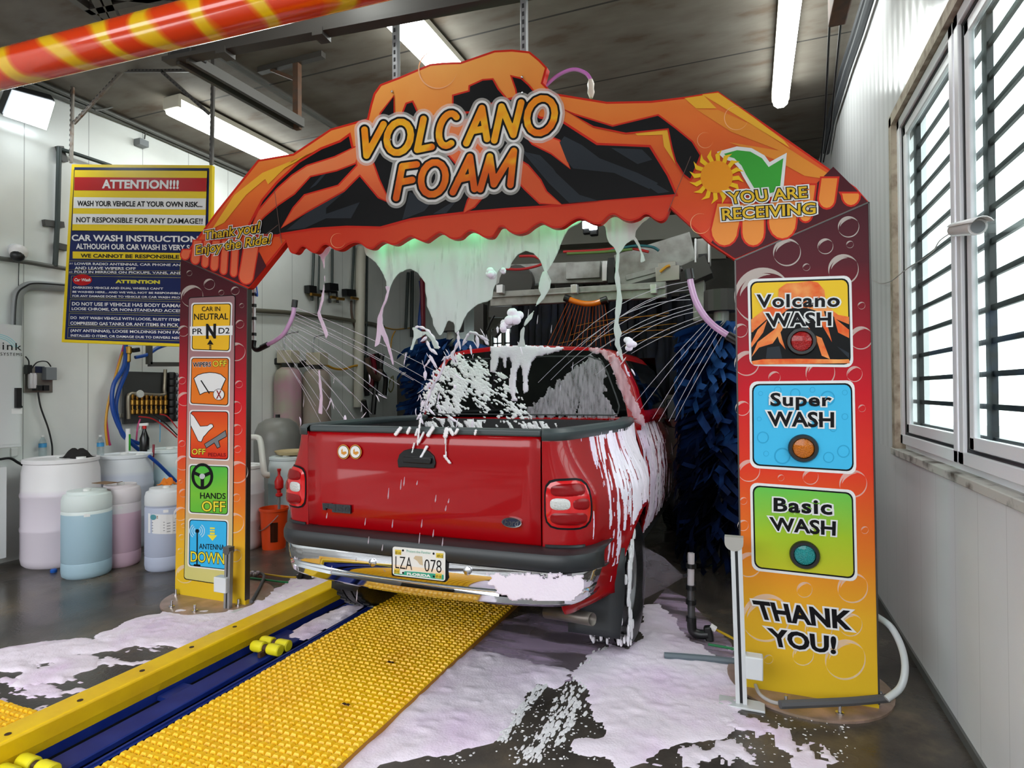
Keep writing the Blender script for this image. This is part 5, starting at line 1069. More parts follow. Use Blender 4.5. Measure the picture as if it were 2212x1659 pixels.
# ================================================================== spray pipes and jets
M_pp = mat('pink_clear_pipe', (206, 160, 204), .22, coat=.6); M_bf = mat('black_fitting', (18, 18, 20), .4); M_clear = mat('clear_pipe', (206, 200, 204), .2, coat=.5)
YL = AY+.3
def spray_pipe(name, label, pth, y, r_, m, caps=True, base=None):
    P = bez([PY(x, yy, y) for x, yy in pth], 8); t = thing(name, label, 'spray pipe', P[-1]); MB().tube(P, r_, 14).build('pipe', m, parent=t, smooth=True)
    for q0, q1, nm in ((P[0]+(P[0]-P[2]).normalized()*.045, P[0]+(P[2]-P[0]).normalized()*.015, 'end_cap'), (P[-1]+(P[-1]-P[-3]).normalized()*.05, P[-1]-(P[-1]-P[-3]).normalized()*.02, 'coupling')):
        MB().tube([q0, q1], r_*1.35, 14).build(nm, M_bf, parent=t)
    return t, P
tL, PLf = spray_pipe('spray_pipe', 'pink curved spray pipe with black tip beside the left arch leg', [(636,660),(633,680),(625,700),(612,722),(594,736),(575,746)], YL, .017, M_pp)
b = MB(); b.tube([PY(549,625,YL), PY(549,735,YL)], .013, 12); b.build('riser', M_clear, parent=tL, smooth=True)
for y in (636, 660, 688, 722): MB().lathe(PY(549, y, YL), [(.018, -.012), (.018, .012)], 14).build('band', M_bf, parent=tL)
MB().tube(bez([PY(549,735,YL), PY(548,750,YL), PY(556,756,YL), PY(572,748,YL)], 5), .019, 12).build('elbow', M_bf, parent=tL, smooth=True)
MB().tube(bez([PY(549,627,YL), PY(556,640,YL), PY(553,615,YL), PY(545,600,YL)], 5), .006, 8).build('air_line', mat('blue_tube', (30, 90, 190), .4), parent=tL, smooth=True)
tR, PRf = spray_pipe('spray_pipe', 'lilac curved spray pipe between the gantry and the right arch leg', [(1490,598),(1494,620),(1503,650),(1520,680),(1540,702),(1562,718),(1578,728)], AY+.22, .019, M_pp)
tO, POf = spray_pipe('spray_pipe', 'orange curved spray pipe hanging under the aluminium gantry beam', [(1228,646),(1245,652),(1265,656),(1285,655),(1302,650)], 6.3, .03, mat('orange_pipe', (236, 128, 16), .25, coat=.5))
M_jet = film_mat('water_jet', (226, 218, 230), .62, .2, trl=.4); M_jo = film_mat('orange_jet', (230, 120, 50), .6, .3, trl=.4); M_jy = film_mat('amber_jet', (206, 150, 50), .5, .3, trl=.4)
def jets(lst, ya, yb, r_, m, label, group, sag=.0):
    for (x0, y0), (x1, y1) in lst:
        p = PY(x0, y0, ya); q = PY(x1, y1, yb); P = [p+(q-p)*t+Vector((0, 0, sag*4*t*(1-t))) for t in np.linspace(0, 1, 9)]
        MB().tube(P, [r_*(1-.25*abs(k-3)/5) for k in range(9)], 5).build('water_jet', m, smooth=True, label=label, cat='water jet', group=group)
JL = [((396,650),(1600,1200)), ((392,700),(1560,1290)), ((388,728),(1480,1310)), ((382,755),(1395,1270)), ((375,790),(1275,1310)), ((362,810),(1160,1240)), ((350,835),(1170,1425)), ((335,855),(1050,1390)), ((318,870),(1040,1560)), ((300,890),(910,1620)), ((285,905),(860,1380)), ((270,915),(830,1640)), ((255,925),(740,1400)), ((240,940),(690,1600)), ((215,955),(610,1640)), ((195,970),(560,1490))]
jets([zz(j, Zm) for j in JL], YL, 4.0, .0022, M_jet, 'thin water jet shooting from the pink curved pipe by the left arch leg', 'water jets from the left spray pipe', .02)
JR = [((1800,545),(840,1060)), ((1800,580),(600,1350)), ((1803,610),(1000,1070)), ((1808,650),(700,1330)), ((1812,690),(930,1070)), ((1822,730),(1100,1080)), ((1835,755),(860,1230)), ((1860,785),(1240,1090)), ((1885,825),(1060,1290)), ((1905,850),(1340,1120)), ((1930,880),(1380,1500)), ((1955,890),(1420,1560)), ((1980,910),(1510,1640)), ((2000,935),(1560,1659)), ((2030,955),(1640,1659)), ((2065,975),(1690,1650))]
for jr, sg_ in ((JR[:5], .09), (JR[5:9], .045), (JR[9:], .012)): jets([zz(j, Zk) for j in jr], AY+.22, 4.3, .0022, M_jet, 'thin lilac water jet shooting from the curved pipe by the right arch leg', 'water jets from the right spray pipe', sg_)
JO = [((840+k*22, 700+14*math.sin(math.pi*k/13)), (670+k*39, 1060)) for k in range(14)]
jets([zz(j, Zk) for j in JO], 6.3, 6.4, .0035, M_jo, 'thin orange jet falling from the orange curved pipe', 'orange jets below the orange pipe')
JY = [((1640,795),(850,975)), ((1640,820),(900,900)), ((1700,880),(970,1030)), ((1650,930),(760,1040)), ((1700,985),(1290,1060))]
jets([zz(j, Zk) for j in JY], 6.0, 6.0, .0035, M_jy, 'amber jet crossing behind the orange jets', 'amber jets across the tunnel', .03)
# foam flung about between the curtain and the cab
b = MB()
for cx, cy_, n_, sx, sy in ((935, 805, 20, 26, 45), (985, 752, 12, 26, 18), (908, 865, 7, 12, 22), (1060, 720, 6, 30, 14), (1350, 790, 5, 10, 30), (770, 860, 8, 60, 30), (1000, 900, 6, 60, 12)):
    for _ in range(n_):
        x, y = random.gauss(cx, sx), random.gauss(cy_, sy)
        if y > 905: continue
        sx_, sy_, cv, yd = random.uniform(-3, 4), random.uniform(2, 7), random.uniform(-1, 1), FY+.35+random.uniform(-.03, .03); P = [PY(x+k*sx_+cv*k*k*.5, y+k*sy_, yd) for k in range(5)]; r_ = random.choice((.003, .004, .006, .010, .014)); b.tube(P, [r_*.25, r_, r_*random.uniform(.5, 1.1), r_*.7, r_*.15], 7)
b.build('foam_splash', M_foam, smooth=True, label='shreds of foam flung in the air left of the truck cab', cat='foam', kind='stuff')
for q, lab in (([(1000,745),(1010,725),(1020,718),(1040,728),(1055,745)], 'wavy foam ribbon above the left end of the truck roof'), ([(893,712),(905,706),(925,715),(940,735),(948,752)], 'bent foam ribbon left of the truck roof'), ([(915,890),(925,860),(935,835),(955,800),(962,770)], 'long foam ribbon at the left edge of the rear window'), ([(965,775),(980,760),(990,735),(988,715)], 'short foam ribbon rising from the left corner of the roof')):
    P = bez([PY(x, y, FY+.4) for x, y in q], 6); n_ = len(P); MB().tube(P, [.004+.009*abs(math.sin(k*.8+len(lab))) for k in range(n_)], 8).build('foam_ribbon', M_foam, smooth=True, label=lab, cat='foam', group='foam ribbons in the air')
# falling drops in front of the truck
drop = None
for x, y, l in ((865,1058,22),(872,1050,20),(838,1078,24),(847,1140,18),(910,1140,18),(905,1175,24),(788,1135,16),(935,1160,16),(955,1180,18),(940,1085,16),(968,1087,10),(962,1104,12),(900,1048,10),(795,1175,16),(825,1190,14),(705,1120,12),(715,1238,16),(770,1300,26),(690,860,20),(655,880,26),(780,890,20),(720,830,14),(1140,690,22),(1160,700,20),(1100,720,16),(1190,720,18),(1210,845,20),(1236,800,18)):
    yy = 2.72 if y > 900 else 4.0; p = PY(x, y, yy); q = PY(x+2, y-l, yy)
    MB().tube([p, p*.75+q*.25, q], [.001, .0035, .001], 6).build('falling_drop', M_jet, smooth=True, label='falling water drop streaking past the truck', cat='water drop', group='falling water drops')
# mist fan at the wheel
# ================================================================== drums, jugs and equipment along the left wall
def at_floor(px, py): return PZ(px, py, 0)
def stand(L_, R_, yb, yt):
    """centre, radius, height of an upright round vessel from its picture edges"""
    px = (L_+R_)/2; g = PZ(px, yb, 0); v = Vector((g.x, g.y, 0)); dep = (g-EYEV).dot(_f); r_ = (R_-L_)/2/FPX*dep
    r_ *= 1.0/(1+((px-1106)/FPX)**2)**.25
    d = v.normalized(); c = v+d*r_; rr = ray(px, yt); h = EYE+rr.z/math.hypot(rr.x, rr.y)*c.length
    return Vector((c.x, c.y, 0)), r_, h
def plas(name, c, c2, z0, z1): return ramp_mat(name, [(0, c), (.46, c), (.54, c2), (1, c2)], 'Z', z0, z1, rough=.45, coat=.1)
def drum(px, name, label, c, c2, lvl=.75, lid=True, group=None, cat='drum'):
    ctr, r_, h = stand(*px); t = thing(name, label, cat, ctr, group); z = lvl*h
    m = plas(name+'_plastic_%d' % len(MATS), c, c2, z-.3, z+.3)
    pr_ = [(r_*.9, 0), (r_*.97, .02), (r_, .07), (r_, h*.32), (r_*1.02, h*.335), (r_*1.02, h*.355), (r_, h*.37), (r_, h*.64), (r_*1.02, h*.655), (r_*1.02, h*.675), (r_, h*.69), (r_*.985, h*.88), (r_*.93, h*.955), (r_*.97, h*.965), (r_*.97, h*.995), (r_*.93, h), (r_*.9, h*.985), (.01, h*.985)]
    MB().lathe(ctr, pr_, 40).build('body', m, parent=t, smooth=True)
    for sx in (-.45, .5): MB().lathe(ctr+Vector((sx*r_, .25*r_, h*.985)), [(.04, 0), (.04, .018), (.001, .018)], 16).build('bung_cap', mat('white_plastic_cap', (222, 222, 220), .4), parent=t)
    return t, ctr, r_, h
drA = drum((50, 215, 1228, 988), 'drum', 'large pinkish white plastic drum with two water bottles on top, nearest the left edge', (216, 206, 216), (226, 222, 224), .7)
drB = drum((213, 330, 1190, 980), 'drum', 'white drum carrying the black spray bottle, behind the two small jugs', (196, 202, 216), (214, 218, 222), .8)
drC = drum((318, 425, 1165, 968), 'drum', 'pale cyan drum partly hidden behind the left arch leg', (184, 208, 214), (206, 216, 216), .8)
drD = drum((470, 571, 1192, 1004), 'drum', 'white drum just right of the left arch leg, behind the orange bucket', (204, 204, 208), (216, 216, 216), .8)
drE = drum((580, 672, 1160, 985), 'drum', 'pale blue white drum between the orange bucket and the truck tail light', (186, 204, 212), (204, 214, 216), .8)
def jug(px, label, c, c2, lvl, capc=None):
    ctr, r_, h = stand(*px); t = thing('jug', label, 'jug', ctr, 'small chemical jugs on the floor'); z = lvl*h
    pr_ = [(r_*.88, 0), (r_*.97, .015), (r_, .05), (r_, h*.17), (r_*.98, h*.18), (r_*1.0, h*.19), (r_, h*.76), (r_*.97, h*.775), (r_*1.0, h*.79), (r_, h*.9), (r_*.94, h*.955), (r_*.8, h*.97), (r_*.78, h*1.0), (.01, h)]
    MB().lathe(ctr, pr_, 36).build('body', plas('jug_plastic_%d' % len(MATS), c, c2, z-.05, z+.05), parent=t, smooth=True)
    MB().lathe(ctr+Vector((r_*.3, -r_*.2, h)), [(.03, 0), (.03, .02), (.001, .02)], 14).build('cap', mat('white_plastic_cap', (222, 222, 220), .4), parent=t)
    d = (EYEV-ctr); d.z = 0; d.normalize(); s_ = d.cross(Vector((0, 0, 1)));
    tg_ = MB(); tg_.grid([[ctr+(d*math.cos(a)+s_*math.sin(a))*(r_+.001)+Vector((0, 0, z_)) for a in (-.12, .0, .12)] for z_ in (h*.72, h*.755)]); tg_.build('tag', M_white, parent=t)
    return t, ctr, r_, h
j1 = jug((135, 240, 1252, 1058), 'small jug with blue liquid standing in front of the pinkish drum', (158, 184, 198), (214, 222, 220), .74)
j2 = jug((216, 303, 1228, 1045), 'small jug with pink liquid right of the blue jug', (212, 180, 196), (220, 212, 216), .66)
j3 = jug((314, 402, 1236, 1052), 'small jug with violet liquid and white paper label beside the left arch leg', (176, 182, 202), (214, 216, 218), .8)
t, ctr, r_, h = j3; d = (EYEV-ctr); d.z = 0; d.normalize(); s_ = Vector((0, 0, 1)).cross(d)
def jl(x, y):                                   # picture pixel -> point on the jug label
    u = (x-358)/44.0; a = math.asin(max(-.98, min(.98, u))); z = EYE+ray(358, y).z/math.hypot(ray(358, y).x, ray(358, y).y)*(ctr.length-r_)
    return Vector((ctr.x, ctr.y, 0))+(d*math.cos(a)+s_*math.sin(a))*(r_+.002)+Vector((0, 0, z))
lab = MB().grid([[jl(x, y+(x-322)*.1) for x in (323, 335, 347, 359, 371, 380)] for y in (1108, 1130, 1150)]).build('paper_label', M_white, parent=t, label='white paper label')
def jl2(x, y): p = jl(x, y); return p+d*.002
b = MB(); add_text(b, 'SUN SEAL', [(340,1113),(379,1117),(379,1123),(340,1119)], jl2, bold=.03); b.build('label_lettering', mat('brown_ink', (150, 110, 70), .5), parent=lab)
b = MB()
for k in range(4): b.poly([jl2(x, y) for x, y in rq(330, 1127+k*6, 356, 1128.5+k*6)]); b.poly([jl2(x, y) for x, y in rq(360, 1130+k*6, 377, 1131.5+k*6)])
b.build('fine_print', mat('grey_ink', (130, 130, 134), .5), parent=lab)
MB().poly([jl2(x, y) for x, y in circ(333, 1116, 6, 16)]).build('label_mark', mat('teal_ink', (90, 150, 160), .5), parent=lab)
# things standing on the drums
def on_top(dr, px, py): return PZ(px, py, dr[3]*.985)
M_pet = glass_mat('clear_pet', (236, 242, 244)); M_lblb = mat('blue_label', (60, 140, 190), .4)
def bottle(dr, px, py, hh, label):
    p = on_top(dr, px, py); t = thing('water_bottle', label, 'bottle', p, 'water bottles on the drums'); r_ = .033
    MB().lathe(p, [(r_*.8, 0), (r_, .01), (r_, hh*.2), (r_*.9, hh*.24), (r_, hh*.28), (r_, hh*.62), (r_*.8, hh*.75), (r_*.4, hh*.88), (r_*.38, hh*.93)], 18).build('body', M_pet, parent=t, smooth=True)
    MB().lathe(p, [(r_*1.02, hh*.44), (r_*1.02, hh*.62)], 18, caps=False).build('label', M_lblb, parent=t, smooth=True)
    MB().lathe(p, [(r_*.45, hh*.92), (r_*.45, hh), (.001, hh)], 14).build('cap', mat('white_plastic_cap', (222, 222, 220), .4), parent=t)
bottle(drA, 92, 987, .215, 'leftmost clear water bottle on the pinkish drum'); bottle(drA, 136, 980, .215, 'clear water bottle at the rear of the pinkish drum'); bottle(drB, 217, 984, .215, 'clear water bottle leaning by the gap between the two drums')
p = on_top(drB, 312, 976); t = thing('spray_bottle', 'black spray bottle with red and white trigger head', 'spray bottle', p)
MB().lathe(p, [(.045, 0), (.048, .02), (.048, .15), (.03, .2), (.018, .24), (.018, .26)], 18).build('body', mat('gloss_black', (14, 14, 16), .25), parent=t, smooth=True)
MB().lathe(p, [(.02, .255), (.02, .29), (.001, .29)], 14).build('collar', mat('red_plastic', (196, 24, 24), .4), parent=t)
b = MB(); b.bar(p+Vector((-.05, -.02, .30)), p+Vector((.035, .015, .305)), .028, .03); b.bar(p+Vector((-.03, -.012, .29)), p+Vector((-.045, -.018, .24)), .012, .01); b.build('trigger_head', mat('white_plastic_cap', (222, 222, 220), .4), parent=t, bevel=.004)
p = on_top(drB, 276, 977); t = thing('caulk_tube', 'white sealant tube with a green stripe standing on a drum', 'tube', p)
MB().lathe(p, [(.025, 0), (.025, .26), (.001, .26)], 16).build('body', M_white, parent=t, smooth=True); d = (EYEV-p).normalized(); MB().bar(p+Vector((.02, .003, .02)), p+Vector((.02, .003, .2)), .014, .02).build('stripe', mat('green_print', (62, 160, 58), .4), parent=t)
p = on_top(drB, 225, 974); MB().lathe(p, [(.055, 0), (.055, .035), (.045, .04), (.001, .04)], 20).build('blue_stopper', mat('navy_cap', (22, 52, 100), .4), label='blue screw cap lying on the drum rim by the bottle', cat='cap')
def rag(name, label, c0, sx, sy, sz, m, seed):
    b = MB(); n = 16; X, Y = np.meshgrid(np.linspace(-1, 1, n), np.linspace(-1, 1, n)); R_ = np.hypot(X, Y); H_ = (fbm(X*2+5, Y*2+5, seed, 3))*np.clip(1.15-R_**2, 0, 1)*1.5
    b.grid([[c0+Vector((X[i, j]*sx*(1+.2*(H_[i, j]-.5)), Y[i, j]*sy, max(.003, H_[i, j]*sz))) for j in range(n)] for i in range(n)]); return b.build(name, m, smooth=True, label=label, cat='rag', solid=.006)
rag('rag', 'crumpled black rag lying on the pinkish drum', on_top(drA, 168, 988), .13, .10, .085, mat('black_cloth', (20, 17, 16), .9), 5)
rag('rag', 'crumpled orange rag lying on the violet jug', PZ(362, 1047, j3[3]), .075, .06, .075, mat('orange_cloth', (206, 110, 20), .9), 9)
p = PZ(238, 1046, j2[3]+.022); b = MB(); b.grid([[p+Vector((x, y, .01+(.05*max(0, x-.03)*4 if x > .03 else 0))) for y in (-.06, 0, .06)] for x in (-.16, -.06, .03, .08)]); b.build('cardboard', mat('brown_cardboard', (120, 92, 66), .8), label='torn piece of brown cardboard lying on the pink jug', cat='cardboard', solid=.005)
p = PZ(116, 1236, 0); MB().lathe(p, [(.025, 0), (.028, .02), (.02, .03), (.001, .03)], 14).build('blue_stopper', mat('bright_blue_cap', (24, 84, 170), .4), label='small blue cap on the floor between the drum and the blue jug', cat='cap')
# bucket with pump
ctr, r_, h = stand(562, 622, 1190, 1096); t = thing('bucket', 'orange bucket on the floor behind the truck bumper', 'bucket', ctr)
bk = MB(); bk.lathe(ctr, [(.001, .004), (r_*.84, 0), (r_*1.0, h*.93), (r_*1.07, h*.94), (r_*1.07, h), (r_*1.0, h), (r_*.83, .01)], 30, caps=False); bk.build('body', mat('orange_plastic', (222, 70, 14), .4), parent=t, smooth=True)
MB().tube([ctr+Vector((r_*1.08*math.cos(a), r_*1.08*math.sin(a), h*.86-.16*math.sin(a-2.6))) for a in np.linspace(2.6, 2.6+math.pi, 14)], .004, 6).build('handle', M_galv, parent=t, smooth=True)
d = (EYEV-ctr); d.z = 0; d.normalize(); s_ = Vector((0, 0, 1)).cross(d); b = MB()
b.grid([[ctr+(d*math.cos(a)+s_*math.sin(a))*(r_*(.86+.15*z_)+.003)+Vector((0, 0, h*z_)) for a in (-.28, 0, .28)] for z_ in (.2, .5, .68)]); b.build('print_mark', mat('dark_print', (60, 26, 12), .5), parent=t)
p = ctr+Vector((.02, .05, 0)); t = thing('hand_pump', 'red hand pump standing in the orange bucket', 'pump', p)
MB().lathe(p, [(.014, .03), (.014, h*1.25)], 12).build('tube', mat('grey_plastic', (120, 124, 124), .4), parent=t); zt = h*1.25
MB().lathe(p+Vector((0, 0, zt)), [(.02, 0), (.035, .01), (.035, .03), (.02, .04), (.02, .07), (.042, .09), (.045, .16), (.03, .2), (.014, .22), (.014, .26), (.02, .27), (.02, .29), (.001, .29)], 16).build('head', mat('red_plastic', (196, 24, 24), .4), parent=t, smooth=True)
# filter tanks
def tank(px, label, name, m, dome=.22):
    ctr, r_, h = stand(*px); t = thing(name, label, 'tank', ctr)
    MB().lathe(ctr, [(r_*.8, 0), (r_*.98, .04), (r_, .1), (r_, h-dome), (r_*.96, h-dome*.6), (r_*.8, h-dome*.25), (r_*.5, h-dome*.06), (r_*.15, h), (.01, h)], 36).build('vessel', m, parent=t, smooth=True); return t, ctr, r_, h
M_tp = mat('pink_grey_tank', (176, 132, 148), .45, c2=(160, 152, 138), scale=2.5, lo=.42, hi=.6); M_tg = mat('beige_grey_tank', (150, 132, 124), .5, c2=(140, 136, 124), scale=3)
for px, lab, m in (((592, 652, 1085, 792), 'tall pinkish filter tank with a control head, left of its pair', M_tp), ((652, 716, 1080, 796), 'tall beige filter tank with a control head, right of its pair', M_tg)):
    t, c_, r_, h = tank(px, lab, 'filter_tank', m); b = MB(); b.box((c_.x-.12, c_.y-.1, h+.05), (c_.x+.14, c_.y+.1, h+.24)); b.build('control_head', mat('beige_box', (176, 168, 150), .5), parent=t, bevel=.01)
    MB().lathe(c_+Vector((0, 0, h-.02)), [(.09, 0), (.09, .07), (.001, .07)], 16).build('neck', M_bf, parent=t); MB().bar(c_+Vector((-.3, -.05, h+.06)), c_+Vector((-.08, 0, h+.1)), .09, .1).build('valve', M_bf, parent=t, bevel=.02)
    MB().tube(bez([c_+Vector((.02, -.1, h+.24)), c_+Vector((.02, -.1, h+.42)), c_+Vector((.02, .0, h+.5)), c_+Vector((.15, .05, h+.52))], 5), .016, 8).build('outlet_pipe', M_galv, parent=t, smooth=True)
t, c_, r_, h = tank((548, 652, 1125, 902), 'squat grey tank with domed top in front of the tall tanks', 'pressure_tank', mat('grey_tank', (112, 112, 108), .4, c2=(124, 122, 118), scale=4), .3)
MB().lathe(c_+Vector((0, 0, h-.01)), [(.03, 0), (.03, .05), (.001, .05)], 12).build('knob', M_bf, parent=t)
MB().tube(bez([PZ(536, 945, 1.15), PZ(556, 945, 1.15), PZ(563, 955, 1.11), PZ(568, 1000, .95), PZ(572, 1024, .86), PZ(582, 1026, .85)], 5), .028, 12).build('drain_pipe', mat('white_pvc', (206, 206, 200), .4), smooth=True, label='white plastic pipe bending down between the drum and the grey tank', cat='pipe')
# lid basket on drum
p = PZ(632, 981, drE[3]); MB().lathe(p, [(.02, 0), (.17, .0), (.2, .035), (.2, .045), (.16, .02), (.01, .018)], 24).build('tan_lid', mat('straw_lid', (180, 160, 120), .6), smooth=True, label='tan lid resting on the pale blue drum by the truck', cat='lid')
# white cabinets at the left edge
WX = WL
def wallbox(name, px0, py0, px1, py1, dep, m, par=None, label=None, cat=None, group=None, bevel=.004, xb=None):
    xb = WX if xb is None else xb; a = PX(px0, py0, xb+dep); b_ = PX(px1, py1, xb+dep); y0, y1 = sorted((a.y, b_.y)); z0, z1 = sorted((a.z, b_.z))
    return MB().box((xb, y0, z0), (xb+dep, y1, z1)).build(name, m, parent=par, label=label, cat=cat, group=group, bevel=bevel)
M_cab = mat('cabinet_white', (206, 208, 208), .4)
a = PX(48, 703, WX+.3); b_ = PX(48, 965, WX+.3)
t = thing('control_cabinet', 'white wall cabinet with black lettering at the left edge', 'cabinet', (WX+.15, 3.2, b_.z)); CBY = a.y
MB().box((WX+.002, 2.4, b_.z), (WX+.3, CBY, a.z)).build('body', M_cab, parent=t, bevel=.006)
def CBF(o): return lambda x, y: PX(x, y, WX+.3+o)
fd = MB(); fd.box((WX+.3, 2.45, b_.z+.03), (WX+.306, CBY-.02, a.z-.03)); fd = fd.build('door', M_cab, parent=t)
b = MB(); add_text(b, 'link', [(-4,738),(47,742),(47,757),(-4,755)], CBF(.009), bold=.0, space=1.15); b.build('lettering', M_ink, parent=fd)
b = MB(); add_text(b, 'SYSTEMS', [(1,761),(48,763),(48,769),(1,768)], CBF(.009), space=1.3); b.build('lettering', M_ink, parent=fd)
b = MB()
for k in range(3): strokes(b, [(arc(-5, 752, 44-k*5, 30-k*4, -100, -20, 10), 1.2)], CBF(.008+.0005*k))
b.build('swirl_print', mat('cyan_ink', (120, 206, 214), .5), parent=fd)
b = MB(); b.prism([CBF(.008)(*p) for p in [(31,838),(43,838),(43,876),(45,878),(44,881),(31,881)]], (.03, 0, 0)); b.build('handle', M_bf, parent=t)
b = MB(); b.poly([CBF(.008)(*p) for p in rq(25, 883, 48, 894)]); b.build('sticker', M_white, parent=fd)
wallbox('low_cabinet', -80, 1018, 14, 1205, .38, M_cab, label='lower white cabinet at the left edge beside the pinkish drum', cat='cabinet')
wallbox('wall_outlet', 25, 968, 39, 985, .02, mat('white_plastic_cap', (222, 222, 220), .4), label='small white outlet plate on the left wall above the drum', cat='outlet')
for k, (q, r_, lab, m) in enumerate((([(0,992),(22,990),(40,1000),(56,1008)], .012, 'bundle of black cables behind the pinkish drum', M_bf), ([(55,770),(62,780),(62,795)], .006, 'short black cable from the cabinet to the stainless panel', M_bf), ([(82,847),(88,880),(104,925),(112,960),(113,985)], .008, 'black cables dropping from the stainless panel to the drums', M_bf))):
    MB().tube(bez([PX(x, y, WX+.06) for x, y in q], 6), r_, 8).build('cable', m, smooth=True, label=lab, cat='cable')
# stainless regulator panel
c0 = PX(85, 820, WX); t = thing('regulator_panel', 'small stainless panel with valves on the left wall beside the cabinet', 'panel', c0); M_ss = mat('stainless', (160, 156, 148), .3, metal=.8)
def wp(nm, q, d0, d1, m, bev=.003):
    a = PX(q[0], q[1], WX+d1); b_ = PX(q[2], q[3], WX+d1); y0, y1 = sorted((a.y, b_.y)); z0, z1 = sorted((a.z, b_.z)); return MB().box((WX+d0, y0, z0), (WX+d1, y1, z1)).build(nm, m, parent=t, bevel=bev)
wp('backplate', (53, 792, 114, 848), 0, .02, M_ss); wp('junction_box', (100, 793, 123, 821), .02, .09, mat('grey_box', (120, 124, 128), .4)); wp('blue_label', (76, 791, 97, 806), .02, .025, mat('badge_navy', (20, 28, 58), .3)); wp('valve', (60, 788, 70, 808), .02, .08, M_bf); wp('valve', (80, 832, 92, 844), .02, .1, M_bf); wp('valve', (95, 832, 107, 844), .02, .1, M_bf)
for x in (74, 66): MB().lathe(PX(x, 828, WX+.07), [(.018, -.05), (.022, -.03), (.022, .08), (.014, .1)], 12).build('filter_bowl', M_clear, parent=t, smooth=True)
MB().tube(bez([PX(66, 800, WX+.06), PX(80, 783, WX+.07), PX(100, 781, WX+.07), PX(110, 792, WX+.07)], 6), .006, 8).build('air_line', M_bf, parent=t, smooth=True)
# manifold board
c0 = PX(325, 860, WX); t = thing('valve_manifold', 'dark board with rows of brass valves on the left wall under the attention sign', 'valve board', c0); M_brass = mat('brass', (176, 132, 60), .3, metal=.9)
wp('board', (268, 802, 384, 910), .06, .09, mat('dark_board', (62, 62, 62), .45)); wp('board_clip', (262, 808, 270, 817), .0, .08, M_ss); wp('board_clip', (260, 893, 268, 902), 0, .08, M_ss)
b = MB().tube(bez([PX(278, 905, WX+.14), PX(277, 862, WX+.14), PX(282, 851, WX+.14), PX(300, 851, WX+.14), PX(352, 853, WX+.14), PX(355, 840, WX+.14), PX(357, 798, WX+.14)], 6), .02, 10); b.build('header_pipe', mat('dull_pipe', (150, 140, 124), .35, metal=.7), parent=t, smooth=True)
for k in range(8):
    x = 286+k*10.2; b = MB(); b.lathe(PX(x, 876, WX+.14), [(.012, -.1), (.022, -.09), (.022, -.05), (.012, -.04), (.012, .0), (.026, .01), (.026, .06), (.012, .07), (.02, .1), (.02, .13), (.001, .13)], 10); b.build('valve', M_brass, parent=t, smooth=True)
for k in range(7):
    y = 811+k*15; MB().lathe(PX(371, y, WX+.15), [(.04, -.035), (.044, -.01), (.044, .03), (.03, .04), (.001, .04)], 12).build('solenoid', M_bf, parent=t, smooth=True)
    MB().sphere(PX(381, y, WX+.15), .03, 10, 6).build('knob', mat('grey_knob', (96, 98, 108), .3), parent=t)
MB().lathe(PX(303, 851, WX+.17), [(.04, -.02), (.045, .0), (.04, .01), (.001, .01)], 18, axis='X').build('gauge', mat('gauge_glass', (190, 190, 186), .2), parent=t, smooth=True)
M_hb = mat('blue_hose', (22, 68, 150), .4); M_hr = mat('red_hose', (176, 30, 36), .4); M_hy = mat('yellow_hose', (206, 150, 40), .4); M_hp2 = mat('magenta_hose', (196, 60, 120), .4)
def hose(q, r_, m, lab, d=.12, cat='hose', name='hose', n=7, fn=None):
    return MB().tube(bez([(fn or (lambda x, y: PX(x, y, WX+d)))(x, y) for x, y in q], n), r_, 8).build(name, m, smooth=True, label=lab, cat=cat)
hose([(276,770),(274,800),(258,840),(250,880),(258,920),(270,945),(300,958)], .022, M_hb, 'thick blue hose curving left of the valve board', .16)
hose([(272,745),(268,790),(246,830),(242,870),(250,905),(268,940),(296,968),(320,985)], .022, M_hb, 'thick blue hose curving outside the other blue hose', .2)
hose([(360,745),(340,752),(318,766),(292,772)], .02, M_hb, 'blue hose sloping under the attention sign to the brass fitting', .2)
hose([(268,745),(255,790),(240,850),(230,900),(234,945),(238,962)], .012, M_hp2, 'magenta hose hanging from the sign to the drums', .13)
hose([(265,760),(250,810),(234,870),(228,920),(232,962)], .012, M_hy, 'yellow hose hanging beside the magenta hose', .15)
hose([(300,900),(330,905),(360,925),(382,945)], .008, M_hr, 'red tube running from the valve board behind the arch leg', .2); hose([(330,895),(358,915),(383,940)], .007, M_bf, 'black tube running beside the red tube under the valve board', .22)
hose([(345,895),(362,900),(383,925)], .007, M_hr, 'second red tube from the right end of the valve board', .24)
hose([(322,985),(345,1005),(380,1040)], .018, M_hb, 'blue hose lying across the pale cyan drum', .75)
hose([(332,960),(330,1000),(328,1040)], .012, mat('dark_red_hose', (130, 26, 46), .4), 'dark red tube hanging between the two rear drums', .6); hose([(303,905),(297,925),(294,960)], .009, M_hp2, 'thin magenta tube under the brass valves', .16); hose([(345,905),(346,930),(345,955)], .006, mat('sky_tube', (110, 170, 206), .4), 'thin sky blue tube under the brass valves', .16)
t = thing('hose_fitting', 'brass pipe fitting with black valve under the attention sign', 'fitting', PX(276, 760, WX+.2))
MB().lathe(PX(276, 765, WX+.2), [(.02, -.09), (.03, -.08), (.03, .0), (.04, .01), (.04, .08), (.02, .09)], 10).build('body', M_brass, parent=t); MB().bar(PX(285, 757, WX+.2), PX(300, 755, WX+.2), .05, .05).build('valve', M_bf, parent=t, bevel=.008)
a = PX(320, 748, WX+.2); c_ = PX(384, 788, WX+.2); t = thing('wall_bracket', 'dark steel frame on the wall above the valve board', 'bracket', c_)
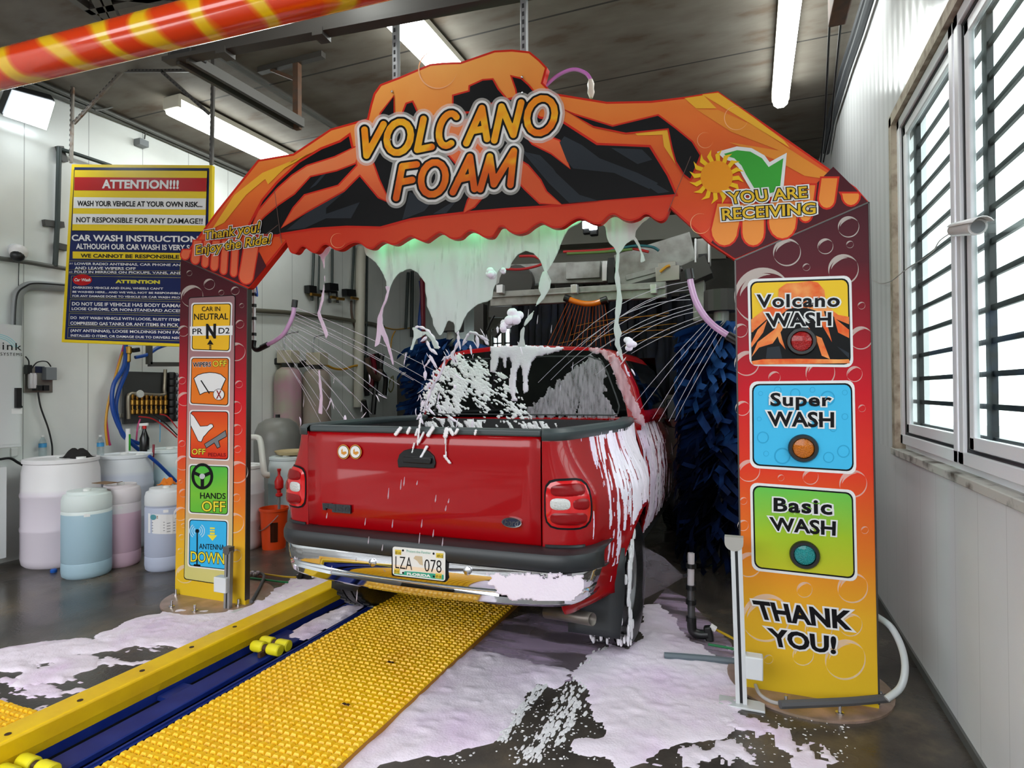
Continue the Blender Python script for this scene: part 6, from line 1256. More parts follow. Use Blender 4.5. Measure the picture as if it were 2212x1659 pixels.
for p0, p1 in (((322,745),(322,787)), ((322,787),(386,787))): MB().bar(PX(*p0, WX+.2), PX(*p1, WX+.2), .05, .05).build('arm', mat('dark_steel', (66, 64, 62), .5), parent=t)
# ---- pipes on the left wall
M_gp = mat('grey_pipe', (92, 92, 88), .5); M_dp = mat('dark_green_pipe', (44, 54, 52), .5); M_lp = mat('pale_grey_pipe', (140, 142, 142), .4)
def wpipe(q, r_, m, lab, d=.05, cat='pipe', smooth=False, fn=None):
    F_ = fn or (lambda x, y: PX(x, y, WX+d)); P = [F_(x, y) for x, y in q]
    return MB().tube(bez(P, 6) if smooth else P, r_, 10).build('pipe', m, smooth=True, label=lab, cat=cat)
wpipe([(-30,552),(0,558),(70,568),(145,581)], .022, M_gp, 'grey pipe running level on the left wall below the dome camera')
wpipe([(-5,-0+165),(63,182),(310,280),(525,375),(640,425)], .03, M_gp, 'lower grey conduit running along the top of the left wall', .05)
wpipe([(60,168),(210,232),(560,385),(660,425)], .022, M_gp, 'upper grey conduit running along the corner of wall and ceiling', .12)
wpipe([(150,622),(90,617),(60,619),(42,632),(37,655),(35,712)], .045, M_lp, 'pale grey conduit bending down to the white cabinet', .06, smooth=True)
wpipe([(146,616),(80,612),(56,618),(36,640),(31,712)], .008, M_bf, 'black cable tied along the pale grey conduit', .12, smooth=True)
t = thing('pipe_drop', 'dark green vertical pipe with brackets left of the attention sign', 'pipe', PX(124, 570, WX+.06))
MB().tube([PX(128, 318, WX+.06), PX(124, 480, WX+.06), PX(119, 575, WX+.06)], .024, 10).build('pipe', M_dp, parent=t, smooth=True); MB().tube([PX(128, 322, WX+.06), PX(150, 328, WX+.09), PX(240, 358, WX+.1)], .02, 10).build('arm', M_dp, parent=t, smooth=True)
for x0, y0, x1, y1 in ((94, 481, 136, 486), (128, 316, 138, 350), (119, 530, 145, 536)): MB().bar(PX(x0, y0, WX+.03), PX(x1, y1, WX+.03), .05, .06).build('bracket', mat('dark_steel', (66, 64, 62), .5), parent=t)
wallbox('junction_box', 302, 297, 322, 319, .1, mat('grey_box', (120, 124, 128), .4), label='small grey junction box high on the left wall', cat='junction box')
wpipe([(312,300),(316,280),(318,266),(380,252)], .008, M_gp, 'thin conduit from the grey junction box up to the ceiling', .05, smooth=True)
wpipe([(205,238),(240,232),(280,210),(320,200),(352,208)], .01, M_gp, 'thin cable looping from the conduit to the fluorescent light', .2, smooth=True)
c0 = PX(40, 545, WX+.1); t = thing('dome_camera', 'white ball security camera on the left wall', 'camera', c0)
MB().lathe(PX(30, 540, WX), [(.06, 0), (.06, .03), (.03, .05), (.001, .05)], 18, axis='X').build('base', M_cab, parent=t, smooth=True); MB().sphere(c0, .075, 16, 12).build('body', mat('camera_white', (226, 222, 222), .35), parent=t, smooth=True); MB().sphere(c0+Vector((.02, -.02, -.04)), .058, 14, 10).build('lens', M_bf, parent=t, smooth=True)
wpipe([(41,566),(40,600),(40,632)], .004, M_bf, 'thin cable hanging below the ball camera', .03)
# far left wall beyond the arch
def FW(d): return lambda x, y: PX(x, y, WX+d)
wpipe(zz([(0,672),(50,675),(300,690),(700,735),(1050,790),(1140,815)], Zm), .035, mat('olive_pipe', (92, 88, 76), .5), 'olive pipe running level on the wall behind the pink spray', .06)
wpipe(zz([(955,140),(945,230),(938,700),(930,1100),(925,1500)], Zm), .09, mat('ivory_pvc', (196, 192, 180), .45), 'thick ivory downpipe on the left wall behind the spray', .12)
for x0, y0, x1, y1, r_, lab in ((545,170,528,590,.022,'dark vertical pipe on the far wall, first from the arch leg'), (592,190,578,740,.016,'dark vertical pipe on the far wall, second from the arch leg'), (702,150,700,480,.022,'dark vertical pipe on the far wall, above the pipe fork'), (890,110,866,560,.022,'dark vertical pipe on the far wall, just left of the ivory downpipe'), (1000,170,990,1100,.022,'dark vertical pipe on the far wall, just right of the ivory downpipe'), (1350,350,1330,830,.03,'dark vertical pipe on the far wall, beside the grey strut'), (1385,340,1380,900,.035,'grey vertical strut on the far wall, left of the foam sheet')):
    wpipe(zz([(x0, y0), (x1, y1)], Zm), r_, M_dp, lab, .08)
t = thing('pipe_fork', 'black forked pipe with taps on the far left wall', 'pipe', FW(.1)(715, 640))
for nm, q in (('pipe', [(590,560),(595,510),(740,520),(748,610)]), ('pipe', [(680,515),(682,610)])): MB().tube([FW(.1)(*p) for p in zz(q, Zm)], .022, 8).build(nm, M_bf, parent=t)
for q in ((660,470,735,478), (485,492,550,500), (805,520,885,528)): a, b_ = [FW(.08)(*p) for p in zz([(q[0], q[1]), (q[2], q[3])], Zm)]; MB().bar(a, b_, .1, .12).build('bracket', M_bf, parent=t)
for q in ((520,535,600,545), (690,560,730,563), (745,573,800,578), (865,565,920,575)): a, b_ = [FW(.14)(*p) for p in zz([(q[0], q[1]), (q[2], q[3])], Zm)]; MB().tube([a, b_], .025, 8).build('tap', M_brass, parent=t)
hose(zz([(866,590),(870,720),(905,840),(960,930),(985,980)], Zm), .02, mat('brown_hose', (90, 70, 60), .5), 'brown hose hanging left of the ivory downpipe', .02)
hose(zz([(590,1120),(650,1140),(720,1170),(800,1175),(880,1150),(960,1135)], Zm), .02, M_hy, 'yellow hose sagging between the tall tanks and the downpipe', .14)
hose(zz([(1140,815),(1240,835),(1390,820)], Zm), .012, M_hy, 'thin yellow hose right of the ivory downpipe', .015); hose(zz([(1240,850),(1215,900),(1200,1000)], Zm), .012, M_hy, 'thin yellow hose bending down right of the ivory downpipe', .015)
hose(zz([(1210,1240),(1180,1320),(1200,1370),(1225,1320),(1220,1230)], Zm), .012, mat('olive_hose', (110, 104, 50), .5), 'loop of olive hose above the truck bed', .012)
for k, (q, m, lab) in enumerate((([(990,1060),(985,1250),(1000,1400)], M_bf, 'black hose hanging in the tangle left of the truck cab'), ([(1040,1050),(1060,1180),(1030,1330)], mat('dark_red_hose', (130, 26, 46), .4), 'dark red hose in the tangle left of the truck cab'), ([(1080,1040),(1100,1200),(1075,1300),(1050,1560)], M_bf, 'long black hose at the middle of the tangle'), ([(1130,1050),(1120,1180),(1160,1250),(1150,1400)], M_bf, 'black hose at the right of the tangle'), ([(1000,1080),(1030,1200),(1090,1260),(1110,1180)], mat('brown_hose', (90, 70, 60), .5), 'brown looped hose in the tangle'), ([(970,1440),(1000,1600)], M_bf, 'black hose end below the tangle'), ([(1460,420),(1470,560),(1450,800),(1455,1060)], M_hb, 'blue hose running up beside the foam sheet'), ([(1470,400),(1475,600),(1480,1000)], mat('dark_red_hose', (130, 26, 46), .4), 'dark red hose running up beside the blue hose'))):
    hose(zz(q, Zm), .05, m, lab, .05+.06*k)
b = MB(); b.box((-5.9, 9.3, .1), (-5.3, 9.9, 1.9)); b.build('pump_cabinet', mat('dark_machine', (48, 46, 44), .6), label='dark machine cabinet in the shade left of the truck cab', cat='cabinet', bevel=.03)
# ---- attention sign hung on slotted struts
sTL, sTR = PY(155, 355, 3.98), PY(458, 357, 3.98); sBL = PY(133, 739, 3.84); SN = (sTR-sTL).cross(sBL-sTL).normalized()
if SN.y > 0: SN = -SN
def SF(k): return lambda x, y: PP(x, y, sTL+SN*(.0016*k), SN)
t = thing('attention_sign', 'blue and yellow attention sign hanging above the drums', 'sign', (sTL+sTR)/2)
SQ = [(155,355),(458,357),(452,751),(133,739)]
MB().prism([SF(0)(*p) for p in SQ], SN*-.03).build('sign_board', mat('sign_yellow', (226, 196, 36), .4), parent=t); sg_ = t.children[0]
def gq(*p): return zz(p, Zg)
M_nav = mat('sign_navy', (24, 34, 84), .35, coat=.2); M_sr = mat('sign_red', (176, 22, 26), .4); M_sy = mat('sign_yellow', (226, 196, 36), .4); M_sw = mat('sign_white', (226, 224, 222), .4); M_yt = mat('sign_yellow_ink', (206, 196, 60), .4)
def sp_(nm, m, k, *qs):
    b = MB()
    for q in qs: b.poly([SF(k)(*p) for p in gq(*q)])
    return b.build(nm, m, parent=sg_)
b = MB(); b.poly([SF(1)(*p) for p in inset(SQ, .02, .016)]); b.build('navy_field', M_nav, parent=sg_)
sp_('panel_border', M_ink, 2, [(631,143),(1772,150),(1757,677),(610,667)]); sp_('yellow_panel', M_sy, 3, [(637,148),(1767,155),(1752,672),(615,662)])
sp_('red_band', M_sr, 4, [(636,208),(1764,215),(1760,330),(632,320)]); sp_('white_band', M_sw, 4, [(630,378),(1758,390),(1755,485),(626,472)], [(623,520),(1755,533),(1752,620),(618,610)])
sp_('yellow_band', M_sy, 2, [(620,842),(1745,858),(1742,917),(620,902)])
def stx(s, m, k, q, bold=0.0, **kw):
    b = MB(); add_text(b, s, gq(*q), SF(k), bold=bold, **kw); b.build('lettering', m, parent=sg_)
stx('ATTENTION!!!', M_sw, 5, [(872,228),(1528,233),(1525,310),(870,305)], .04); stx('WASH YOUR VEHICLE AT YOUR OWN RISK...', M_ink, 5, [(660,408),(1728,418),(1727,465),(658,455)], .03); stx('NOT RESPONSIBLE FOR ANY DAMAGE!!', M_ink, 5, [(652,548),(1730,560),(1728,607),(650,594)], .02)
stx('CAR WASH INSTRUCTIONS', M_sw, 2, [(612,698),(1745,712),(1745,765),(612,752)], .03); stx('ALTHOUGH OUR CAR WASH IS VERY SAFE', M_sw, 2, [(650,774),(1720,787),(1720,834),(650,822)], .03); stx('WE CANNOT BE RESPONSIBLE FOR', M_ink, 3, [(688,861),(1680,874),(1680,907),(688,894)], .03)
for s, q in (('LOWER RADIO ANTENNAS, CAR PHONE AND', (637,936,1578,24,12)), ('AND LEAVE WIPERS OFF', (637,971,1158,24,6)), ('FOLD IN MIRRORS ON PICKUPS, VANS, AND', (635,1005,1560,24,11)), ("OVERSIZED VEHICLE AND DUAL WHEELS CAN'T", (622,1140,1392,19,10)), ('BE WASHED HERE... AND WE WILL NOT BE RESPONSIBLE', (620,1178,1550,17,12)), ('FOR ANY DAMAGE DONE TO VEHICLE OR CAR WASH PRO', (618,1212,1535,18,14)),
             ('DO NOT USE IF VEHICLE HAS BODY DAMAGE', (615,1273,1590,30,18)), ('LOOSE CHROME, OR NON-STANDARD ACCESSORIES', (612,1318,1700,28,22)), ('DO  NOT WASH VEHICLE WITH LOOSE, RUSTY ITEMS', (602,1395,1550,27,18)), ('COMPRESSED GAS TANKS OR ANY ITEMS IN PICK UP', (600,1440,1590,27,18)), ('(ANY ANTENNAS), LOOSE MOLDINGS NON FACTORY', (602,1504,1690,31,20)), ('INSTALLED O ITEMS, OR DAMAGE DUE TO DRIVERS NEGLECT', (604,1548,1640,24,24))):
    x0, y0, x1, h_, dy = q; stx(s, M_sw, 2, [(x0, y0), (x1, y0+dy), (x1, y0+dy+h_), (x0, y0+h_)], .02)
stx('ATTENTION', M_yt, 2, [(985,1083),(1365,1088),(1365,1119),(985,1113)], .06); stx('#1', M_sw, 2, [(592,938),(620,938),(620,953),(592,953)]); stx('#2', M_sw, 2, [(588,1010),(618,1010),(618,1026),(588,1026)])
b = MB(); X_ = []
for q in ([(586,922),(1540,933),(1535,1008),(582,998)], [(582,998),(1535,1008),(1535,1042),(580,1032)], [(610,1052),(1560,1066),(1560,1254),(602,1238)], [(598,1252),(1560,1272),(1560,1372),(592,1355)], [(592,1370),(1560,1392),(1560,1490),(586,1475)], [(582,1490),(1560,1512),(1560,1605),(576,1578)]):
    q = gq(*q); X_ += [([q[k], q[(k+1) % 4]], .7) for k in range(4)]
for k, (q, w_) in enumerate(X_): strokes(b, [(q, w_)], SF(1.8+.01*k), st=1.2) if False else b.bar(SF(1.8)(*q[0]), SF(1.8)(*q[1]), .0018, .001, up=tuple(SN))
b.build('panel_line', M_yt, parent=sg_)
b = MB(); b.poly([SF(2.4)(*p) for p in circ(*gq((702,1085))[0], 21, 30, 12)]); b.build('oval_logo', M_sr, parent=sg_); stx('Car Wash', M_sw, 3.2, [(635,1070),(772,1072),(772,1098),(635,1096)], .02, shear=.2)
M_rust = mat('rusty_strut', (140, 132, 124), .5, metal=.4, c2=(112, 78, 54), scale=12, lo=.5, hi=.7); M_gst = mat('grey_strut', (96, 92, 88), .5, metal=.3)
def slotted(p, q, w_, par, m, nm='strut', pitch=.05):
    p, q = Vector(p), Vector(q); MB().bar(p, q, w_, w_*.5, up=(0, 1, 0)).build(nm, m, parent=par); d = (q-p); n = int(d.length/pitch); b = MB(); f_ = (EYEV-(p+q)/2); d.normalize(); f_ = (f_-d*f_.dot(d)).normalized()
    up = Vector((0, -1, 0)); s_ = d.cross(up).normalized(); 
    for k in range(n):
        c_ = p+d*(k+.5)*pitch+Vector((0, -w_*.5*.5-.032*0-.012, 0))
        b.add([c_-d*.012-s_*.006, c_+d*.012-s_*.006, c_+d*.012+s_*.006, c_-d*.012+s_*.006], [(0, 1, 2, 3)])
    b.build('slots', M_hole, parent=par)
yy = 4.02; fr = thing('sign_frame', 'slotted steel frame holding the attention sign from the ceiling', 'frame', PY(300, 152, yy))
def P_(x, y): return PY(x, y, yy)
slotted(P_(154, 352), P_(158, 150), .035, fr, M_rust); slotted(P_(457, 356), P_(461, 146), .035, fr, M_gst); slotted(P_(120, 155), P_(470, 152), .03, fr, M_gst, 'rail'); slotted(P_(160, 266), P_(264, 155), .035, fr, M_rust, 'brace'); slotted(P_(350, 155), P_(452, 246), .03, fr, M_gst, 'brace')
for x in (158, 461): p = P_(x, 150); MB().box((p.x-.02, p.y-.01, p.z), (p.x+.02, p.y+.015, ZC)).build('hanger', M_gst, parent=fr)
# ================================================================== ceiling beams and boom
M_beam = mat('dark_steel_beam', (72, 68, 64), .5, metal=.2)
BRY = PZ(640, 131, ZC-.02).y; zb = PY(642, 268, BRY).z
t = thing('boom_track', 'dark steel ceiling track crossing below the orange striped boom', 'track', PZ(650, 60, zb))
def bm_(p, q, w_, h, nm='beam', m=None, par=None, up=(0, 0, 1)): return MB().bar(p, q, w_, h, up=up).build(nm, m or M_beam, parent=par or t)
a, b_ = PZ(388, 128, zb), PZ(1230, -30, zb); d = (b_-a).normalized(); a = a-d*.12
bm_(a, b_, .09, .03); bm_(a+Vector((0, .02, .12)), b_+Vector((0, .02, .12)), .02, .2, 'web'); bm_(a+Vector((0, .02, .23)), b_+Vector((0, .02, .23)), .09, .03, 'flange')
for u in (.16, .42): p = a+(b_-a)*u; bm_(p+Vector((0, 0, -.02)), p+d*.08+Vector((0, 0, -.02)), .11, .05, 'clamp')
MB().prism([PZ(x, y, zb)+Vector((0, -.05, .1)) for x, y in [(428,104),(505,88),(506,96),(430,112)]], (0, .004, 0)).build('stencil_plate', mat('faded_stencil', (150, 144, 134), .7), parent=t)
for u in (.1, .75): p = a+(b_-a)*u; bm_(p+Vector((0, .02, .2)), Vector((p.x, p.y+.02, ZC)), .05, .05, 'hanger')
t2 = thing('cross_track', 'dark double steel rail running back from the boom track to a rusty bracket', 'track', PZ(500, 190, zb))
for o in (-.05, .05): MB().bar(PZ(395, 125, zb)+Vector((o, 0, 0)), PZ(645, 268, zb)+Vector((o, 0, 0)), .035, .08).build('rail', M_beam, parent=t2)
MB().bar(PZ(385, 128, zb+.04)+Vector((0, 0, .02)), PZ(430, 118, zb+.04), .16, .06).build('trolley', mat('dark_machine', (48, 46, 44), .6), parent=t2, bevel=.01)
t3 = thing('ceiling_bracket', 'rusty steel hanging bracket holding the rail end', 'bracket', PZ(640, 270, zb))
p = PZ(642, 268, zb); ztop = ZC; MB().bar(p+Vector((0, 0, -.05)), Vector((p.x, p.y, ztop)), .06, .05).build('post', mat('rusty_steel', (100, 66, 44), .7, c2=(74, 60, 50), scale=10), parent=t3)
MB().bar(Vector((p.x-.45, p.y, ztop-.03)), Vector((p.x+.3, p.y, ztop-.03)), .06, .05).build('rail', M_beam, parent=t3); MB().bar(Vector((p.x-.3, p.y, ztop-.05)), Vector((p.x-.02, p.y, p.z+.42)), .035, .03).build('brace', mat('rusty_steel', (100, 66, 44), .7), parent=t3)
t4 = thing('upper_frame', 'dark steel ceiling frame behind the orange boom at the top left', 'frame', PZ(250, 20, ZC-.1))
for p0, p1 in (((140,-20),(235,48)), ((205,-10),(235,48)), ((225,-20),(250,40)), ((235,-15),(480,10)), ((190,20),(420,-30))): MB().bar(PZ(*p0, ZC-.12), PZ(*p1, ZC-.12), .06, .06).build('bar', M_beam, parent=t4)
for x, y in ((205, 10), (420, -10)): p = PZ(x, y, ZC-.12); MB().bar(p, Vector((p.x, p.y, ZC)), .05, .05).build('hanger', M_beam, parent=t4)
# orange boom
zo = 3.1
def boomm():
    m = bpy.data.materials.new('flame_boom_print'); m.use_nodes = True; nt = m.node_tree; b = nt.nodes['Principled BSDF']; b.inputs['Roughness'].default_value = .18; b.inputs['Coat Weight'].default_value = .6
    tc = nt.nodes.new('ShaderNodeTexCoord'); mp = nt.nodes.new('ShaderNodeMapping'); mp.inputs['Scale'].default_value = (1, 1, 1); mp.inputs['Rotation'].default_value = (0, .5, 0)
    wv = nt.nodes.new('ShaderNodeTexWave'); wv.inputs['Scale'].default_value = 1.35; wv.inputs['Distortion'].default_value = 5.5; wv.inputs['Detail'].default_value = 1.5; wv.inputs['Detail Scale'].default_value = 2.0
    nt.links.new(tc.outputs['Object'], mp.inputs[0]); nt.links.new(mp.outputs[0], wv.inputs[0])
    r = nt.nodes.new('ShaderNodeValToRGB'); e = r.color_ramp.elements; e[0].position = .5; e[0].color = lin((232, 62, 8)); e[1].position = .9; e[1].color = lin((246, 196, 24)); x = e.new(.74); x.color = lin((240, 120, 14))
    nt.links.new(wv.outputs['Fac'], r.inputs['Fac']); nt.links.new(r.outputs['Color'], b.inputs['Base Color']); return m
a, b_ = PZ(0, 151, zo), PZ(560, 12, zo); dd = (b_-a).normalized(); dep = ((a+b_)/2-EYEV).dot(_f)
t = thing('spray_boom', 'orange tubular boom with yellow flame stripes at the top left', 'boom', (a+b_)/2)
rb = 41/FPX*dep
MB().tube([a-dd*1.5, a, (a+b_)/2, b_, b_+dd*1.8], rb, 28).build('tube', boomm(), parent=t, smooth=True)
for s_ in (-.6, 1.6):
    p = a+dd*s_; MB().bar(p+Vector((0, 0, rb*.6)), Vector((p.x, p.y, ZC)), .05, .05).build('hanger', M_beam, parent=t)
# rusty unit and conduits on the right
p = PZ(1806, 58, 4.1); t = thing('rusty_hanger', 'rusty brown hanger with cables near the right wall top', 'hanger', p)
MB().box((p.x-.05, p.y-.9, p.z), (p.x+.06, p.y, ZC)).build('body', mat('rusty_brown', (92, 58, 36), .7, c2=(60, 44, 34), scale=8), parent=t, bevel=.01)
for dx, yb in ((-.04, 330), (.03, 160)): MB().tube([p+Vector((dx, -.02, .05)), p+Vector((dx*.6, .5, -.5)), p+Vector((dx*.3+.02, 1.1, -.55))], .008, 6).build('cable', M_bf, parent=t, smooth=True)
for q, r_, lab in (([(1882,-10),(1856,75),(1830,152),(1797,262),(1786,330)], .03, 'dark conduit along the top of the right wall'), ([(1868,-10),(1842,75),(1818,150),(1788,262),(1780,330)], .018, 'thin dark conduit beside the larger one above the right wall')):
    MB().tube([PX(x, y, WR-.05) for x, y in q], r_, 8).build('conduit', mat('dark_conduit', (56, 58, 62), .5), smooth=True, label=lab, cat='conduit')
for q, lab in (([(880,18),(1010,150)], 'grey ceiling conduit behind the left hanging strut'), ([(470,120),(760,300)], 'grey ceiling conduit beyond the rusty bracket')):
    MB().tube([PZ(x, y, ZC-.03) for x, y in q], .025, 8).build('conduit', M_gp, smooth=True, label=lab, cat='conduit')
# security camera on the window mullion
c0 = PX(2092, 492, WR-.09); t = thing('bullet_camera', 'white bullet camera mounted on the window mullion', 'camera', c0)
a, b_ = PX(2062, 497, WR-.02), PX(2112, 490, WR-.16); d = (b_-a).normalized(); MB().tube([a, b_], .028, 18).build('body', mat('camera_white', (226, 222, 222), .35), parent=t, smooth=True); MB().tube([b_, b_+d*.006], .021, 18).build('lens', mat('lens_grey', (130, 134, 140), .1, coat=1), parent=t)
MB().grid([[a+(b_-a)*u+Vector((0, 0, 0))+Vector((math.sin(th)*.033, 0, math.cos(th)*.033)) for th in np.linspace(-1.1, 1.1, 7)] for u in (-.0, .5, 1.16)]).build('sunshade', mat('camera_white', (226, 222, 222), .35), parent=t, smooth=True, solid=.003)
MB().bar(PX(2058, 500, WR+.05), a, .03, .03).build('mount', mat('camera_white', (226, 222, 222), .35), parent=t)
MB().tube(bez([PX(2056,502,WR-.0), PX(2030,520,WR-.02), PX(2010,548,WR-.03), PX(1960,580,WR-.03), PX(1925,607,WR-.03), PX(1900,612,WR-.03), PX(1885,604,WR-.03)], 6), .003, 6).build('cable', mat('pale_cable', (170, 166, 164), .5), smooth=True, label='thin cable sagging from the bullet camera to the arch leg', cat='cable')
# ================================================================== gantry, brushes and cloths deeper in the tunnel
M_gal2 = mat('grey_aluminium', (164, 164, 162), .4, metal=.3, c2=(134, 132, 128), scale=6); M_conc = mat('grey_beam', (128, 126, 118), .6); M_dk = mat('dark_column', (62, 60, 58), .5)
g = thing('brush_gantry', 'grey aluminium gantry of beams and arms across the tunnel behind the truck', 'gantry', PY(1300, 560, 7.0))
def gb(q0, q1, y, w_, h, nm, m=M_gal2): return MB().bar(PY(*q0, y), PY(*q1, y), w_, h, up=(0, 0, 1)).build(nm, m, parent=g, bevel=.006)
G = lambda *p: zz(p, Zk)
gb(*G((230,690),(1620,615)), 6.6, .1, .17, 'extruded_beam'); gb(*G((240,675),(1615,600)), 6.58, .11, .02, 'beam_rib')
gb(*G((270,500),(1200,470)), 7.2, .1, .26, 'cross_beam'); gb(*G((1240,470),(1840,290)), 6.9, .12, .38, 'swing_arm'); gb(*G((1300,520),(1830,380)), 6.85, .05, .06, 'arm_rail')
gb(*G((830,470),(1100,455)), 7.15, .12, .2, 'tube_section'); gb(*G((1540,500),(1730,480)), 6.7, .12, .16, 'air_cylinder', mat('pale_cylinder', (170, 168, 162), .3, metal=.5)); gb(*G((1560,450),(1700,430)), 6.75, .1, .12, 'air_cylinder', mat('pale_cylinder', (170, 168, 162), .3, metal=.5))
b = MB(); a, b_ = PY(*G((1850,205))[0], 6.5), PY(*G((1965,400))[0], 6.5); b.box((a.x, 6.5, b_.z), (b_.x, 6.75, a.z)); b.build('motor_box', mat('pale_motor', (160, 158, 154), .4), parent=g, bevel=.02)
a, b_ = PY(*G((1875,330))[0], 6.48), PY(*G((1945,395))[0], 6.48); MB().box((a.x, 6.47, b_.z), (b_.x, 6.5, a.z)).build('motor_window', M_bf, parent=g)
for q in ((1853, 205, 1853, 400), (1960, 205, 1960, 400)): gb(*G((q[0], q[1]), (q[2], q[3])), 6.47, .02, .05, 'box_edge', mat('bright_edge', (210, 210, 212), .3, metal=.5))
a, b_ = PY(*G((1830,540))[0], 6.6), PY(*G((1925,860))[0], 6.6); MB().box((a.x, 6.6, b_.z), (b_.x, 6.8, a.z)).build('column', M_gal2, parent=g, bevel=.01)
gb(*G((1840,400),(1900,540)), 6.6, .3, .25, 'joint_block', M_dk)
for x in (890, 1520, 300): gb(*G((x-25, 610), (x+25, 606)), 6.5, .08, .1, 'clip', mat('bright_edge', (210, 210, 212), .3, metal=.5))
gb(*G((1160,465),(1215,462)), 7.05, .1, .3, 'coupler', M_bf); gb(*G((1115,468),(1155,466)), 7.05, .1, .24, 'plate', mat('bright_edge', (210, 210, 212), .3, metal=.5))
for q0, q1 in (((950,540),(950,600)), ((1010,540),(1010,600)), ((1130,530),(1130,610)), ((1060,540),(1060,600)), ((700,540),(700,620)), ((1420,490),(1420,600))): gb(*G(q0, q1), 7.4, .06, .16, 'post', M_dk)
gb(*G((750,580),(1830,540)), 7.6, .06, .5, 'back_panel', mat('dark_grey_panel', (54, 52, 48), .7))  # plain dark grey-brown sheet behind the gantry posts
for x, y, r_ in ((430, 560, .22), (320, 620, .1), (1290, 400, .12), (1460, 520, .15)): MB().lathe(PY(*G((x, y))[0], 6.9), [(.001, -.06), (r_, -.05), (r_, .05), (.001, .06)], 20, axis='Y').build('pulley', M_dk, parent=g, smooth=True)
for k, (q, m) in enumerate((([(290,440),(450,450),(600,420),(660,380)], M_hr), ([(450,345),(560,345),(620,370)], M_hr), ([(800,310),(1050,300),(1300,280),(1480,310)], M_hr), ([(1150,310),(1350,265),(1500,270),(1560,300)], mat('teal_tube', (30, 90, 100), .4)), ([(830,325),(1100,312),(1350,290)], mat('olive_tube', (90, 120, 60), .4)), ([(1570,470),(1620,430),(1650,420)], M_hy))): MB().tube(bez([PY(*p, 6.7-.02*k) for p in G(*q)], 6), .016, 8).build('air_tube', m, parent=g, smooth=True)
gl_ = MB(); 
# building beams beyond
MB().bar(PY(*G((300,215))[0], 9.0), PY(*G((2100,105))[0], 9.0), .3, .34).build('ceiling_beam', M_conc, label='pale concrete beam crossing the tunnel behind the foam', cat='beam', kind='structure')
MB().bar(PY(*G((300,300))[0], 9.2), PY(*G((2100,215))[0], 9.2), .1, .55).build('bulkhead_panel', mat('grey_bulkhead', (110, 108, 100), .7), label='grey bulkhead panel under the pale concrete beam', cat='panel', kind='structure')
for k, (x, y) in enumerate(((982, 92), (1036, 104))):
    p = PY(*G((x, y))[0], 8.4); t = thing('spot_lamp', ('left' if k == 0 else 'right')+' of two small bright spot lamps under the arch edge', 'spot lamp', p, 'small spot lamps')
    MB().box((p.x-.055, p.y, p.z-.05), (p.x+.055, p.y+.02, p.z+.05)).build('lens', emit_mat('spot_lens', (235, 245, 255), 6.0) if k == 0 else MATS['spot_lens'], parent=t); MB().box((p.x-.06, p.y+.02, p.z-.13), (p.x+.06, p.y+.1, p.z+.055)).build('housing', M_bf, parent=t, bevel=.02); MB().bar((p.x, p.y+.1, p.z), (p.x, p.y+.1, ZC), .03, .03).build('bracket', M_bf, parent=t)
# dark column and crossed steel left of the cab roof
c_ = thing('steel_column', 'dark steel column with cross bar and brace behind the foam sheet', 'column', PY(1038, 760, 8.2))
def cb(q0, q1, w_, h, nm): MB().bar(PY(*zz([q0], Zq_)[0], 8.2), PY(*zz([q1], Zq_)[0], 8.2), w_, h).build(nm, M_dk, parent=c_)
Zq_ = (960, 560, .15371)
cb((510,640),(515,1700), .15, .15, 'post'); cb((650,725),(1000,725), .12, .2, 'cross_bar'); cb((920,800),(690,1080), .1, .09, 'brace')
for q in ([(700,790),(640,900),(600,1000)], [(930,880),(960,980),(1020,1050)]): MB().tube(bez([PY(*p, 8.1) for p in zz(q, Zq_)], 5), .015, 8).build('cable', M_bf, parent=c_, smooth=True)
MB().bar((-2.4, 9.1, 0), (-2.4, 9.1, 3.4), .2, .2).build('steel_post', M_dk, label='dark steel post in the tunnel behind the truck cab', cat='post')
# hanging navy cloths
M_cl = mat('navy_cloth', (10, 12, 22), .8, c2=(16, 22, 44), scale=9)
t = thing('mitter_curtain', 'row of navy cloth strips hanging under the gantry behind the truck cab', 'curtain', PY(1290, 690, 7.3))
p0, p1 = PY(*G((390,700))[0], 7.3), PY(*G((1840,640))[0], 7.3); MB().bar(p0, p1, .06, .06).build('rail', M_dk, parent=t)
n = 26
for k in range(n):
    u = (k+.5)/n; p = p0+(p1-p0)*u; w_ = (p1-p0).length/n*.62; b = MB(); ph = random.uniform(0, 6)
    b.grid([[p+Vector((s_*w_*(1+.15*z_), .04*math.sin(ph+z_*3+s_)+random.uniform(-.015, .015), -z_)) for s_ in (-1, 0, 1)] for z_ in np.linspace(0, 1.2+random.uniform(-.08, .04), 7)]); b.build('strip', M_cl, parent=t, smooth=True, solid=.008)
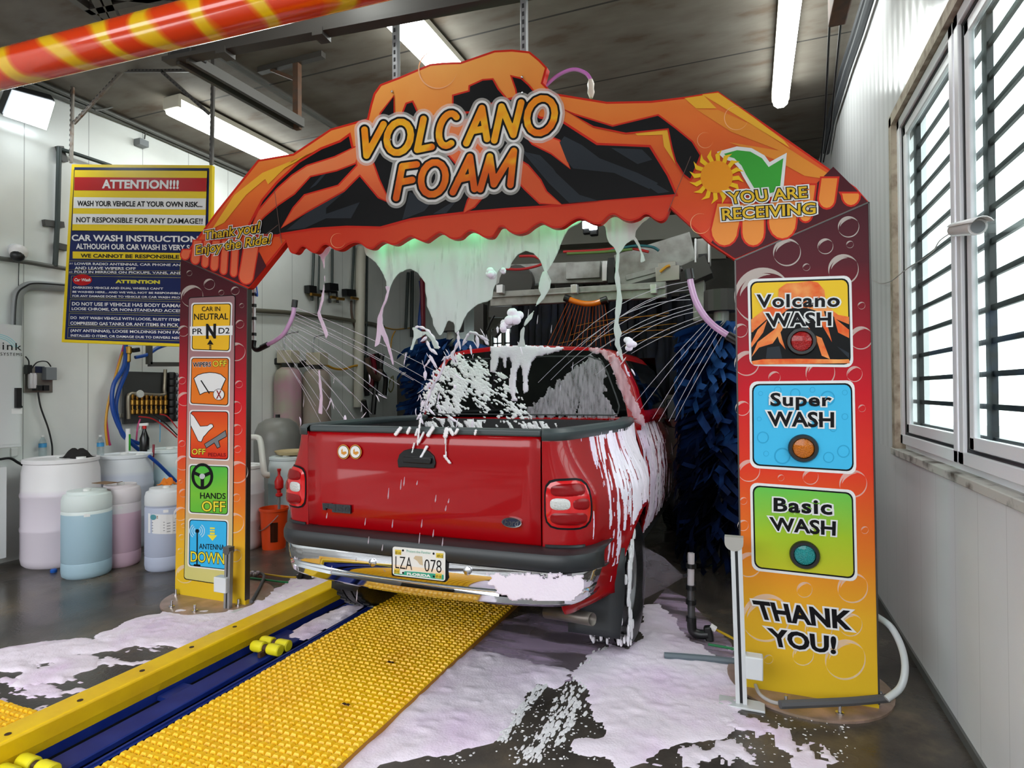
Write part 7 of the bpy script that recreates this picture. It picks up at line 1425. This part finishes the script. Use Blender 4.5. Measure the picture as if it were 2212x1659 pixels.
# spinning wrap brushes, at rest
M_br = ramp_mat('navy_bristle_highlights', [(0, (10, 16, 36)), (.5, (16, 36, 78)), (1, (34, 74, 132))], 'Z', 0, 2.3, rough=.6, noise=1.8, nscale=4)  # highlights painted into the bristle colour: lighter streaks towards the top
def brush(x, y, z0, z1, R0, label, layers, per, seed):
    rnd = random.Random(seed); t = thing('wrap_brush', label, 'brush', (x, y, 0), 'vertical wrap brushes'); MB().lathe((x, y, 0), [(.07, 0.02), (.07, z1+.25)], 14).build('shaft', M_gal2, parent=t, smooth=True)
    MB().lathe((x, y, z1+.1), [(.16, 0), (.16, .2), (.001, .2)], 16).build('motor', M_dk, parent=t)
    b = MB()
    for l in range(layers):
        z = z0+(z1-z0)*(l+.5)/layers
        for k in range(per):
            a = 2*math.pi*(k+rnd.random()*.7)/per; L_ = R0*rnd.uniform(.8, 1.08); w_ = rnd.uniform(.03, .055); sw = rnd.uniform(-.5, .5); rows = []
            for s_ in (0, .3, .6, .85, 1.0):
                aa = a+sw*s_*s_; rr = .08+L_*s_; zz_ = z-.16*s_*s_*rnd.uniform(.7, 1.5)+rnd.uniform(-.02, .02); c0 = Vector((x+rr*math.cos(aa), y+rr*math.sin(aa), max(zz_, .03)))
                if x > -1: c0.x = max(c0.x, -.66+.04*rnd.random())
                s2 = Vector((-math.sin(aa)*.6, math.cos(aa)*.6, .75)).normalized()*w_*(1.1-.5*s_); rows.append([c0-s2, c0+s2])
            b.grid(rows)
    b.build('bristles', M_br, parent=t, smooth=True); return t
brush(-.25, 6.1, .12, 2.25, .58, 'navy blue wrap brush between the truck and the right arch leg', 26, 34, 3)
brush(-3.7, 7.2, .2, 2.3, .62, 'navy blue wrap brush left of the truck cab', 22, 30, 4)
# ================================================================== small things around the arch legs
def floor_tube(q, r_, m, lab, z=.015, name='hose', cat='hose', n=6): return MB().tube(bez([PZ(x, y, z) for x, y in q], n), r_, 8).build(name, m, smooth=True, label=lab, cat=cat)
p = PZ(1495, 1378, 0); t = thing('nozzle_stand', 'black vertical spray stand on the floor right of the rear tyre', 'nozzle stand', p)
def NP(x, y): return PY(x, y, p.y)
MB().tube([NP(1493, 1195), NP(1492, 1270)], .022, 12).build('upper_pipe', M_clear, parent=t, smooth=True); MB().tube([NP(1492, 1265), NP(1494, 1345)], .024, 12).build('lower_pipe', mat('dark_clear_pipe', (70, 70, 72), .2, coat=.6), parent=t, smooth=True)
for y in (1222, 1268, 1300, 1337): MB().lathe(NP(1493, y), [(.033, -.014), (.033, .014)], 14).build('band', M_bf, parent=t)
MB().tube(bez([NP(1494, 1340), NP(1496, 1362), NP(1510, 1370), NP(1530, 1370)], 5), .03, 12).build('elbow', M_bf, parent=t, smooth=True)
MB().bar(NP(1528, 1352), NP(1534, 1385), .05, .05).build('valve', M_bf, parent=t, bevel=.01); MB().tube([NP(1534, 1352), NP(1546, 1360)], .02, 10).build('fitting', M_white, parent=t); MB().tube([NP(1530, 1386), NP(1516, 1390)], .02, 10).build('fitting', M_white, parent=t); MB().tube([NP(1486, 1242), NP(1476, 1245)], .012, 8).build('nozzle', M_bf, parent=t)
MB().tube([NP(1476, 1245), (NP(1476, 1245)*.5+PY(1392, 1232, p.y-.05)*.5), PY(1388, 1236, p.y-.05)], [.006, .10, .17], 18, caps=False).build('spray_mist', film_mat('fine_mist', (226, 214, 230), .16, .6, nscale=14, lo=.35, hi=.65, trl=.4), smooth=True, label='fan of fine spray from the nozzle stand onto the tyre', cat='mist', kind='stuff')
floor_tube([(1546,1360),(1570,1372),(1605,1390),(1640,1400)], .008, mat('yellow_tube', (206, 170, 40), .4), 'yellow tube from the nozzle stand to the right arch leg', .06); floor_tube([(1530,1392),(1565,1398),(1605,1406),(1640,1412)], .008, mat('green_tube', (26, 120, 70), .4), 'green tube from the nozzle stand to the right arch leg', .03)
floor_tube([(1435,1416),(1480,1419),(1540,1424),(1610,1432)], .02, mat('slate_pipe', (92, 104, 112), .5), 'slate grey pipe lying on the floor by the right arch leg', .022, 'floor_pipe', 'pipe')
floor_tube([(1632,1480),(1642,1500),(1665,1515),(1690,1520)], .009, mat('pale_cable', (170, 166, 164), .5), 'pale cable from the sensor box to the grey pipe', .05, 'cable', 'cable')
floor_tube([(1685,1522),(1760,1519),(1840,1515),(1918,1508)], .021, mat('grey_rubber', (84, 84, 86), .6), 'dark grey pipe in front of the right arch leg', .07, 'floor_pipe', 'pipe')
b = MB().tube(bez([PY(1895,1332,3.62), PY(1925,1355,3.5), PY(1948,1400,3.42), PY(1955,1445,3.36), PY(1945,1485,3.33), PY(1915,1510,3.3)], 7), .016, 12); b.build('hose', mat('white_hose', (186, 190, 192), .4), smooth=True, label='white hose bowing out beside the right arch leg', cat='hose')
# sensor posts
def sensor(base_px, y, xs, label, hgt_px, box, lean=0):
    x = base_px; t = thing('sensor_post', label, 'sensor post', PY(x, hgt_px[1], y)); m = mat('white_metal', (206, 208, 210), .4)
    zb_ = max(PY(x, hgt_px[1], y).z, .0); pt = PY(x+lean, hgt_px[0], y); pb = Vector((PY(x, hgt_px[1], y).x, y, zb_))
    for o in (-.017, .017): MB().bar(pb+Vector((o, 0, 0)), pt+Vector((o, 0, 0)), .02, .03, up=(0, 1, 0)).build('rail', m if xs else M_galv, parent=t)
    MB().bar(pb, pt, .014, .012, up=(0, 1, 0)).build('slot', M_bf, parent=t); MB().box((pb.x-.11, y-.05, zb_), (pb.x+.11, y+.05, zb_+.012)).build('foot', m, parent=t, bevel=.003)
    hw = .045 if xs else .03; hd = MB(); hd.prism([pt+Vector((hw*math.cos(a)-.01, -.02, hw*.9*math.sin(a))) for a in np.linspace(math.pi, 2*math.pi, 12)]+[pt+Vector((hw-.01, -.02, .03)), pt+Vector((-hw-.01, -.02, .03))], (0, .05, 0)); hd.build('sensor_head', mat('sensor_grey', (170, 166, 160), .4) if xs else mat('dark_sensor', (88, 84, 84), .4), parent=t)
    a, b_ = PY(box[0], box[1], y-.04), PY(box[2], box[3], y-.04); MB().box((a.x, y-.04, b_.z), (b_.x, y+.03, a.z)).build('junction_box', mat('white_box', (212, 214, 216), .35), parent=t, bevel=.006)
    return t
sensor(1602, PZ(1602, 1523, 0).y, True, 'tall white sensor post in front of the right arch leg', (1172, 1523), (1609, 1418, 1649, 1473), -12)
sensor(492, PZ(492, 1318, 0).y, False, 'short grey sensor post in front of the left arch leg', (1190, 1318), (461, 1246, 487, 1283), 3)
# fittings on the floor at the left, behind the arch leg
p = PZ(655, 1250, 0); t = thing('hose_valve', 'black pipe valve with white fittings on the floor behind the left bumper end', 'valve', p)
def VP(x, y): return PY(x, y, p.y)
MB().tube([VP(632, 1252), VP(675, 1242)], .03, 12).build('body', M_bf, parent=t, smooth=True); MB().lathe(VP(655, 1246), [(.05, -.02), (.05, .02)], 14, axis='X').build('collar', M_bf, parent=t); MB().tube([VP(616, 1257), VP(634, 1250)], .02, 10).build('fitting', M_white, parent=t); MB().tube([VP(676, 1247), VP(676, 1232)], .016, 10).build('fitting', M_white, parent=t)
floor_tube([(535,1235),(570,1240),(615,1246),(640,1247)], .008, mat('yellow_tube', (206, 170, 40), .4), 'yellow tube running to the black pipe valve behind the left arch leg', .02); floor_tube([(535,1248),(570,1252),(600,1256),(622,1258)], .008, mat('green_tube', (26, 120, 70), .4), 'green tube running to the black pipe valve behind the left arch leg', .02)
p = PZ(545, 1240, 0); b = MB()
for k in range(5): b.sphere(PZ(533+k*6, 1238+(k % 2)*3, .03), .022, 10, 7)
b.build('fitting_cluster', mat('silver_tape', (170, 160, 168), .3, metal=.4), smooth=True, label='silver taped fitting at the foot of the left arch leg', cat='fitting')
floor_tube([(550,1235),(570,1243),(560,1270),(543,1300)], .012, mat('grey_rubber', (84, 84, 86), .6), 'grey pipe bent on the floor right of the left arch leg', .03)
